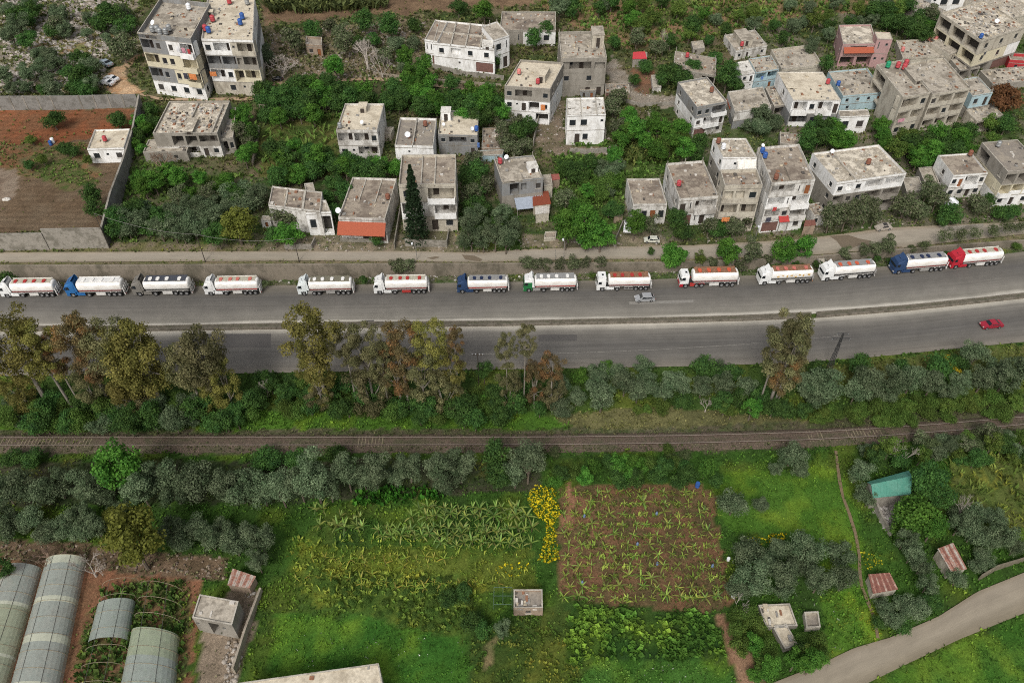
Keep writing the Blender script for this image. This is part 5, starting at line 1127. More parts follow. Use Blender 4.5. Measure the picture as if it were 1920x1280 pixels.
house('apt43', 'four storey white house with balconies and red canopy beside the street', (1447,343),(1529,336),(1421,276), 436, ['g.w','bwB','bvB','bvd'], 'w', ['W','T','W','T'], 'brown', .6, 'apartment building', debris=.1, name='apartment_building', rooms=[(.45,.66,.02,.4,.5,'Y')], awn=[(.38,.62,.26,.33,1.2,m_red,'canopy')])
house('apt44', 'large cream roofed grey block with long balconies', (1570,342),(1700,324),(1523,287), 408, ['g.d.o','owwbb','wcwbb'], 'w.w', ['K','K','W'], 'mottle', .5, 'apartment building', debris=.08, name='apartment_building', rooms=[(.27,.29,0,1,.5,'-')])
house('low44', 'low garage with a flat grey roof right of the large block', (1700,359),(1732,357),(1692,333), 374, ['w'], '.', 'K', 'grey', .2, 'garage', name='garage')
house('mid45', 'two storey white house with a brown roof and red tank', (1788,329),(1853,324),(1759,291), 372, ['wwdw','wdBw'], 'w', ['T','W'], 'brown', .4, debris=.03)
house('annex45', 'small grey annex left of the brown roofed white house', (1735,345),(1762,343),(1722,314), 362, ['.'], '.', 'K', 'grey', .3, 'annex', name='annex')
house('apt46', 'three storey block with open top floor at the right edge', (1890,322),(1960,316),(1841,267), 388, ['wdw','Bbb','ooo'], 'o.w', ['W','C','K'], 'dark', .5, 'apartment building', debris=.05, name='apartment_building', balc='W')
house('back47', 'low ruined flat roof behind the four storey white house', (1463,268),(1505,274),(1462,247), 284, ['..'], '.', 'K', 'brown', .2, 'ruin', name='ruin', debris=.3)
house('shed1', 'small roofless stone shed full of debris in the field', (963,1139),(1018,1139),(963,1104), 1153, ['.w.'], '.', 'D', 'dark', .45, 'shed', name='shed', debris=.9)
house('farm2', 'small concrete farmhouse with a cracked roof beside the greenhouses', (360,1157),(435,1171),(374,1113), 1182, ['s.os.'], '.', 'K', 'grey', .25, 'farmhouse', name='farmhouse', debris=.06)
house('slab8', 'long pale concrete roof cut by the bottom edge of the picture', (452,1345),(722,1306),(448,1279), 1370, ['wwww'], '.', 'Y', 'cream', .15, 'building', name='farm_building')
house('ruin7', 'ruined concrete floor slab with low wall beside olive trees', (1436,1175),(1496,1172),(1422,1133), 1181, ['...'], '.', 'K', 'cream', .25, 'ruin', name='ruin', debris=.3)
house('ruin7b', 'lower tongue of the ruined concrete slab among bushes', (1472,1216),(1497,1208),(1450,1176), 1222, ['.'], '.', 'K', 'cream', .1, 'ruin', name='ruin', debris=.3)
house('basin7', 'small walled water basin beside the ruined slab', (1512,1176),(1539,1175),(1508,1146), 1182, ['.'], '.', 'Y', 'dark', .6, 'basin', name='basin')
house('hut38', 'tiny white lean-to at the left of the cracked flat grey house', (489,413),(507,413),(492,404), 426, ['d'], '.', 'W', 'grey', .1, 'hut', name='hut')
house('annex43', 'small white annex with rusty junk on its roof beside the four storey house', (1527,404),(1550,399),(1513,384), 426, ['w.'], '.', 'T', 'brown', .2, 'annex', name='annex', debris=.8)
house('white12', 'narrow white shed beside the red garden plot', (1224,164),(1240,163),(1221,141), 174, ['.'], '.', 'T', 'grey', .1, 'shed', name='shed')
house('ruin1c', 'grey side terrace at the right of the damaged house', (411,262),(437,257),(418,206), 290, ['ow'], '.', 'K', 'grey', .3, 'annex', name='annex', debris=.3)
house('lane19', 'small grey shed between the low roof and the wide cream roof', (1452,200),(1476,196),(1446,164), 222, ['o'], '.', 'K', 'grey', .2, 'shed', name='shed', debris=.3)
house('terr25', 'open concrete store below the dirty blue house', (1832,228),(1882,216),(1816,206), 250, ['oo'], '.', 'Y', 'grey', .2, 'store', name='shed', debris=.2)
house('lowmid', 'low tan roofed hut beside the damaged one storey house', (1152,404),(1168,402),(1150,388), 418, ['.'], '.', 'D', 'brown', .1, 'hut', name='hut')
house('up3', 'small concrete room on the slope above the low brown roof', (1300,92),(1322,90),(1296,78), 103, ['d.'], '.', 'K', 'grey', .1, 'hut', name='hut')
house('up1', 'grey fronted house between the rooftops at the top right', (1838,14),(1864,3),(1806,-14), 36, ['ww','w.'], '.', 'Y', 'grey', .3, debris=.1)
house('up2', 'low concrete store below the unfinished building columns', (1800,132),(1838,126),(1790,112), 150, ['oo'], '.', 'K', 'grey', .2, 'store', name='shed', debris=.2)
house('yardbox', 'low concrete yard box at the street in front of the round tree clump', (1020,446),(1042,445),(1022,434), 452, ['.'], '.', 'Y', 'brown', .35, 'planter', name='planter')
wall_thing('garden_wall', [(534,466),(585,466),(592,452)], [458,458,444], .22, m_conc, 'low front wall before the white house front')
wall_thing('garden_wall', [(638,452),(700,454),(702,462)], [446,448,455], .22, m_conc, 'low planter wall under the orange tiled porch')
wall_thing('garden_wall', [(1150,460),(1168,418)], [455,413], .22, m_conc, 'short wall beside the white pickup')
wall_thing('garden_wall', [(1180,278),(1182,250)], [270,243], .22, m_conc, 'narrow wall at the edge of the lush slope') if False else None
wall_thing('garden_wall', [(838,462),(842,435)], [452,427], .22, m_conc, 'side wall at the right of the three storey house')
wall_thing('garden_wall', [(485,200),(560,206),(640,202)], [196,202,198], .5, MATS['field_stone'], 'stone terrace wall between the citrus grove and the banana plot')
wall_thing('garden_wall', [(700,140),(800,152),(940,163)], [136,147,158], .4, MATS['field_stone'], 'stone terrace wall along the hill track')
wall_thing('garden_wall', [(812,128),(870,142),(945,150)], [120,134,142], .3, m_conc, 'retaining wall below the long white villa')
wall_thing('garden_wall', [(1637,945),(1650,975),(1670,1004)], [936,967,998], .3, m_conc, 'broken wall along the yard of the green roofed shed')
# tin and tiled sheds: walls with a pitched or flat sheet of roofing
def tin_shed(label, c, h, m_, wallc, ridge=None, name='tin_shed', cat='shed', th=.08):
    """c: picture points of the four roof corners front-left, front-right, back-right, back-left"""
    P0 = at(c[0][0], c[0][1], h); z = P0[2]+h; q = [Vector(hit(p[0], p[1], z)) for p in c]; O = sum(q, Vector())/4; O.z = P0[2]
    root = empty(name, tuple(O), 0, label, cat)
    cen = sum(q, Vector())/4; w_ = [cen+(p-cen)*.93 for p in q]
    mb = MB(); mb.hexa([Vector((p.x, p.y, O.z-.6))-O for p in w_]+[Vector((p.x, p.y, z-th-.004))-O for p in w_], PL[wallc]); mb.build('wall', root)
    rb = MB(); R_ = [p-O for p in q]; up = Vector((0,0,th)); 
    def sheet(a, b, c_, d):
        n = 14
        for i in range(n):
            t0, t1 = i/n, (i+1)/n; e = Vector((0,0,.05 if i % 2 else 0))
            rb.hexa([a.lerp(b,t0)-up, a.lerp(b,t1)-up, d.lerp(c_,t1)-up, d.lerp(c_,t0)-up, a.lerp(b,t0)+e, a.lerp(b,t1)+e, d.lerp(c_,t1)+e, d.lerp(c_,t0)+e], m_[i % len(m_)])
    if ridge:
        r0 = R_[0].lerp(R_[3], ridge)+Vector((0,0,1.0)); r1 = R_[1].lerp(R_[2], ridge)+Vector((0,0,1.0))
        sheet(R_[0], R_[1], r1, r0); sheet(r0, r1, R_[2], R_[3])
        gb = MB()
        for a, b, c_ in ((R_[0], R_[3], r0), (R_[1], R_[2], r1)): gb.poly([a-up, b-up, c_-up*2], PL[wallc])
        gb.build('gable', root)
    else: sheet(*R_)
    rb.build('roof', root); return root
m_gtin = mat('green_tin', (.075,.24,.18), rough=.6, var=.12, coords='World', stain=(.12,.27,.21), stain_amt=.5, stain_scale=.5)
m_rt = [mat('rusty_tin', (.27,.12,.085), rough=.8, var=.35, coords='World', stain=(.44,.34,.28), stain_amt=.7, stain_scale=.9), mat('rusty_tin_pale', (.42,.38,.33), rough=.7, var=.25, coords='World', stain=(.28,.12,.08), stain_amt=.7, stain_scale=1.1), mat('rusty_tin_dark', (.20,.085,.065), rough=.85, var=.3, coords='World')]
tin_shed('shed with a long green tin roof beside the footpath', [(1637,933),(1708,926),(1704,882),(1626,903)], 3.2, [m_gtin], 'K', .62)
tin_shed('leaning shed with a red and white striped rusty roof', [(1783,1071),(1813,1066),(1787,1017),(1758,1028)], 2.4, [m_rt[1], m_rt[0], m_rt[0], m_rt[2], m_rt[0], m_rt[1]], 'Y')
tin_shed('square hut with a rusty brown tin roof beside the footpath', [(1637,1112),(1684,1104),(1668,1073),(1628,1076)], 1.9, [m_rt[2], m_rt[0], m_rt[2]], 'Y', name='tin_hut')
tin_shed('small patched red and white tin hut near the farmhouse', [(426,1096),(468,1102),(480,1080),(436,1065)], 2.0, [m_rt[1], m_rt[0], m_rt[0], m_rt[1]], 'D', name='tin_hut')
tin_shed('bright red flat sheet roof on a hillside shed', [(1186,111),(1213,110),(1209,97),(1187,98)], 2.6, [mat('red_sheet', (.55,.06,.07), rough=.5, var=.05)], 'K')
tin_shed('orange tiled lean-to beside the grey house', [(999,386),(1033,382),(1028,358),(998,360)], 3.0, [m_tile], 'Y', name='tiled_shed')
tin_shed('small white roofed shed under the orange tiles', [(1004,402),(1030,399),(1030,385),(1003,387)], 2.6, [mat('white_sheet', (.5,.48,.44), var=.25, coords='World', stain=(.3,.26,.2), stain_amt=.5)], 'Y')
tin_shed('low red roofed annex at the end of the grey house', [(1035,338),(1050,336),(1048,326),(1031,327)], 2.6, [mat('dull_red_sheet', (.30,.10,.08), var=.15)], 'D')
tin_shed('orange tiled lean-to between two upper houses', [(1368,205),(1380,194),(1374,180),(1362,186)], 3.0, [m_tile], 'Y', name='tiled_shed')
tin_shed('rusty shelter roof beside the four storey white house', [(1507,424),(1530,422),(1528,412),(1510,413)], 2.6, [m_rt[2]], 'D')
tin_shed('white sheet roof beside the grey walled house', [(1885,160),(1925,152),(1920,143),(1882,150)], 3.0, [TK['white']], 'K') if False else None
# roof equipment
for a in [('apt1',.30,.16,'steel','at the front of the tank cluster on the left apartment roof'),('apt1',.38,.10,'steel','nearest the roof edge of the left apartment block'),('apt1',.48,.12,'steel','right end of the metal tank cluster on the left apartment block'),('apt1',.22,.14,'steel','left end of the metal tank cluster on the left apartment block'),('apt1',.5,.22,'steel','behind the metal tank cluster on the left apartment block'),('apt1',.62,.85,'white','at the back of the left apartment roof'),
    ('apt2',.06,.2,'red','at the front left of the second apartment roof'),('apt2',.13,.16,'blue','beside the front red tank on the second apartment roof'),('apt2',.18,.42,'red','behind the front pair on the second apartment roof'),('apt2',.74,.36,'blue','front one of the two blue tanks on the second apartment roof'),('apt2',.77,.5,'blue','rear one of the two blue tanks on the second apartment roof'),('apt2',.48,.86,'red','at the back of the second apartment roof'),('apt2',.85,.86,'steel','at the back right of the second apartment roof'),
    ('whitehut',.42,.4,'red','on the small white hut'),('mid32',.07,.12,'steel','at the corner of the two storey cream house'),('mid33',.72,.75,'rusty','on the white house with yellow terrace'),('mid34',.97,.2,'blue','at the right edge of the grey house roof'),
    ('cream8',.14,.5,'pink','left on the cream roofed house'),('cream8',.66,.2,'red','beside the stair room of the cream roofed house'),('redroof',.4,.8,'red','above the red shed roof') if False else ('flat13',.3,.75,'red','on the low brown roofed house'),
    ('block14',.78,.45,'rusty','on the three storey grey and white house'),('villa15',.28,.25,'red','on the roof with the red edge'),('cream19',.93,.55,'red','at the right edge of the wide cream roof'),('blue20',.03,.42,'blue','at the left of the pale blue house roof'),
    ('conc23',.9,.9,'pink','at the back of the concrete roof below the hill'),('conc23',.75,.93,'pink','left of the faded one at the back of the same concrete roof'),('conc23',.05,.4,'pink','at the left front of the concrete roof beside the pink house'),
    ('apt24',.3,.88,'green','at the back of the beige block, the only green one'),('apt24',.62,.82,'red','beside the green tank on the beige block'),('apt24',.78,.74,'red','nearest of the red trio on the beige block'),('apt24',.95,.84,'red','right one of the red trio on the beige block'),
    ('unfin26',.05,.08,'blue','at the corner of the big unfinished building'),('grey39',.12,.8,'red','at the back left of the grey rendered house'),('tile37',.93,.5,'rusty','at the right of the orange porch house roof'),
    ('conc41',.12,.38,'red','on the two storey concrete house'),('top42',.14,.45,'white','on top of the tall narrow house'),('top42',.08,.75,'rusty','behind the white one on the tall narrow house'),('apt43',.08,.72,'blue','front one of two blue tanks on the four storey white house'),('apt43',.06,.86,'blue','rear one of two blue tanks on the four storey white house'),('apt43',.14,.12,'rusty','at the front corner of the four storey white house'),
    ('apt44',.62,.45,'rusty','on the large cream roofed block'),('mid45',.9,.9,'rusty','at the back corner of the brown roofed white house'),('apt46',.35,.85,'steel','at the back of the right edge block')]:
    tank(*a, size=1.05 if a[0] in ('apt1','apt2','apt24') else .88)
for a in [('apt1',.16,.3,'behind the metal tanks on the left apartment block',1.0),('tile37',-.02,.1,'at the left edge of the orange porch house',.9),('mid32',.6,.2,'on the two storey cream house',.7),('mid33',.3,.3,'white one lying on the white house terrace',1.0),('mid34',.12,.3,'on the grey house with stair room',.6),('mid34',.86,.15,'dark one at the right of the grey house roof',.7),('unfin26',.6,.3,'on the big unfinished building',.9),('grey39',.3,.9,'on the grey rendered house',.8),('apt43',.1,.98,'behind the blue tanks',.6),('apt44',.25,.9,'at the back of the large cream roofed block',.7)]:
    dish(a[0], a[1], a[2], a[3], a[4])
for a in [('apt1',.88,1.95,2.2,1.6,'orange','orange cloth hanging from the lowest right balcony of the left apartment block'),('apt1',.74,1.95,1.2,1.7,'dark','dark cloth beside the orange one on the left apartment block'),('apt1',.85,3.75,1.0,1.4,'pink','pink laundry on the top balcony of the left apartment block'),('apt1',.95,3.7,.8,1.3,'red','red laundry at the right of the top balcony'),('apt1',.75,3.8,.8,1.5,'white','pale laundry at the left of the top balcony'),
    ('apt2',.08,1.85,1.8,1.3,'orange','orange curtain on the second apartment block'),('apt42',.18,1.2,1.8,1.2,'orange','orange cloth on the lowest balcony of the tall narrow house'),('apt43',.18,2.35,.9,1.0,'red','red cloth on the white house balcony'),('apt43',.1,1.5,1.2,1.2,'dark','dark laundry on the lower white house balcony'),('apt24',.12,1.6,2.0,1.0,'pink','pink rug over the beige block balcony'),('cream8',.85,1.75,1.2,1.6,'orange','orange curtain on the cream roofed house'),('blue16',.3,1.6,.8,1,'blue','blue laundry on the blue fronted house'),('mid34',1.02,1.4,.6,1.4,'blue','blue cloth at the corner of the grey house'),('unfin26',.2,2.0,.8,.8,'dark','small dark cloth on the unfinished building') ]:
    cloth(*a[:6], a[6], out=1.05 if a[0] in ('apt1','apt2','apt42','apt43','apt24') else .25)
# the white sheet draped over the roof terrace of the tall narrow house
b = BL['top42']; n_ = Vector((b['u'].y, -b['u'].x, 0)); mb = MB(); N = 9; mw = mat('white_tarpaulin', (.72,.70,.65), var=.1, stain=(.5,.45,.38), stain_amt=.4)
G = [[b['A']+b['u']*b['w']*(.42+.56*i/N)+n_*(.1+2.6*j/6)+Vector((0,0,-.1-2.2*(j/6)-.5*math.sin(math.pi*i/N)*math.sin(math.pi*j/6)+.2*math.sin(i*2.3+j))) for j in range(7)] for i in range(N+1)]
for i in range(N):
    for j in range(6): mb.quad(G[i][j], G[i][j+1], G[i+1][j+1], G[i+1][j], mw)
o = mb.build('tarpaulin', None, True); tag(o, 'torn white tarpaulin hung over the terrace of the tall narrow house', 'tarpaulin')
# white garden parasol, right
P0 = at(1775,392); root = empty('parasol', P0, 0, 'white open garden parasol below the brown roofed house', 'parasol')
mb = MB(); mb.tube((0,0,0),(0,0,3.0),.05,.04,m_alu); mb.build('pole', root)
mb = MB(); N = 8; rg = lambda r_, z: [(r_*math.cos(2*math.pi*q/N), r_*math.sin(2*math.pi*q/N), z+(.12 if q % 2 and r_ > 1 else 0)) for q in range(N)]
mb.loft([rg(2.1,2.2),rg(1.2,2.75),rg(.06,3.3)], TK['white']); mb.build('canopy', root)

# ------------------------------------------------------------------ GREENHOUSES
def film(name, col, a, tr):
    m = mat(name, col, rough=.35, var=.1, spec=.5, coords='World', stain=(col[0]*.75, col[1]*.75, col[2]*.75), stain_amt=.4, stain_scale=.6, alpha=a); return m
m_film = film('greenhouse_film', (.36,.405,.365), .66, 0); m_film2 = film('greenhouse_film_green', (.37,.42,.30), .66, 0); m_film3 = film('greenhouse_film_pale', (.46,.48,.38), .86, 0)
m_hoop = mat('hoop_pipe', (.26,.22,.15), var=.2)
def greenhouse(label, n0, n1, f0, f1, segs, hoops=None, gaps=(), height=None):
    """n0,n1: near left/right foot points; f0,f1: far left/right foot points (picture)"""
    a, b = Vector(at(*n0)), Vector(at(*n1)); c, d = Vector(at(*f0)), Vector(at(*f1)); O = (a+b+c+d)/4
    root = empty('greenhouse', tuple(O), 0, label, 'greenhouse'); L = ((a+b)/2-(c+d)/2).length; nh = max(3, int(L/2.6))
    def arc(t, n=14, k=1.0):
        l = c.lerp(a, t); r_ = d.lerp(b, t); m_ = (l+r_)/2; hw = (r_-l).length/2; H = hw*.62 if height is None else height
        return [m_+(r_-l)/2*(-math.cos(math.pi*i/n))*k+Vector((0,0,.6+H*math.sin(math.pi*i/n)*k if 0 < i < n else .3)) for i in range(n+1)]
    for (t0, t1, m_) in segs:
        mb = MB(); N = max(2, int((t1-t0)*nh*2))
        for q in range(N):
            A_, B_ = arc(t0+(t1-t0)*q/N), arc(t0+(t1-t0)*(q+1)/N)
            for i in range(14): mb.quad(B_[i]-O, B_[i+1]-O, A_[i+1]-O, A_[i]-O, m_)
        mb.build('cover', root, True)
    hb = MB()
    for q in range(nh+1):
        A_ = arc(q/nh, k=1.012)
        for i in range(14): hb.tube(A_[i]-O, A_[i+1]-O, .032, .032, m_hoop, 4)
    hb.build('hoops', root)
    rb = MB()
    for i in (5, 9): rb.tube(arc(0, k=1.015)[i]-O, arc(1, k=1.015)[i]-O, .03, .03, mat('ridge_wire', (.08,.08,.07)), 4)
    rb.build('ridge_wire', root)
    return root
greenhouse('left greenhouse tunnel with grey green film, cut by the left edge', (-95,1330),(6,1330),(12,1062),(82,1062), [(0.03,.32,m_film),(.32,.345,m_film3),(.345,.68,m_film2),(.68,.70,m_film3),(.70,1,m_film2)])
greenhouse('longest greenhouse tunnel with torn pale film, second from left', (12,1335),(108,1335),(90,1056),(164,1052), [(0,.06,m_film3),(.06,.30,m_film),(.30,.34,m_film3),(.34,.56,m_film),(.56,.61,m_film3),(.61,.86,m_film),(.86,.92,m_film3),(.92,1,m_film)])
greenhouse('short tunnel with torn film over crops, left of the divider pole', (120,1400),(208,1400),(196,1102),(262,1092), [(.14,.40,m_film)])
greenhouse('short green film tunnel with bare hoops at both ends', (208,1400),(322,1400),(268,1100),(345,1112), [(.32,.50,m_film2),(.50,.70,m_film)])
# ------------------------------------------------------------------ POLES, PYLON
m_pole = mat('pole_wood', (.06,.05,.04), var=.2); m_steel = mat('pylon_steel', (.05,.05,.05), var=.2, rough=.6); m_lpole = mat('lamp_pole', (.22,.21,.19), var=.1)
def pole(base, h, label, lamp=False, lean=(0,0), m_=m_pole, cross=False, r=.11):
    P0 = at(*base); root = empty('street_lamp' if lamp else 'utility_pole', P0, 0, label, 'street lamp' if lamp else 'utility pole')
    mb = MB(); mb.tube((0,0,-.2),(lean[0],lean[1],h), r, r*.6, m_, 8); mb.build('pole', root)
    if lamp:
        mb = MB(); mb.tube((lean[0],lean[1],h-.05),(lean[0]-.5,lean[1]-1.3,h+.25),.05,.04,m_,6); mb.build('arm', root)
        mb = MB(); mb.box(-.15+lean[0]-.5,-1.9+lean[1],h+.18,.15+lean[0]-.5,-1.2+lean[1],h+.33,TK['white']); mb.build('lamp_head', root)
    if cross:
        mb = MB(); mb.box(-1.1,-.06,h-.6,1.1,.06,h-.48,m_); [mb.cyl((x,0,h-.48),.06,.2,TK['white'],8) for x in (-1,-.4,.4,1)]; mb.build('crossarm', root)
    return root
pole((205,464), 9.5, 'dark utility pole at the corner of the compound wall')
pole((385,490), 7.5, 'thin dark pole on the street verge left of the dirt ramp')
pole((561,490), 6.5, 'thin dark pole on the verge in front of the white house front')
pole((898,722), 9.0, 'dark utility pole among trees below the highway', cross=True)
pole((782,487), 5.5, 'street lamp beside the cypress', True, m_=m_lpole, r=.08)
pole((1057,483), 6.0, 'street lamp in front of the round green trees', True, m_=m_lpole, r=.08)
pole((1412,462), 6.5, 'street lamp in front of the tall narrow house', True, m_=m_lpole, r=.08)
pole((1041,487), 3.0, 'short pale marker pole on the verge', m_=m_lpole, r=.05)
P0 = at(1551,700); root = empty('power_pylon', P0, 0, 'small dark lattice power pylon standing among olive trees', 'pylon')
mb = MB(); H = 11.0
def leg(z, i):
    w_ = .42*(1-z/H*.75); return Vector(((w_, w_), (-w_, w_), (-w_, -w_), (w_, -w_))[i]+(z,))
for i in range(4):
    mb.tube(leg(0,i), leg(H,i), .06, .05, m_steel, 4)
    for q in range(9):
        z0_, z1_ = H*q/9, H*(q+1)/9; mb.tube(leg(z0_,i), leg(z1_,(i+1) % 4), .03, .03, m_steel, 4); mb.tube(leg(z1_,i), leg(z0_,(i+1) % 4), .03, .03, m_steel, 4)
mb.build('lattice_mast', root)
for z in (H-1.4, H-.1):
    mb = MB(); w_ = 1.7 if z < H-1 else 1.0
    for y in (-.2, .2): mb.tube((-w_,y,z),(w_,y,z),.05,.05,m_steel,4)
    for q in range(6): mb.tube((-w_+q*w_/3,-.2,z),(-w_+(q+1)*w_/3,.2,z),.03,.03,m_steel,4)
    for x in (-w_, w_): mb.tube((x,0,z),(x,0,z-.5),.07,.05,TK['steel'],6)
    mb.build('crossarm', root)
# pipe frame beside the field shed
P0 = at(926,1142); P1 = at(960,1110); root = empty('pipe_frame', P0, 0, 'thin green pipe frame attached left of the roofless shed', 'frame')
mb = MB(); X1, Y1 = P1[0]-P0[0], P1[1]-P0[1]; mg = mat('green_pipe', (.09,.14,.11))
for t in (0,.5,1):
    mb.tube((0,Y1*t,1.6),(X1,Y1*t,1.6),.04,.04,mg,4); mb.tube((X1*t,0,1.6),(X1*t,Y1,1.6),.04,.04,mg,4)
for x in (0,X1):
    for y in (0,Y1): mb.tube((x,y,0),(x,y,1.6),.04,.04,mg,4)
mb.build('pipes', root)
def barrel(px, py, col, label, s=.7, cat='barrel'):
    P0 = at(px, py); root = empty('barrel', P0, 0, label, cat); root.scale = (s,)*3; mb = MB(); N = 12
    rg = lambda r_, z: [(r_*math.cos(2*math.pi*q/N), r_*math.sin(2*math.pi*q/N), z) for q in range(N)]
    mb.loft([rg(.5,0),rg(.55,.4),rg(.5,.8),rg(.55,1.2),rg(.48,1.5)], TK[col]); mb.build('barrel_body', root); mb = MB(); mb.cyl((0,0,1.5),.4,.06,TK[col],12); mb.build('lid', root)
barrel(1307,912,'blue','blue drum at the top corner of the ploughed field',.75); barrel(1365,1050,'white','white container at the right edge of the ploughed field',.5); barrel(1375,1118,'white','white bucket beside the bare brush near the field corner')
barrel(100,268,'white','white drum in the red soil compound',.9); barrel(96,272,'blue','blue drum beside the white one in the compound',.8)

P0 = at(1537,500); root = empty('stone_steps', (P0[0], P0[1], 0), R(8), 'short pale steps climbing the retaining wall between two tankers', 'steps')
for k in range(7):
    mb = MB(); mb.box(-.8, -1.6+k*.32, 0, .8, -1.6+(k+1)*.32, .27*(k+1), m_cop); mb.build('step', root)
for k in range(2):
    mb = MB(); mb.box((-.95, .8)[k], -1.6, 0, (-.8, .95)[k], .65, 2.1, m_conc); mb.build('side_wall', root)
P0 = at(12,374); mb = MB(); mb.loft([[(r_*math.cos(2*math.pi*q/12)*1.5, r_*math.sin(2*math.pi*q/12), z+.06*math.sin(q*2.3)) for q in range(12)] for r_, z in ((.7,0),(.55,.25),(.25,.35))], DEB[0])
o = mb.build('plastic_sheet'); o.location = P0; tag(o, 'crumpled white plastic sheet on the brown soil at the left edge', 'plastic sheet')

def cable(a, ha, b, hb, label):
    A_, B_ = Vector(at(*a)), Vector(at(*b)); A_.z += ha; B_.z += hb; mb = MB(); n = 10; pts = [A_.lerp(B_, i/n)-Vector((0,0,4*1.2*(i/n)*(1-i/n))) for i in range(n+1)]
    for i in range(n): mb.tube(pts[i]-A_, pts[i+1]-A_, .03, .03, m_lpole, 4)
    o = mb.build('overhead_cable'); o.location = A_; tag(o, label, 'cable')
cable((898,722), 8.6, (1551,700), 10.5, 'thin overhead cable between the wooden pole and the lattice pylon')
cable((205,464), 9.3, (385,490), 7.4, 'overhead cable from the compound corner pole to the next pole')
cable((385,490), 7.4, (561,490), 6.4, 'overhead cable along the street between the two thin poles')
# ------------------------------------------------------------------ TREES AND SHRUBS
m_bark = mat('bark', (.13,.105,.08), var=.25); m_barkpale = mat('pale_bark', (.20,.18,.15), var=.2)
def leafm(name, rand=1.0): return mat('leaf_'+name, (.1,.1,.1), attr='Col', var=0, rough=.75, spec=.2, trans=.38, rand=rand)
SPEC = {  # colours (two), leaf size, leaf count, lump count, lump radius, bark, trunk frac
 'O': dict(c=((.042,.070,.032),(.125,.158,.088)), leaf=.19, n=5600, lumps=34, lr=.30, nm='olive_tree', trunk=.03),
 'D': dict(c=((.02,.052,.014),(.055,.11,.024)), leaf=.24, n=3800, lumps=26, lr=.34, nm='citrus_tree', trunk=.10),
 'G': dict(c=((.028,.085,.013),(.075,.165,.024)), leaf=.22, n=5000, lumps=36, lr=.27, nm='leafy_tree', trunk=.16),
 'M': dict(c=((.04,.055,.026),(.095,.115,.055)), leaf=.28, n=2600, lumps=20, lr=.36, nm='loquat_tree', trunk=.14),
 'Q': dict(c=((.06,.07,.014),(.115,.12,.022)), leaf=.22, n=4600, lumps=30, lr=.28, nm='leafy_tree', trunk=.08),
 'Y': dict(c=((.045,.085,.016),(.10,.14,.028)), leaf=.22, n=3400, lumps=22, lr=.33, nm='leafy_tree', trunk=.12),
 'E': dict(c=((.085,.09,.022),(.20,.18,.05)), leaf=.18, n=9500, lumps=42, lr=.21, nm='eucalyptus_tree', trunk=.3),
 'R': dict(c=((.095,.085,.036),(.19,.14,.062)), leaf=.18, n=8600, lumps=38, lr=.20, nm='eucalyptus_tree', trunk=.3),
 'K': dict(c=((.075,.08,.033),(.18,.165,.08)), leaf=.18, n=8600, lumps=40, lr=.20, nm='eucalyptus_tree', trunk=.3),
 'A': dict(c=((.09,.045,.02),(.14,.075,.03)), leaf=.26, n=3200, lumps=20, lr=.32, nm='leafy_tree', trunk=.14),
 'F': dict(c=((.5,.38,.02),(.65,.5,.04)), leaf=.2, n=1600, lumps=16, lr=.34, nm='mimosa_tree', trunk=.1),
 'H': dict(c=((.05,.10,.018),(.10,.155,.032)), leaf=.2, n=2600, lumps=16, lr=.38, nm='shrub', trunk=0),
 'S': dict(c=((.05,.07,.028),(.085,.105,.045)), leaf=.22, n=1500, lumps=10, lr=.42, nm='shrub', trunk=0),
}
PROTO = {}
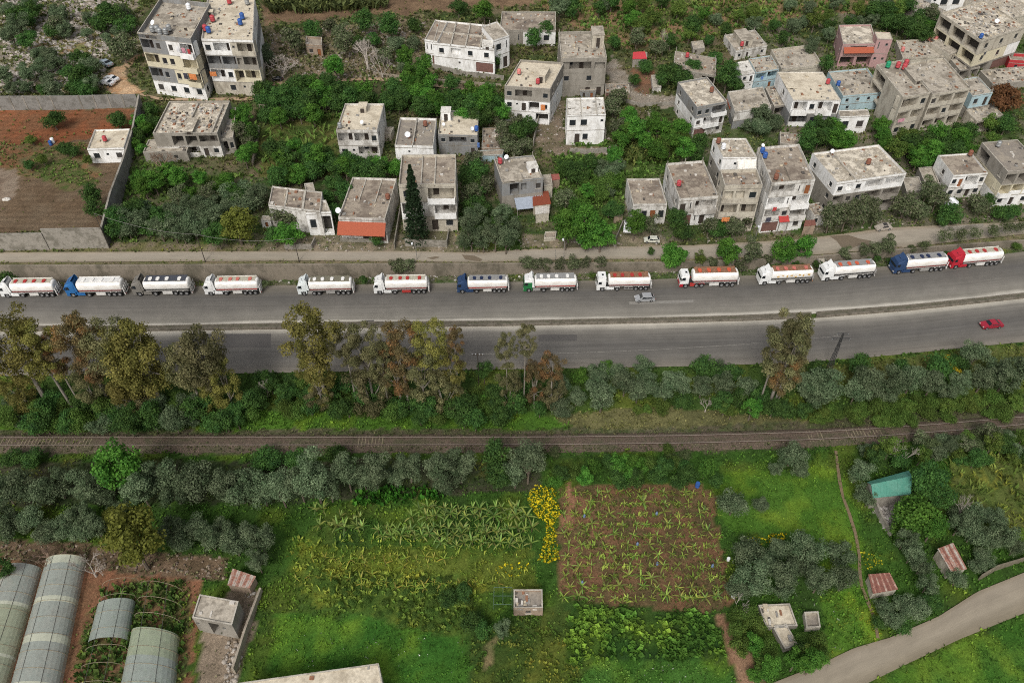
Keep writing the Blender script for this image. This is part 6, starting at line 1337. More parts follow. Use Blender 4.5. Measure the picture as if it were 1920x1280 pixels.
def crown_mesh(code, var, tall=1.0):
    """unit crown: radius 1 in plan, centre at the origin, height 2*tall"""
    sp = SPEC[code]; rg = np.random.default_rng(abs(hash((ord(code), var))) % 9999 if False else ord(code)*17+var*131)
    nl = sp['lumps']; d = rg.normal(size=(nl, 3)); d /= np.linalg.norm(d, axis=1)[:, None]
    rad = rg.uniform(.35, .85, nl); d[:, 2] = d[:, 2]*.9+.1
    cen = d*rad[:, None]*(1-sp['lr']*.5); lr = sp['lr']*rg.uniform(.65, 1.25, nl)
    if code in 'ERK':        # layered, open crown: lumps strung on rising limbs
        t = rg.uniform(-1, 1, nl); a = rg.uniform(0, 6.28, nl); r_ = (.15+.75*np.sqrt(rg.random(nl)))*(1-.4*np.abs(t-.1)**1.5)
        cen = np.stack([np.cos(a)*r_, np.sin(a)*r_, t*.85], 1); lr = sp['lr']*rg.uniform(.7, 1.4, nl)
    cen[:, 2] *= tall
    n = int(sp['n']*(1.25 if tall > 1.3 else 1)); k = rg.choice(nl, n, p=(lr**2)/np.sum(lr**2))
    dd = rg.normal(size=(n, 3)); dd /= np.linalg.norm(dd, axis=1)[:, None]; dd[:, 2] = np.where(rg.random(n) < .6, np.abs(dd[:, 2]), dd[:, 2])
    rr = lr[k]*rg.uniform(.55, 1.1, n)*(.85+.3*rg.random(n)); stretch = np.array([1, 1, 1.15 if code in 'ERK' else .85])
    P = cen[k]+dd*rr[:, None]*stretch
    # orientation: roughly facing outward with scatter
    nrm = dd+rg.normal(0, .55, (n, 3)); nrm /= np.linalg.norm(nrm, axis=1)[:, None]
    up = rg.normal(size=(n, 3)); a = np.cross(nrm, up); a /= np.linalg.norm(a, axis=1)[:, None]; b = np.cross(nrm, a)
    s_ = sp['leaf']/2.6*rg.uniform(.55, 1.3, n)*.55
    if code in 'ERK': a = a*.7
    V = np.stack([P-a*s_[:, None], P-b*s_[:, None]*.8, P+a*s_[:, None], P+b*s_[:, None]*.8], 1).reshape(-1, 3)
    lt = rg.uniform(0, 1, nl); t = np.clip(lt[k]*.7+rg.uniform(-.15, .45, n), 0, 1)[:, None]
    Cc = (np.array(sp['c'][0])*(1-t)+np.array(sp['c'][1])*t)*rg.uniform(.78, 1.22, (n, 1))*(1.3 if code in 'ERKHF' else 1.6)
    if code == 'M': w = rg.random(n) < .16; Cc[w] = (.20,.19,.13)
    if code == 'R': w = lt[k] > .8; Cc[w] = Cc[w]*np.array((1.2,.95,.85))
    me = np_mesh('crown_mesh', V, np.arange(n*4).reshape(-1, 4), leafm({'E':'euc','R':'euc','K':'euc'}.get(code, code)), np.repeat(Cc, 4, 0))
    return me, cen
def trunk_mesh(cen, tall, h0, code, var):
    """limbs from the foot (0,0,-tall-h0) up into the lumps"""
    mb = MB(); m = m_barkpale if code in 'ERK' else m_bark; foot = Vector((0,0,-tall-h0)); rg = random.Random(var*7+ord(code))
    fork = Vector((rg.uniform(-.08,.08), rg.uniform(-.08,.08), -tall*.55)); r0 = .075
    mb.tube(foot, fork, r0, r0*.7, m, 7)
    sel = rg.sample(range(len(cen)), min(9, len(cen)))
    for i in sel:
        c = Vector(cen[i]); mid = fork.lerp(c, .5)+Vector((rg.uniform(-.08,.08), rg.uniform(-.08,.08), .05))
        mb.tube(fork, mid, r0*.5, r0*.33, m, 5); mb.tube(mid, c, r0*.33, r0*.12, m, 4)
    me = bpy.data.meshes.new('trunk_mesh'); me.from_pydata(mb.v, [], mb.f); [me.materials.append(x) for x in mb.mats]; me.update(); return me
def proto(code, var, tc):
    key = (code, var, tc)
    if key not in PROTO:
        tall = {0: .8, 1: 1.25, 2: 2.0}[tc]; me, cen = crown_mesh(code, var, tall)
        PROTO[key] = (me, trunk_mesh(cen, tall, .5, code, var), tall)
    return PROTO[key]
TN = [0]
KINDLAB = {'O': 'grey green olive tree', 'D': 'dark green bushy tree', 'G': 'bright green leafy tree', 'M': 'dull brownish green tree', 'Y': 'yellow green tree', 'E': 'tall olive yellow eucalyptus', 'R': 'tall rusty leaved eucalyptus',
           'K': 'tall greyish eucalyptus', 'A': 'rust red leaved tree', 'F': 'yellow flowering tree', 'Q': 'olive gold tree', 'H': 'green hedge shrub', 'S': 'small grey green shrub'}
def tree(code, cx, cy, w, h, where, base=None, group=True, label=None):
    """crown centre and size as picture points; base: picture y of the foot"""
    h = max(h, w*.55)
    P = at(cx, cy, 1.5); s = scale_at(P[1], P[2]+1.5); wm = w/s
    dy, dz = P[1], HC-P[2]-2; dp = math.atan2(dz, dy); hm2 = (h/s)**2-(wm*math.sin(dp))**2
    hm = max(math.sqrt(max(hm2, 0))/math.cos(dp), wm*.6); hm = min(hm, wm*2.6)
    tf = SPEC[code]['trunk']; 
    hc = hm/2+tf*hm
    if base is not None:
        lo, hi = .3, 30.0
        for _ in range(30):
            m = (lo+hi)/2; q = at(cx, cy, m)
            if proj(q[0], q[1], q[2])[1] < base: lo = m
            else: hi = m
        hc = max(lo, hm*.35)
    P = at(cx, cy, hc); asp = hm/wm; tc = 0 if asp < 1.0 else (1 if asp < 1.6 else 2)
    me, tm, tall = proto(code, TN[0] % (4 if code in 'ODGE' else 2), tc); TN[0] += 1
    r_ = wm/2*(1.1 if code in 'ERK' else 1.15); zs = hm/2/tall*(1.02 if code in 'ERK' else 1.1); rz = random.uniform(0, 6.28)
    lb = label or f"{KINDLAB[code]} {where}"; grp = None if label else f"{KINDLAB[code]}s {where}".replace('eucalyptuss', 'eucalyptus trees')
    if SPEC[code]['nm'] == 'shrub' or (w < 24 and code in 'ODGMYS'):
        o = link('shrub', me); o.location = (P[0], P[1], P[2]+hc); o.scale = (r_, r_, zs); o.rotation_euler = (0, 0, rz)
        tag(o, lb.replace('tree', 'shrub'), 'shrub', grp.replace('tree', 'shrub') if grp else None); return o
    root = empty(SPEC[code]['nm'], P, rz, lb, 'tree', grp)
    c = link('crown', me, root); c.location = (0, 0, hc); c.scale = (r_, r_, zs)
    if hc > zs*(tall+.45):        # a tall bare stem: lower the foot of this tree's own trunk
        tm = tm.copy()
        for v in tm.vertices[:7]: v.co.z = -hc/zs-.1
    t = link('trunk', tm, root); t.location = (0, 0, hc); t.scale = (r_*.9, r_*.9, zs)
    return root
def trees(code, where, L):
    for q in L: tree(code, q[0], q[1], q[2], q[3], where, q[4] if len(q) > 4 else None)
def fill(where, poly, mix, spacing, size, seed, asp=1.0, jitter=.45, keep=1.0, avoid=()):
    rg = random.Random(seed); xs_ = [p[0] for p in poly]; ys_ = [p[1] for p in poly]; row = 0; y = min(ys_)
    while y < max(ys_):
        x = min(xs_)+(spacing/2 if row % 2 else 0)
        while x < max(xs_):
            px, py = x+rg.uniform(-1, 1)*spacing*jitter, y+rg.uniform(-1, 1)*spacing*jitter*.8
            ok = inpoly(np.array([px]), np.array([py]), poly)[0] and rg.random() < keep
            for a in avoid:
                if a[0] < px < a[2] and a[1] < py < a[3]: ok = False
            code = rg.choice(mix); s = rg.uniform(*size)
            if ok: tree(code, px, py, s, s*asp*rg.uniform(.85, 1.2), where)
            x += spacing
        y += spacing*.8; row += 1
# --- below the highway
W1 = 'in the band just below the railway'
trees('O', W1, [(5,915,50,70),(38,915,65,75),(80,922,65,70),(105,905,60,70),(160,907,60,75),(190,930,50,55),(262,915,60,80),(295,895,75,85),(330,925,60,60),(363,905,80,85),(420,905,60,75),(450,915,80,80),(490,920,60,70),(525,915,60,80),(560,905,50,80),(587,893,75,110),(615,910,50,70),(650,885,55,80),(703,880,62,90),(682,895,40,60),(767,877,54,68),(740,895,40,45),(825,885,60,85),(862,870,60,80),(838,905,50,55),(990,865,65,90),(965,890,50,60)])
trees('G', W1, [(217,873,88,105)]); trees('D', W1, [(930,855,62,66),(932,895,55,60),(500,860,60,40),(560,862,60,40),(630,850,50,40),(60,860,50,30),(20,858,40,30),(240,935,50,40)])
fill(W1, [(1030,862),(1345,865),(1345,905),(1040,908)], 'DGDH', 26, (32,44), 1)
fill(W1, [(1000,845),(1330,840),(1330,865),(1000,865)], 'SHS', 30, (22,32), 2, keep=.6)
trees('O', 'at the north edge of the green meadow', [(1487,852,62,62),(1455,878,30,32),(1500,880,36,36)])
tree('O',1373,947,58,56,'',label='larger lone round olive tree standing in the green meadow'); tree('O',1428,945,38,38,'',label='smaller lone round olive bush standing in the green meadow')
W2 = 'in the second olive row above the greenhouses'
trees('O', W2, [(5,965,50,60),(30,985,70,60),(60,970,50,50),(80,1000,55,50),(115,990,60,55),(150,965,50,60),(155,1000,50,50),(178,985,55,60),(222,950,42,44),(320,994,55,60),(340,1015,50,50),(365,990,55,55),(395,1010,50,55),(412,995,55,55),(440,1020,55,60),(462,1000,60,60),(488,1010,55,70),(482,1050,42,55)])
tree('Q',243,1012,112,130,'',label='big olive gold tree standing above the greenhouse tunnels')
tree('Q',205,975,50,50,'',label='smaller olive gold tree beside the big one above the greenhouses')
trees('H', 'in the bushy part of the middle field', [(x_+random.uniform(-8,8), y_+random.uniform(-5,5), random.uniform(14,22), random.uniform(10,15)) for y_, a_, b_ in ((1090,600,860),(1110,620,880),(1130,640,900),(1150,700,900),(1172,760,900)) for x_ in range(a_, b_, 27)])
trees('D', 'in the bushy part of the middle field', [(885,1165,46,44),(905,1180,36,36),(870,1110,40,36),(840,1120,40,30)])
tree('O',942,1178,30,44,'',label='small grey green bush below the roofless field shed')
tree('D',8,1065,34,55,'',label='dark green bush at the corner of the left greenhouse')
W3 = 'in the olive clump above the ruined slab'
trees('O', W3, [(1400,1035,62,60),(1458,1027,52,52),(1514,1028,72,72),(1412,1085,72,72),(1385,1105,50,50),(1475,1080,55,70),(1537,1086,52,62),(1576,1037,56,52),(1583,1086,52,58),(1440,1060,50,50),(1500,1060,55,50),(1468,1105,40,44)])
W4 = 'around the ruined slab by the farm road'
fill(W4, [(1365,1140),(1420,1150),(1435,1190),(1470,1230),(1500,1200),(1560,1190),(1555,1225),(1500,1255),(1420,1270),(1390,1220)], 'YDHYG', 26, (34,50), 3)
W5 = 'beside the square rusty hut and farm road'
trees('O', W5, [(1740,1096,42,46),(1700,1140,55,50),(1728,1142,50,46),(1670,1155,50,50),(1655,1135,36,36),(1793,1086,40,40),(1711,1037,44,48),(1728,1060,40,44),(1700,1010,44,50)])
trees('D', W5, [(1750,1130,36,36),(1690,1170,40,36),(1650,1165,36,30)])
W6 = 'beside the leaning rusty shed'
trees('O', W6, [(1800,985,48,52),(1825,1000,55,55),(1855,1010,55,55),(1880,1000,56,66),(1868,970,44,40),(1845,1045,44,40),(1905,1025,34,40),(1830,1060,36,34),(1800,965,44,40),(1835,965,44,44)])
W7 = 'around the green roofed shed'
trees('G', W7, [(1720,968,96,90),(1700,995,60,50),(1755,985,50,60)]); trees('D', W7, [(1740,898,66,80),(1765,930,50,50),(1724,925,40,40),(1688,860,50,40),(1640,860,44,50)])
trees('O', W7, [(1612,882,50,56),(1616,925,36,40),(1630,935,30,36),(1640,1000,0.1+24,26)][:3])
fill('along the south side of the railway at the right', [(1590,830),(1720,822),(1920,800),(1930,845),(1800,862),(1700,850),(1600,860)], 'OSDYOM', 24, (30,46), 4)
fill('on the edge of the right hand banana plot', [(1770,850),(1930,845),(1930,862),(1780,870)], 'DYH', 24, (24,34), 5)
W8 = 'in the belt between highway and railway on the right'
trees('O', W8, [(1127,747,58,66),(1115,722,40,50),(1123,700,50,36),(1173,720,50,56),(1195,735,45,50),(1213,720,50,56),(1207,685,40,45),(1160,700,40,40),(1257,713,52,52),(1240,735,44,40),(1047,723,44,50),(1053,765,50,40),(1280,722,46,50),(1317,725,48,50),(1357,720,45,50),(1397,727,44,50),(1513,718,54,60),(1550,722,76,78),(1530,745,50,44),(1607,735,50,60),(1630,720,66,80),(1660,735,50,50),(1678,715,56,70),(1710,712,50,60),(1747,718,52,56),(1775,730,44,44),(1800,718,42,56),(1827,665,52,56),(1843,712,52,56),(1870,690,44,50),(1890,703,66,74),(1915,690,40,60),(1080,745,40,40),(1350,690,36,30)])
trees('D', W8, [(1323,688,56,46),(1370,700,50,36),(1533,690,36,40),(1613,685,46,52),(1763,688,62,56),(1800,680,40,36),(1353,752,38,44),(1450,765,42,44),(1473,768,42,42),(1507,770,38,38),(1425,740,40,44),(1280,752,40,36),(1385,745,34,40),(1690,690,40,40)])
trees('G', W8, [(1088,705,40,30),(1140,690,40,30)])
tree('G',1411,763,42,48,'',label='round bright green bush alone in front of the dark belt by the railway')
trees('Y', W8, [(1213,767,24,22),(1195,770,24,22),(1240,762,38,36),(1358,768,30,30),(1372,770,26,32)]); trees('F', W8, [(1783,676,32,24),(1792,690,24,20)])
fill('in the vine covered hedge beside the railway', [(1525,765),(1600,757),(1750,748),(1920,735),(1925,775),(1800,782),(1650,792),(1530,790)], 'YHHHY', 20, (28,40), 6, asp=.8)
fill('on the grassy bank below the highway', [(1010,700),(1280,692),(1280,700),(1010,720)], 'HSD', 28, (22,32), 7, keep=.7)
tree('K',1462,640,50,90,'',base=764,label='left stem of the brown eucalyptus clump rising over the lower carriageway'); tree('K',1497,645,46,95,'',base=764,label='right stem of the brown eucalyptus clump rising over the lower carriageway'); tree('K',1478,655,82,125,'',base=765,label='single tall brown eucalyptus rising over the lower carriageway'); tree('R',1470,700,60,80,'',base=768,label='lower brownish limbs of a second eucalyptus stem beside the tall one')
# eucalyptus row at the left
WE = 'in the tall row along the highway'
trees('E', WE, [(262,672,100,120,773),(75,660,70,100,773),(22,650,105,125,767),(250,685,100,130,773),(250,735,80,100,776),(585,636,92,105,762),(592,705,60,110,764),(420,720,56,130,770),(395,745,50,80,773),(807,648,62,85,764),(851,700,48,90,767),(40,735,60,70,773)])
trees('R', WE, [(140,632,72,72,767),(165,680,60,80,770),(752,652,72,82,764),(745,700,60,90,767),(851,650,36,66,764),(1037,690,48,52,764),(1003,715,44,80,764),(100,670,50,70,770)])
trees('K', WE, [(790,700,70,110,768),(390,700,60,80,773),(715,680,50,90,767),(205,655,80,90,770),(375,665,86,85,773),(350,690,70,90,773),(684,660,64,105,764),(688,732,84,100,767),(647,650,44,75,764),(830,735,70,100,770),(950,660,36,105,762),(984,638,38,60,762),(955,730,48,90,767),(270,755,60,70,773),(600,745,50,50,767),(1040,745,50,60,767),(165,725,60,90,773)])
fill('in the undergrowth below the eucalyptus row', [(0,735),(480,740),(500,780),(440,795),(300,798),(0,802)], 'DDHDHO', 23, (36,54), 8, keep=.95)
fill('in the undergrowth at the middle of the eucalyptus row', [(480,700),(640,705),(760,740),(980,720),(1040,760),(940,790),(560,775),(480,760)], 'DDHDH', 24, (32,50), 9, keep=.8)
tree('D',810,680,0.1+28,36,'',label='small dark green tree beside the utility pole') if False else tree('D',907,692,30,50,'',label='small dark green tree beside the utility pole')
tree('G',905,750,40,30,'',label='green shrub at the foot of the utility pole'); tree('D',860,765,60,60,'',label='dark shrub closing the end of the eucalyptus row')
tree('G',905,760,30,30,'',label='low light green shrub below the utility pole') if False else None
# --- along the street and the retaining wall
for (x, y, w_, h_, lb) in [(1265,468,54,52,'round dense green street tree, leftmost of the four beside the street'),(1364,472,52,62,'second round green street tree, below the tall narrow house'),(1472,467,50,60,'left of the pair of round green trees over the street'),(1507,463,42,58,'right of the pair of round green trees over the street')]: tree('G', x, y, w_, h_, '', label=lb)
tree('M',1410,472,42,62,'',label='brownish tree around the street lamp'); tree('Y',1312,482,26,36,'',label='small yellow green tree between two round street trees')
tree('D',1221,471,14,22,'',label='thin young tree on the verge below the cream car')
trees('M', 'on top of the retaining wall', [(742,492,36,34),(765,488,34,34),(985,494,32,34),(1008,488,30,30),(1028,492,26,28),(1052,490,30,30),(1075,490,34,34),(1100,486,24,30),(1126,488,28,30),(1335,490,28,26),(1585,474,24,32),(1620,470,26,30),(1640,464,30,34),(1664,460,34,42),(1390,496,30,26),(1440,484,24,26)])
trees('S', 'on top of the retaining wall at the right', [(1735,457,26,30),(1712,462,24,24),(1770,446,30,38),(1800,442,32,36),(1828,440,28,30),(1860,434,32,32),(1890,430,34,36),(1915,428,26,30)])
fill('along the foot of the retaining wall', [(450,528),(700,522),(1240,512),(1240,518),(700,530),(450,534)], 'HSD', 20, (12,20), 10, keep=.5)
fill('along the foot of the retaining wall at the right', [(1240,505),(1530,494),(1920,460),(1920,470),(1530,503),(1240,515)], 'HSD', 18, (12,22), 11, keep=.6)
tree('D',15,508,50,24,'',label='green bush hanging over the wall at the left edge')
# --- the village and slope
fill('on the rocky hill at the upper left', [(0,0),(250,0),(245,45),(215,70),(160,90),(0,80)], 'OODDM', 27, (24,40), 12, keep=.6)
fill('on the lower rocky hill at the upper left', [(0,80),(60,95),(180,110),(175,175),(0,180)], 'OODD', 27, (26,42), 13, keep=.62)
trees('D', 'above the parked cars on the hill', [(152,140,46,52),(160,165,40,36),(140,165,36,30),(210,30,50,50),(185,45,40,36),(235,45,40,36)])
tree('M',228,90,56,46,'',label='brownish thicket left of the first apartment block')
fill('in the green strip right of the compound wall', [(262,190),(300,192),(282,250),(268,300),(245,310),(252,260)], 'DGD', 20, (24,36), 14, keep=.85)
fill('in the garden right of the damaged house', [(430,195),(480,195),(478,300),(440,310),(432,260)], 'DGM', 24, (24,38), 15, keep=.75)
fill('in the citrus grove behind the banana plot', [(485,165),(600,152),(690,165),(690,190),(640,195),(620,220),(490,228)], 'DDG', 25, (34,48), 16)
fill('in the citrus grove above the middle houses', [(720,155),(800,140),(945,180),(948,235),(900,240),(820,205),(730,210)], 'DGGD', 25, (34,48), 17)
fill('beside the two storey cream house', [(500,265),(640,285),(650,300),(745,300),(745,335),(660,335),(600,345),(505,335)], 'DDGD', 23, (34,48), 18)
fill('on the scrubby slope below the top track', [(488,55),(600,40),(780,35),(790,60),(760,130),(680,95),(560,100),(490,110)], 'ODDM', 28, (28,46), 19, keep=.55, avoid=[(565,60,640,110)])
trees('G', 'along the hill track', [(628,125,44,50),(760,105,36,50),(795,130,40,60),(770,135,34,40),(907,20,44,44)])
fill('in the gardens above the street at the left', [(215,330),(260,320),(330,318),(480,345),(490,380),(410,375),(330,365),(250,350)], 'GDMG', 24, (28,44), 20, keep=.85)
fill('in the olive grove above the street at the left', [(215,385),(330,380),(420,375),(420,440),(210,448)], 'OOOD', 24, (38,54), 21)
trees('O', 'beside the dirt ramp', [(440,360,60,50),(480,365,50,50),(460,385,60,50),(430,385,44,40)])
tree('Q',443,422,76,76,'',label='yellow green tree with pale twigs beside the dirt ramp'); tree('M',530,405,64,50,'',label='dull broad tree in front of the flat grey house'); tree('G',537,440,60,50,'',label='green tree at the street in front of the flat grey house'); tree('D',513,440,36,44,'',label='dark shrub left of the green tree at the street')
trees('D', 'in the compound', [(172,365,40,50),(180,392,40,40),(120,278,30,26),(132,282,30,26),(220,225,40,34),(100,225,44,36),(55,310,26,22)])
trees('Y', 'in the compound', [(80,300,24,22),(165,300,22,26),(60,262,26,20)])
trees('D', 'between the orange roofed house and the grove', [(645,360,44,50),(625,395,30,40),(705,450,26,26),(610,370,36,34)])
# cypress: a dark spire
P0 = at(783,455); root = empty('cypress_tree', P0, 0, 'tall dark narrow cypress in front of the three storey house', 'tree')
rg = np.random.default_rng(5); n = 7000; hgt = solve_height(779,312,457)[0]; t = rg.random(n)**.9; rad = (1-t)**.75*3.0*(.75+.25*np.sin(t*70))+.15; a = rg.uniform(0, 6.28, n); q = rad*rg.uniform(.6, 1.05, n)
P = np.stack([np.cos(a)*q, np.sin(a)*q, 1+t*(hgt-1)], 1); A_ = rg.normal(size=(n,3)); A_ /= np.linalg.norm(A_, axis=1)[:, None]; B_ = np.cross(A_, rg.normal(size=(n,3))); B_ /= np.linalg.norm(B_, axis=1)[:, None]; s_ = rg.uniform(.14,.34,(n,1))
V = np.stack([P-A_*s_, P-B_*s_*.6, P+A_*s_, P+B_*s_*.6], 1).reshape(-1, 3); Cc = np.array((.018,.035,.014))*rg.uniform(.6, 1.9, (n, 1))
link('crown', np_mesh('cypress_crown', V, np.arange(n*4).reshape(-1, 4), leafm('cyp', .0), np.repeat(Cc, 4, 0)), root)
mb = MB(); mb.tube((0,0,-.3),(0,0,hgt*.9),.25,.08,m_bark); mb.build('trunk', root)
fill('in the dark thicket beside the three storey house', [(862,300),(900,300),(925,390),(930,410),(865,410)], 'DMD', 27, (34,50), 22)
trees('O', 'in the tall olive clump at the street', [(882,430,44,80),(905,445,40,60),(928,435,44,76),(950,448,44,60),(965,425,36,50),(890,400,44,50),(940,400,40,44),(870,455,30,40)])
fill('below the cream roofed house', [(935,215),(1005,240),(1010,290),(960,300),(930,270)], 'MDM', 25, (30,44), 23)
trees('M', 'beside the white roofed house', [(1160,182,44,36),(1150,200,40,36),(1158,240,40,40),(1060,375,44,40)])
trees('G', 'beside the white roofed house', [(1180,215,36,40),(1165,260,44,36)])
fill('in the lush slope left of the turned grey and white house', [(1160,240),(1260,225),(1300,245),(1330,300),(1240,300),(1180,265)], 'GGDH', 26, (32,46), 24)
fill('in the wild garden above the street', [(1050,300),(1160,290),(1165,400),(1155,440),(1140,380),(1060,345)], 'DGHO', 24, (28,46), 25, keep=.9)
for (x, y, w_, h_) in [(1062,425,60,74),(1098,415,62,80),(1088,392,50,44),(1128,440,56,60),(1100,448,56,46)]: tree('G', x, y, w_, h_, 'in the dense clump beside the street')
tree('G',1192,415,42,58,'',label='round green tree hiding the white pickup'); tree('M',1222,420,34,44,'',label='dark tree in front of the one storey house')
trees('D', 'in front of the two storey concrete house', [(1270,410,44,50),(1282,435,40,36),(1345,430,44,36)]); trees('M', 'in front of the tall narrow house', [(1330,425,36,36),(1375,425,50,36),(1400,412,34,30)])
fill('on the slope above the village', [(990,0),(1380,0),(1375,40),(1290,60),(1200,50),(1150,40),(1060,30)], 'DGYDO', 27, (26,44), 26, keep=.62)
fill('in the bushes behind the upper houses', [(1145,60),(1250,60),(1370,50),(1360,70),(1260,95),(1150,95)], 'DHYM', 26, (24,36), 27, keep=.5)
fill('in the scrub above the pink house', [(1380,10),(1560,0),(1680,0),(1690,40),(1570,45),(1560,100),(1440,90),(1440,60),(1385,45)], 'OODYO', 26, (24,38), 28, keep=.75)
fill('beside the unfinished building', [(1655,30),(1740,20),(1775,60),(1770,75),(1690,72),(1660,50)], 'DGDM', 24, (28,40), 29, keep=.8)
trees('D', 'between the upper village houses', [(1280,150,50,40),(1255,135,44,40),(1365,140,50,60),(1380,160,36,36),(1300,125,36,36),(1210,125,30,26),(1190,150,26,26),(1550,120,30,40),(1240,150,30,30),(1340,110,30,26),(1000,70,36,44),(1025,55,34,40),(930,110,30,30)])
trees('O', 'in front of the low grey roofed house', [(1430,215,44,50),(1450,230,44,36),(1405,235,30,30),(1425,240,40,36)])
fill('in the gardens behind the street houses', [(1510,235),(1580,225),(1620,255),(1560,275),(1510,280)], 'DGMD', 26, (30,44), 30)
fill('in the green belt through the right hand village', [(1640,225),(1700,255),(1830,240),(1835,290),(1750,300),(1740,330),(1700,300),(1655,270)], 'DGGDY', 24, (32,48), 31)
fill('below the unfinished building at the right', [(1835,215),(1920,215),(1920,255),(1840,265)], 'GYDD', 25, (28,40), 32, keep=.8)
tree('A',1886,185,62,56,'',label='rust red tree beside the beige village block')
trees('M', 'in front of the large cream roofed block', [(1560,405,50,56),(1590,400,44,60),(1610,395,46,60),(1630,390,40,50),(1640,405,34,36),(1700,385,60,50),(1740,355,42,50),(1760,370,40,50),(1725,395,44,44)])
trees('D', 'below the brown roofed white house', [(1785,400,44,44),(1770,412,36,30),(1880,400,40,24),(1900,395,36,24),(1855,375,30,30)]); tree('M',1835,385,50,40,'',label='pale leaved bush below the right edge block')
trees('D', 'scattered on the hill fields', [(1700,10,40,40),(1640,20,40,40),(1610,60,34,34),(860,15,36,30)])
# --- leafless trees
def bare(px, py, w, h, label, pale=True, n=260, seed=0):
    P0 = at(px, py+h/2); s = scale_at(P0[1], P0[2]); Rm = w/2/s; Hm = h/s/.85; rg = random.Random(seed)
    root = empty('bare_tree', P0, rg.uniform(0, 6), label, 'tree'); mb = MB(); m = mat('pale_twigs', (.36,.32,.28), var=.15) if pale else mat('brown_twigs', (.20,.14,.10), var=.2)
    def grow(p, d, l, r_, lev):
        if lev == 0 or len(mb.f) > 9000: return
        q = p+d*l; mb.tube(p, q, r_, r_*.65, m, 4)
        for _ in range(3 if lev > 2 else 4):
            nd = (d+Vector((rg.gauss(0,.5), rg.gauss(0,.5), rg.gauss(.08,.35)))).normalized(); grow(q, nd, l*rg.uniform(.6,.85), r_*.6, lev-1)
    mb2 = MB(); 
    for k in range(3): grow(Vector((0,0,Hm*.12)), Vector((rg.gauss(0,.5), rg.gauss(0,.5), .8)).normalized(), Hm*.34, Rm*.045+.03, 5)
    ext = max(max(abs(v[0]), abs(v[1])) for v in mb.v); k = Rm*1.05/ext
    mb.v = [(v[0]*k, v[1]*k, v[2]) for v in mb.v]; mb.build('branches', root); mb2.tube((0,0,-.2),(0,0,Hm*.14), Rm*.07+.05, Rm*.05+.04, m); mb2.build('trunk', root)
for i, q in enumerate([(530,128,70,36,'bare brown tree above the black car',True),(690,110,66,40,'bare greyish tree on the scrubby slope, left of the next one',True),(718,125,50,46,'bare greyish tree right of its neighbour on the slope',True),
    (180,1052,64,54,'pale bare tree at the end of the greenhouse tunnel',True),(1685,843,50,44,'white bare tree above the green roofed shed',True),(1793,945,36,56,'bare tree beside the right hand banana plot',True),(1322,755,30,32,'small bare tree in the belt by the railway',True),
    (492,725,44,34,'leafless pale tree in a gap of the eucalyptus row',True),(1215,235,30,40,'bare sapling in the garden plot above the lush slope',True),(305,305,50,26,'bare brown brush in front of the porch wing',False),(1238,80,26,30,'bare tree beside the red roofed shed',True),(100,1040,70,24,'dead brown brush above the greenhouses',False),(1380,1125,40,40,'grey bare brush at the field corner',True),(1455,62,0.1+20,20,'small bare tree',True)][:13]):
    bare(*q[:5], pale=q[5], seed=i+3)
# ------------------------------------------------------------------ BANANA PLANTS in rows
def banana_mesh(var, c0, c1, nl=8):
    rg = random.Random(var); mb = MB(); ml = leafattr_b; cols = []
    def q(a, b, c, d, col): mb.quad(a, b, c, d, ml); cols.extend([col]*4)
    for i in range(nl):
        a = i*2*math.pi/nl+rg.uniform(-.4,.4); el = rg.uniform(.55, 1.35); L_ = rg.uniform(.75, 1.1); p = Vector((0,0,.55)); wdt = rg.uniform(.045,.075)
        dr = Vector((math.cos(a)*math.cos(el), math.sin(a)*math.cos(el), math.sin(el))); side = Vector((-math.sin(a), math.cos(a), 0)); t = rg.random(); col = tuple((c0[k]*(1-t)+c1[k]*t)*rg.uniform(.8,1.2) for k in range(3)); prev = (p, .02)
        for k in range(5):
            dr = (dr+Vector((0,0,-.24))).normalized(); p2 = prev[0]+dr*L_/5; w2 = wdt*(1, 1.1, 1.0, .7, .05)[k]
            q(prev[0]-side*prev[1], prev[0]+side*prev[1], p2+side*w2, p2-side*w2, col); prev = (p2, w2)
    for k in range(5):
        a, b = k*1.2566, (k+1)*1.2566; q((.06*math.cos(a),.06*math.sin(a),-.1),(.06*math.cos(b),.06*math.sin(b),-.1),(.045*math.cos(b),.045*math.sin(b),.6),(.045*math.cos(a),.045*math.sin(a),.6),(.12,.12,.05))
    return np_mesh('banana_mesh', mb.v, mb.f, ml, np.array(cols))
leafattr_b = mat('banana_leaf', (.1,.1,.1), attr='Col', var=0, rough=.6, spec=.3, trans=.25, rand=.8)
BAN = {'a': [banana_mesh(k, (.085,.15,.03),(.26,.31,.075), 8) for k in range(5)], 'b': [banana_mesh(k+20, (.16,.20,.03),(.32,.32,.05), 5) for k in range(4)], 'c': [banana_mesh(k+40, (.10,.17,.028),(.28,.35,.07), 7) for k in range(5)]}
NB = [0]
def banana(px, py, k, size, where):
    P = at(px, py); o = link('banana_plant', random.choice(BAN[k])); s_ = size*random.uniform(.75, 1.25); o.location = P; o.scale = (s_, s_, s_*random.uniform(.85, 1.1)); o.rotation_euler = (random.uniform(-.1,.1), random.uniform(-.1,.1), random.uniform(0, 6.28))
    tag(o, 'banana plant '+where, 'banana plant', 'banana plants '+where); NB[0] += 1
Wb1 = 'in the tall rows above the middle field'
for (y, x0, x1, st) in [(951,790,985,14),(968,640,700,20),(966,770,1000,13),(985,600,700,17),(990,710,1000,13),(1003,720,980,15),(1016,830,1000,14),(953,593,615,16)]:
    for x in np.arange(x0, x1, st): banana(x+random.uniform(-4,4), y+random.uniform(-4,4)+6, 'a', random.uniform(1.25, 1.9), Wb1)
Wb2 = 'small and yellow in the grassy field'
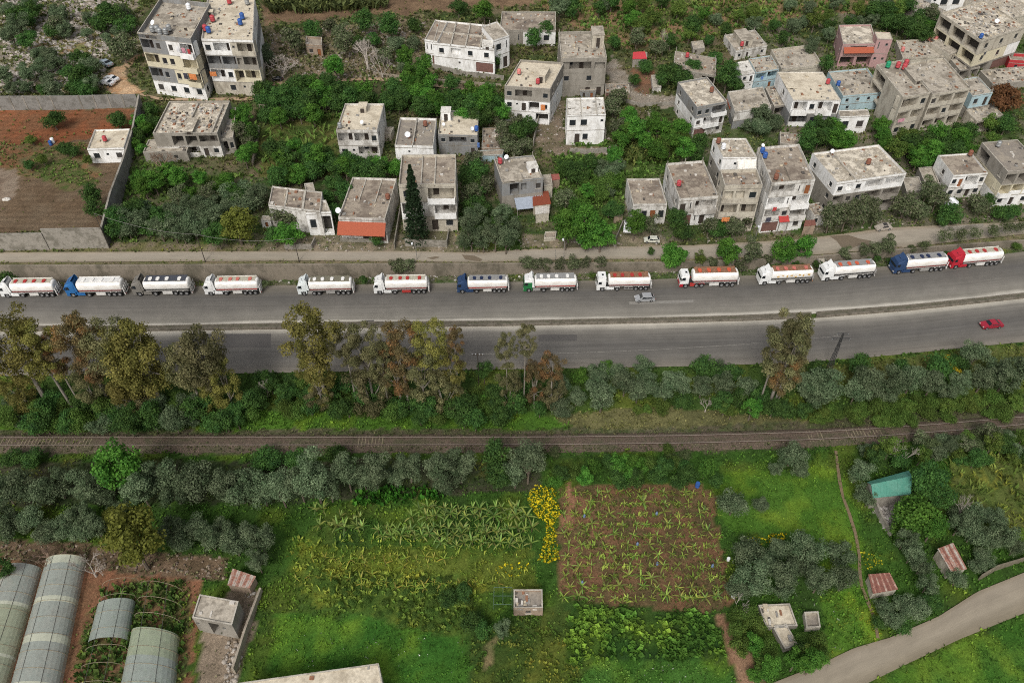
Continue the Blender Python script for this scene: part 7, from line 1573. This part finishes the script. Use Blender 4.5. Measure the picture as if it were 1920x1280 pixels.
for (y, x0, x1, st) in [(1046,590,860,16),(1060,640,840,40),(1082,560,720,20),(1092,680,940,15),(1104,740,860,20)]:
    for x in np.arange(x0, x1, st): banana(x+random.uniform(-4,4), y+random.uniform(-3,3)+3, 'b', random.uniform(.8, 1.3), Wb2)
Wb3 = 'in the ploughed brown field'
for r_ in range(11):
    y = 928+r_*19.5
    for c in range(14):
        x = 1060+c*(20+r_*.35)+random.uniform(-4, 4)+(5 if r_ % 2 else 0)
        if 1050 < x < 1300+r_*6 and NB[0] < 296: banana(x, y+random.uniform(-2.5, 2.5), 'c', random.uniform(.9, 1.5), Wb3)
for x, y in [(1326,1000),(1335,1030),(1340,1060),(1350,1090),(1345,1120),(1320,960)]:
    if NB[0] < 300: banana(x, y, 'a', 1.4, Wb3)
# a few blue bags tied round banana bunches
mbag = TK['blue']
for i, (x, y) in enumerate([(1095,973),(1248,947),(1230,968),(1253,988),(1194,1025),(1177,1042),(1231,1062),(1269,1064),(1334,1066),(1121,1099),(1091,1097),(1046,1057)][::2]):
    P0 = at(x, y); mb = MB(); N = 8; mb.loft([[(r_*math.cos(2*math.pi*q/N), r_*math.sin(2*math.pi*q/N), z) for q in range(N)] for r_, z in ((.08,.5),(.22,.75),(.2,1.2),(.06,1.5))], mat('blue_film', (.12,.17,.27), var=.2)); o = mb.build('fruit_bag'); o.location = P0; tag(o, 'small blue plastic bag tied round a banana bunch in the ploughed field', 'bag', 'blue bags in the ploughed field')
# plants inside the open tunnels
for i, (cx, cy, n_) in enumerate([(235,1110,10),(215,1225,14),(300,1110,12),(290,1160,8),(200,1260,8),(270,1275,8)]): 
    for _ in range(n_):
        if NB[0] < 300: banana(cx+random.uniform(-25,25), cy+random.uniform(-14,14), 'a', 1.5, 'under the open tunnel hoops')
# ------------------------------------------------------------------ labels: say which tree by what it stands next to
LM = [((40,540),'the first tanker'),((180,540),'the blue tanker cab'),((305,538),'the taupe tanker cab'),((437,537),'the fourth tanker'),((612,535),'the pale tanker cab'),((755,533),'the red toolbox tanker'),((906,532),'the navy tanker cab'),
      ((1032,530),'the green tanker cab'),((1170,530),'the silver car'),((1328,523),'the red and white cab'),((1470,517),'the ochre patched tanker'),((1588,510),'the tanker with orange lids'),((1722,498),'the blue tanker at the right'),((1828,484),'the red tanker'),
      ((320,100),'the two tall apartment blocks'),((355,240),'the damaged wide house'),((200,272),'the white hut'),((588,90),'the tiny stone hut'),((875,80),'the long white villa'),((990,55),'the house with solar heater'),((995,170),'the cream roofed white house'),((1095,110),'the unfinished tower house'),
      ((1100,230),'the white roofed house'),((1200,108),'the red shed roof'),((1305,120),'the low brown roof'),((1325,205),'the turned grey white house'),((1400,90),'the red edged roof'),((1430,150),'the blue fronted house'),((1495,115),'the wide parapet house'),((1525,190),'the wide cream roof'),((1610,175),'the pale blue house'),
      ((1620,90),'the pink house'),((1735,105),'the concrete roof below the hill'),((1740,185),'the beige block'),((1845,90),'the big unfinished building'),((1845,190),'the dirty blue house'),((670,245),'the cream corner tank house'),((775,265),'the yellow terrace house'),((860,245),'the white topped stair room'),
      ((800,370),'the cypress'),((690,390),'the orange tiled porch'),((555,385),'the cracked flat grey house'),((975,340),'the grey rendered house'),((1212,375),'the damaged one storey house'),((1300,370),'the red tank concrete house'),((1380,350),'the white tarpaulin house'),((1475,360),'the four storey white house'),
      ((1610,345),'the large cream roofed block'),((1805,335),'the brown roofed white house'),((1885,325),'the right edge block'),((1775,392),'the white parasol'),((205,410),'the compound wall corner'),((1222,450),'the cream car'),((1656,428),'the burnt car'),((198,150),'the parked hill cars'),((520,150),'the black car'),
      ((100,1150),'the long greenhouse'),((240,1160),'the short tunnels'),((400,1145),'the farmhouse'),((455,1085),'the patched tin hut'),((990,1125),'the roofless field shed'),((1200,1020),'the ploughed field'),((1017,960),'the yellow flowers'),((800,980),'the banana rows'),((1460,940),'the green meadow'),
      ((1670,910),'the green tin roof'),((1785,1042),'the striped rusty shed'),((1656,1095),'the square rusty hut'),((1460,1165),'the ruined slab'),((1525,1160),'the water basin'),((1850,920),'the right banana plot'),((1860,610),'the red car'),((1560,660),'the lattice pylon'),((898,680),'the utility pole'),((1477,650),'the tall brown eucalyptus'),
      ((100,827),'the pale sleepers at the left'),((695,827),'the short run of bare sleepers'),((1620,810),'the bare sleepers at the right'),((460,640),'the dark asphalt patch'),((400,460),'the dirt ramp'),((930,865),'the bushy tree by the rails'),((217,875),'the bright tree by the rails'),((245,1012),'the olive gold tree'),((555,290),'the hill banana plot'),((1215,285),'the village banana plot'),((600,10),'the top banana plot'),((1204,152),'the red garden plot')]
bpy.context.view_layer.update()
byl = {}
for o in list(COL.objects):
    if o.parent is None and o.get('category') in ('tree', 'shrub') and o.get('group'):
        l = o.matrix_world.translation if False else o.location; px, py = proj(l[0], l[1], l[2]+(2.0 if o.type == 'EMPTY' else 0))
        best = min(LM, key=lambda m: (m[0][0]-px)**2+((m[0][1]-py)*1.3)**2); dx, dy = px-best[0][0], py-best[0][1]
        ax, ay = abs(dx), abs(dy)*1.2
        hv = 'right of' if dx > 0 else 'left of'; vv = 'below' if dy > 0 else 'above'
        rel = f'{vv}' if ay > 2.4*ax else (hv if ax > 2.4*ay else f'{vv} and {hv}')
        d = math.hypot(dx, dy); near = 'close ' if d < 45 else ('' if d < 95 else 'well ')
        kind = o['label'].split(' in ')[0].split(' along ')[0].split(' beside ')[0].split(' on ')[0].split(' at ')[0].split(' above ')[0].split(' below ')[0].split(' between ')[0].split(' around ')[0].split(' scattered')[0]
        base_l = f'{kind} {near}{rel} {best[1]}'
        if len(base_l.split()) > 12: base_l = f'{kind} {rel} {best[1]}'
        byl.setdefault((base_l, kind), []).append((px, py, o))
ORD = {2: ['left one of two', 'right one of two'], 3: ['leftmost of three', 'middle of three', 'rightmost of three'], 4: ['leftmost of four', 'second of four', 'third of four', 'rightmost of four']}
for (base_l, kind), L in byl.items():
    L.sort(key=lambda q: q[0]); n = len(L)
    pl = (kind+'s'+base_l[len(kind):]).replace('bushs', 'bushes').replace('eucalyptuss', 'eucalyptus trees')
    for i, (px, py, o) in enumerate(L):
        if n == 1: o['label'] = base_l
        elif n <= 4 and len(pl.split()) <= 12: o['label'] = f'{ORD[n][i]} {pl}'
        else: o['label'] = base_l; o['group'] = pl
print('banana', NB[0], 'trees', TN[0])
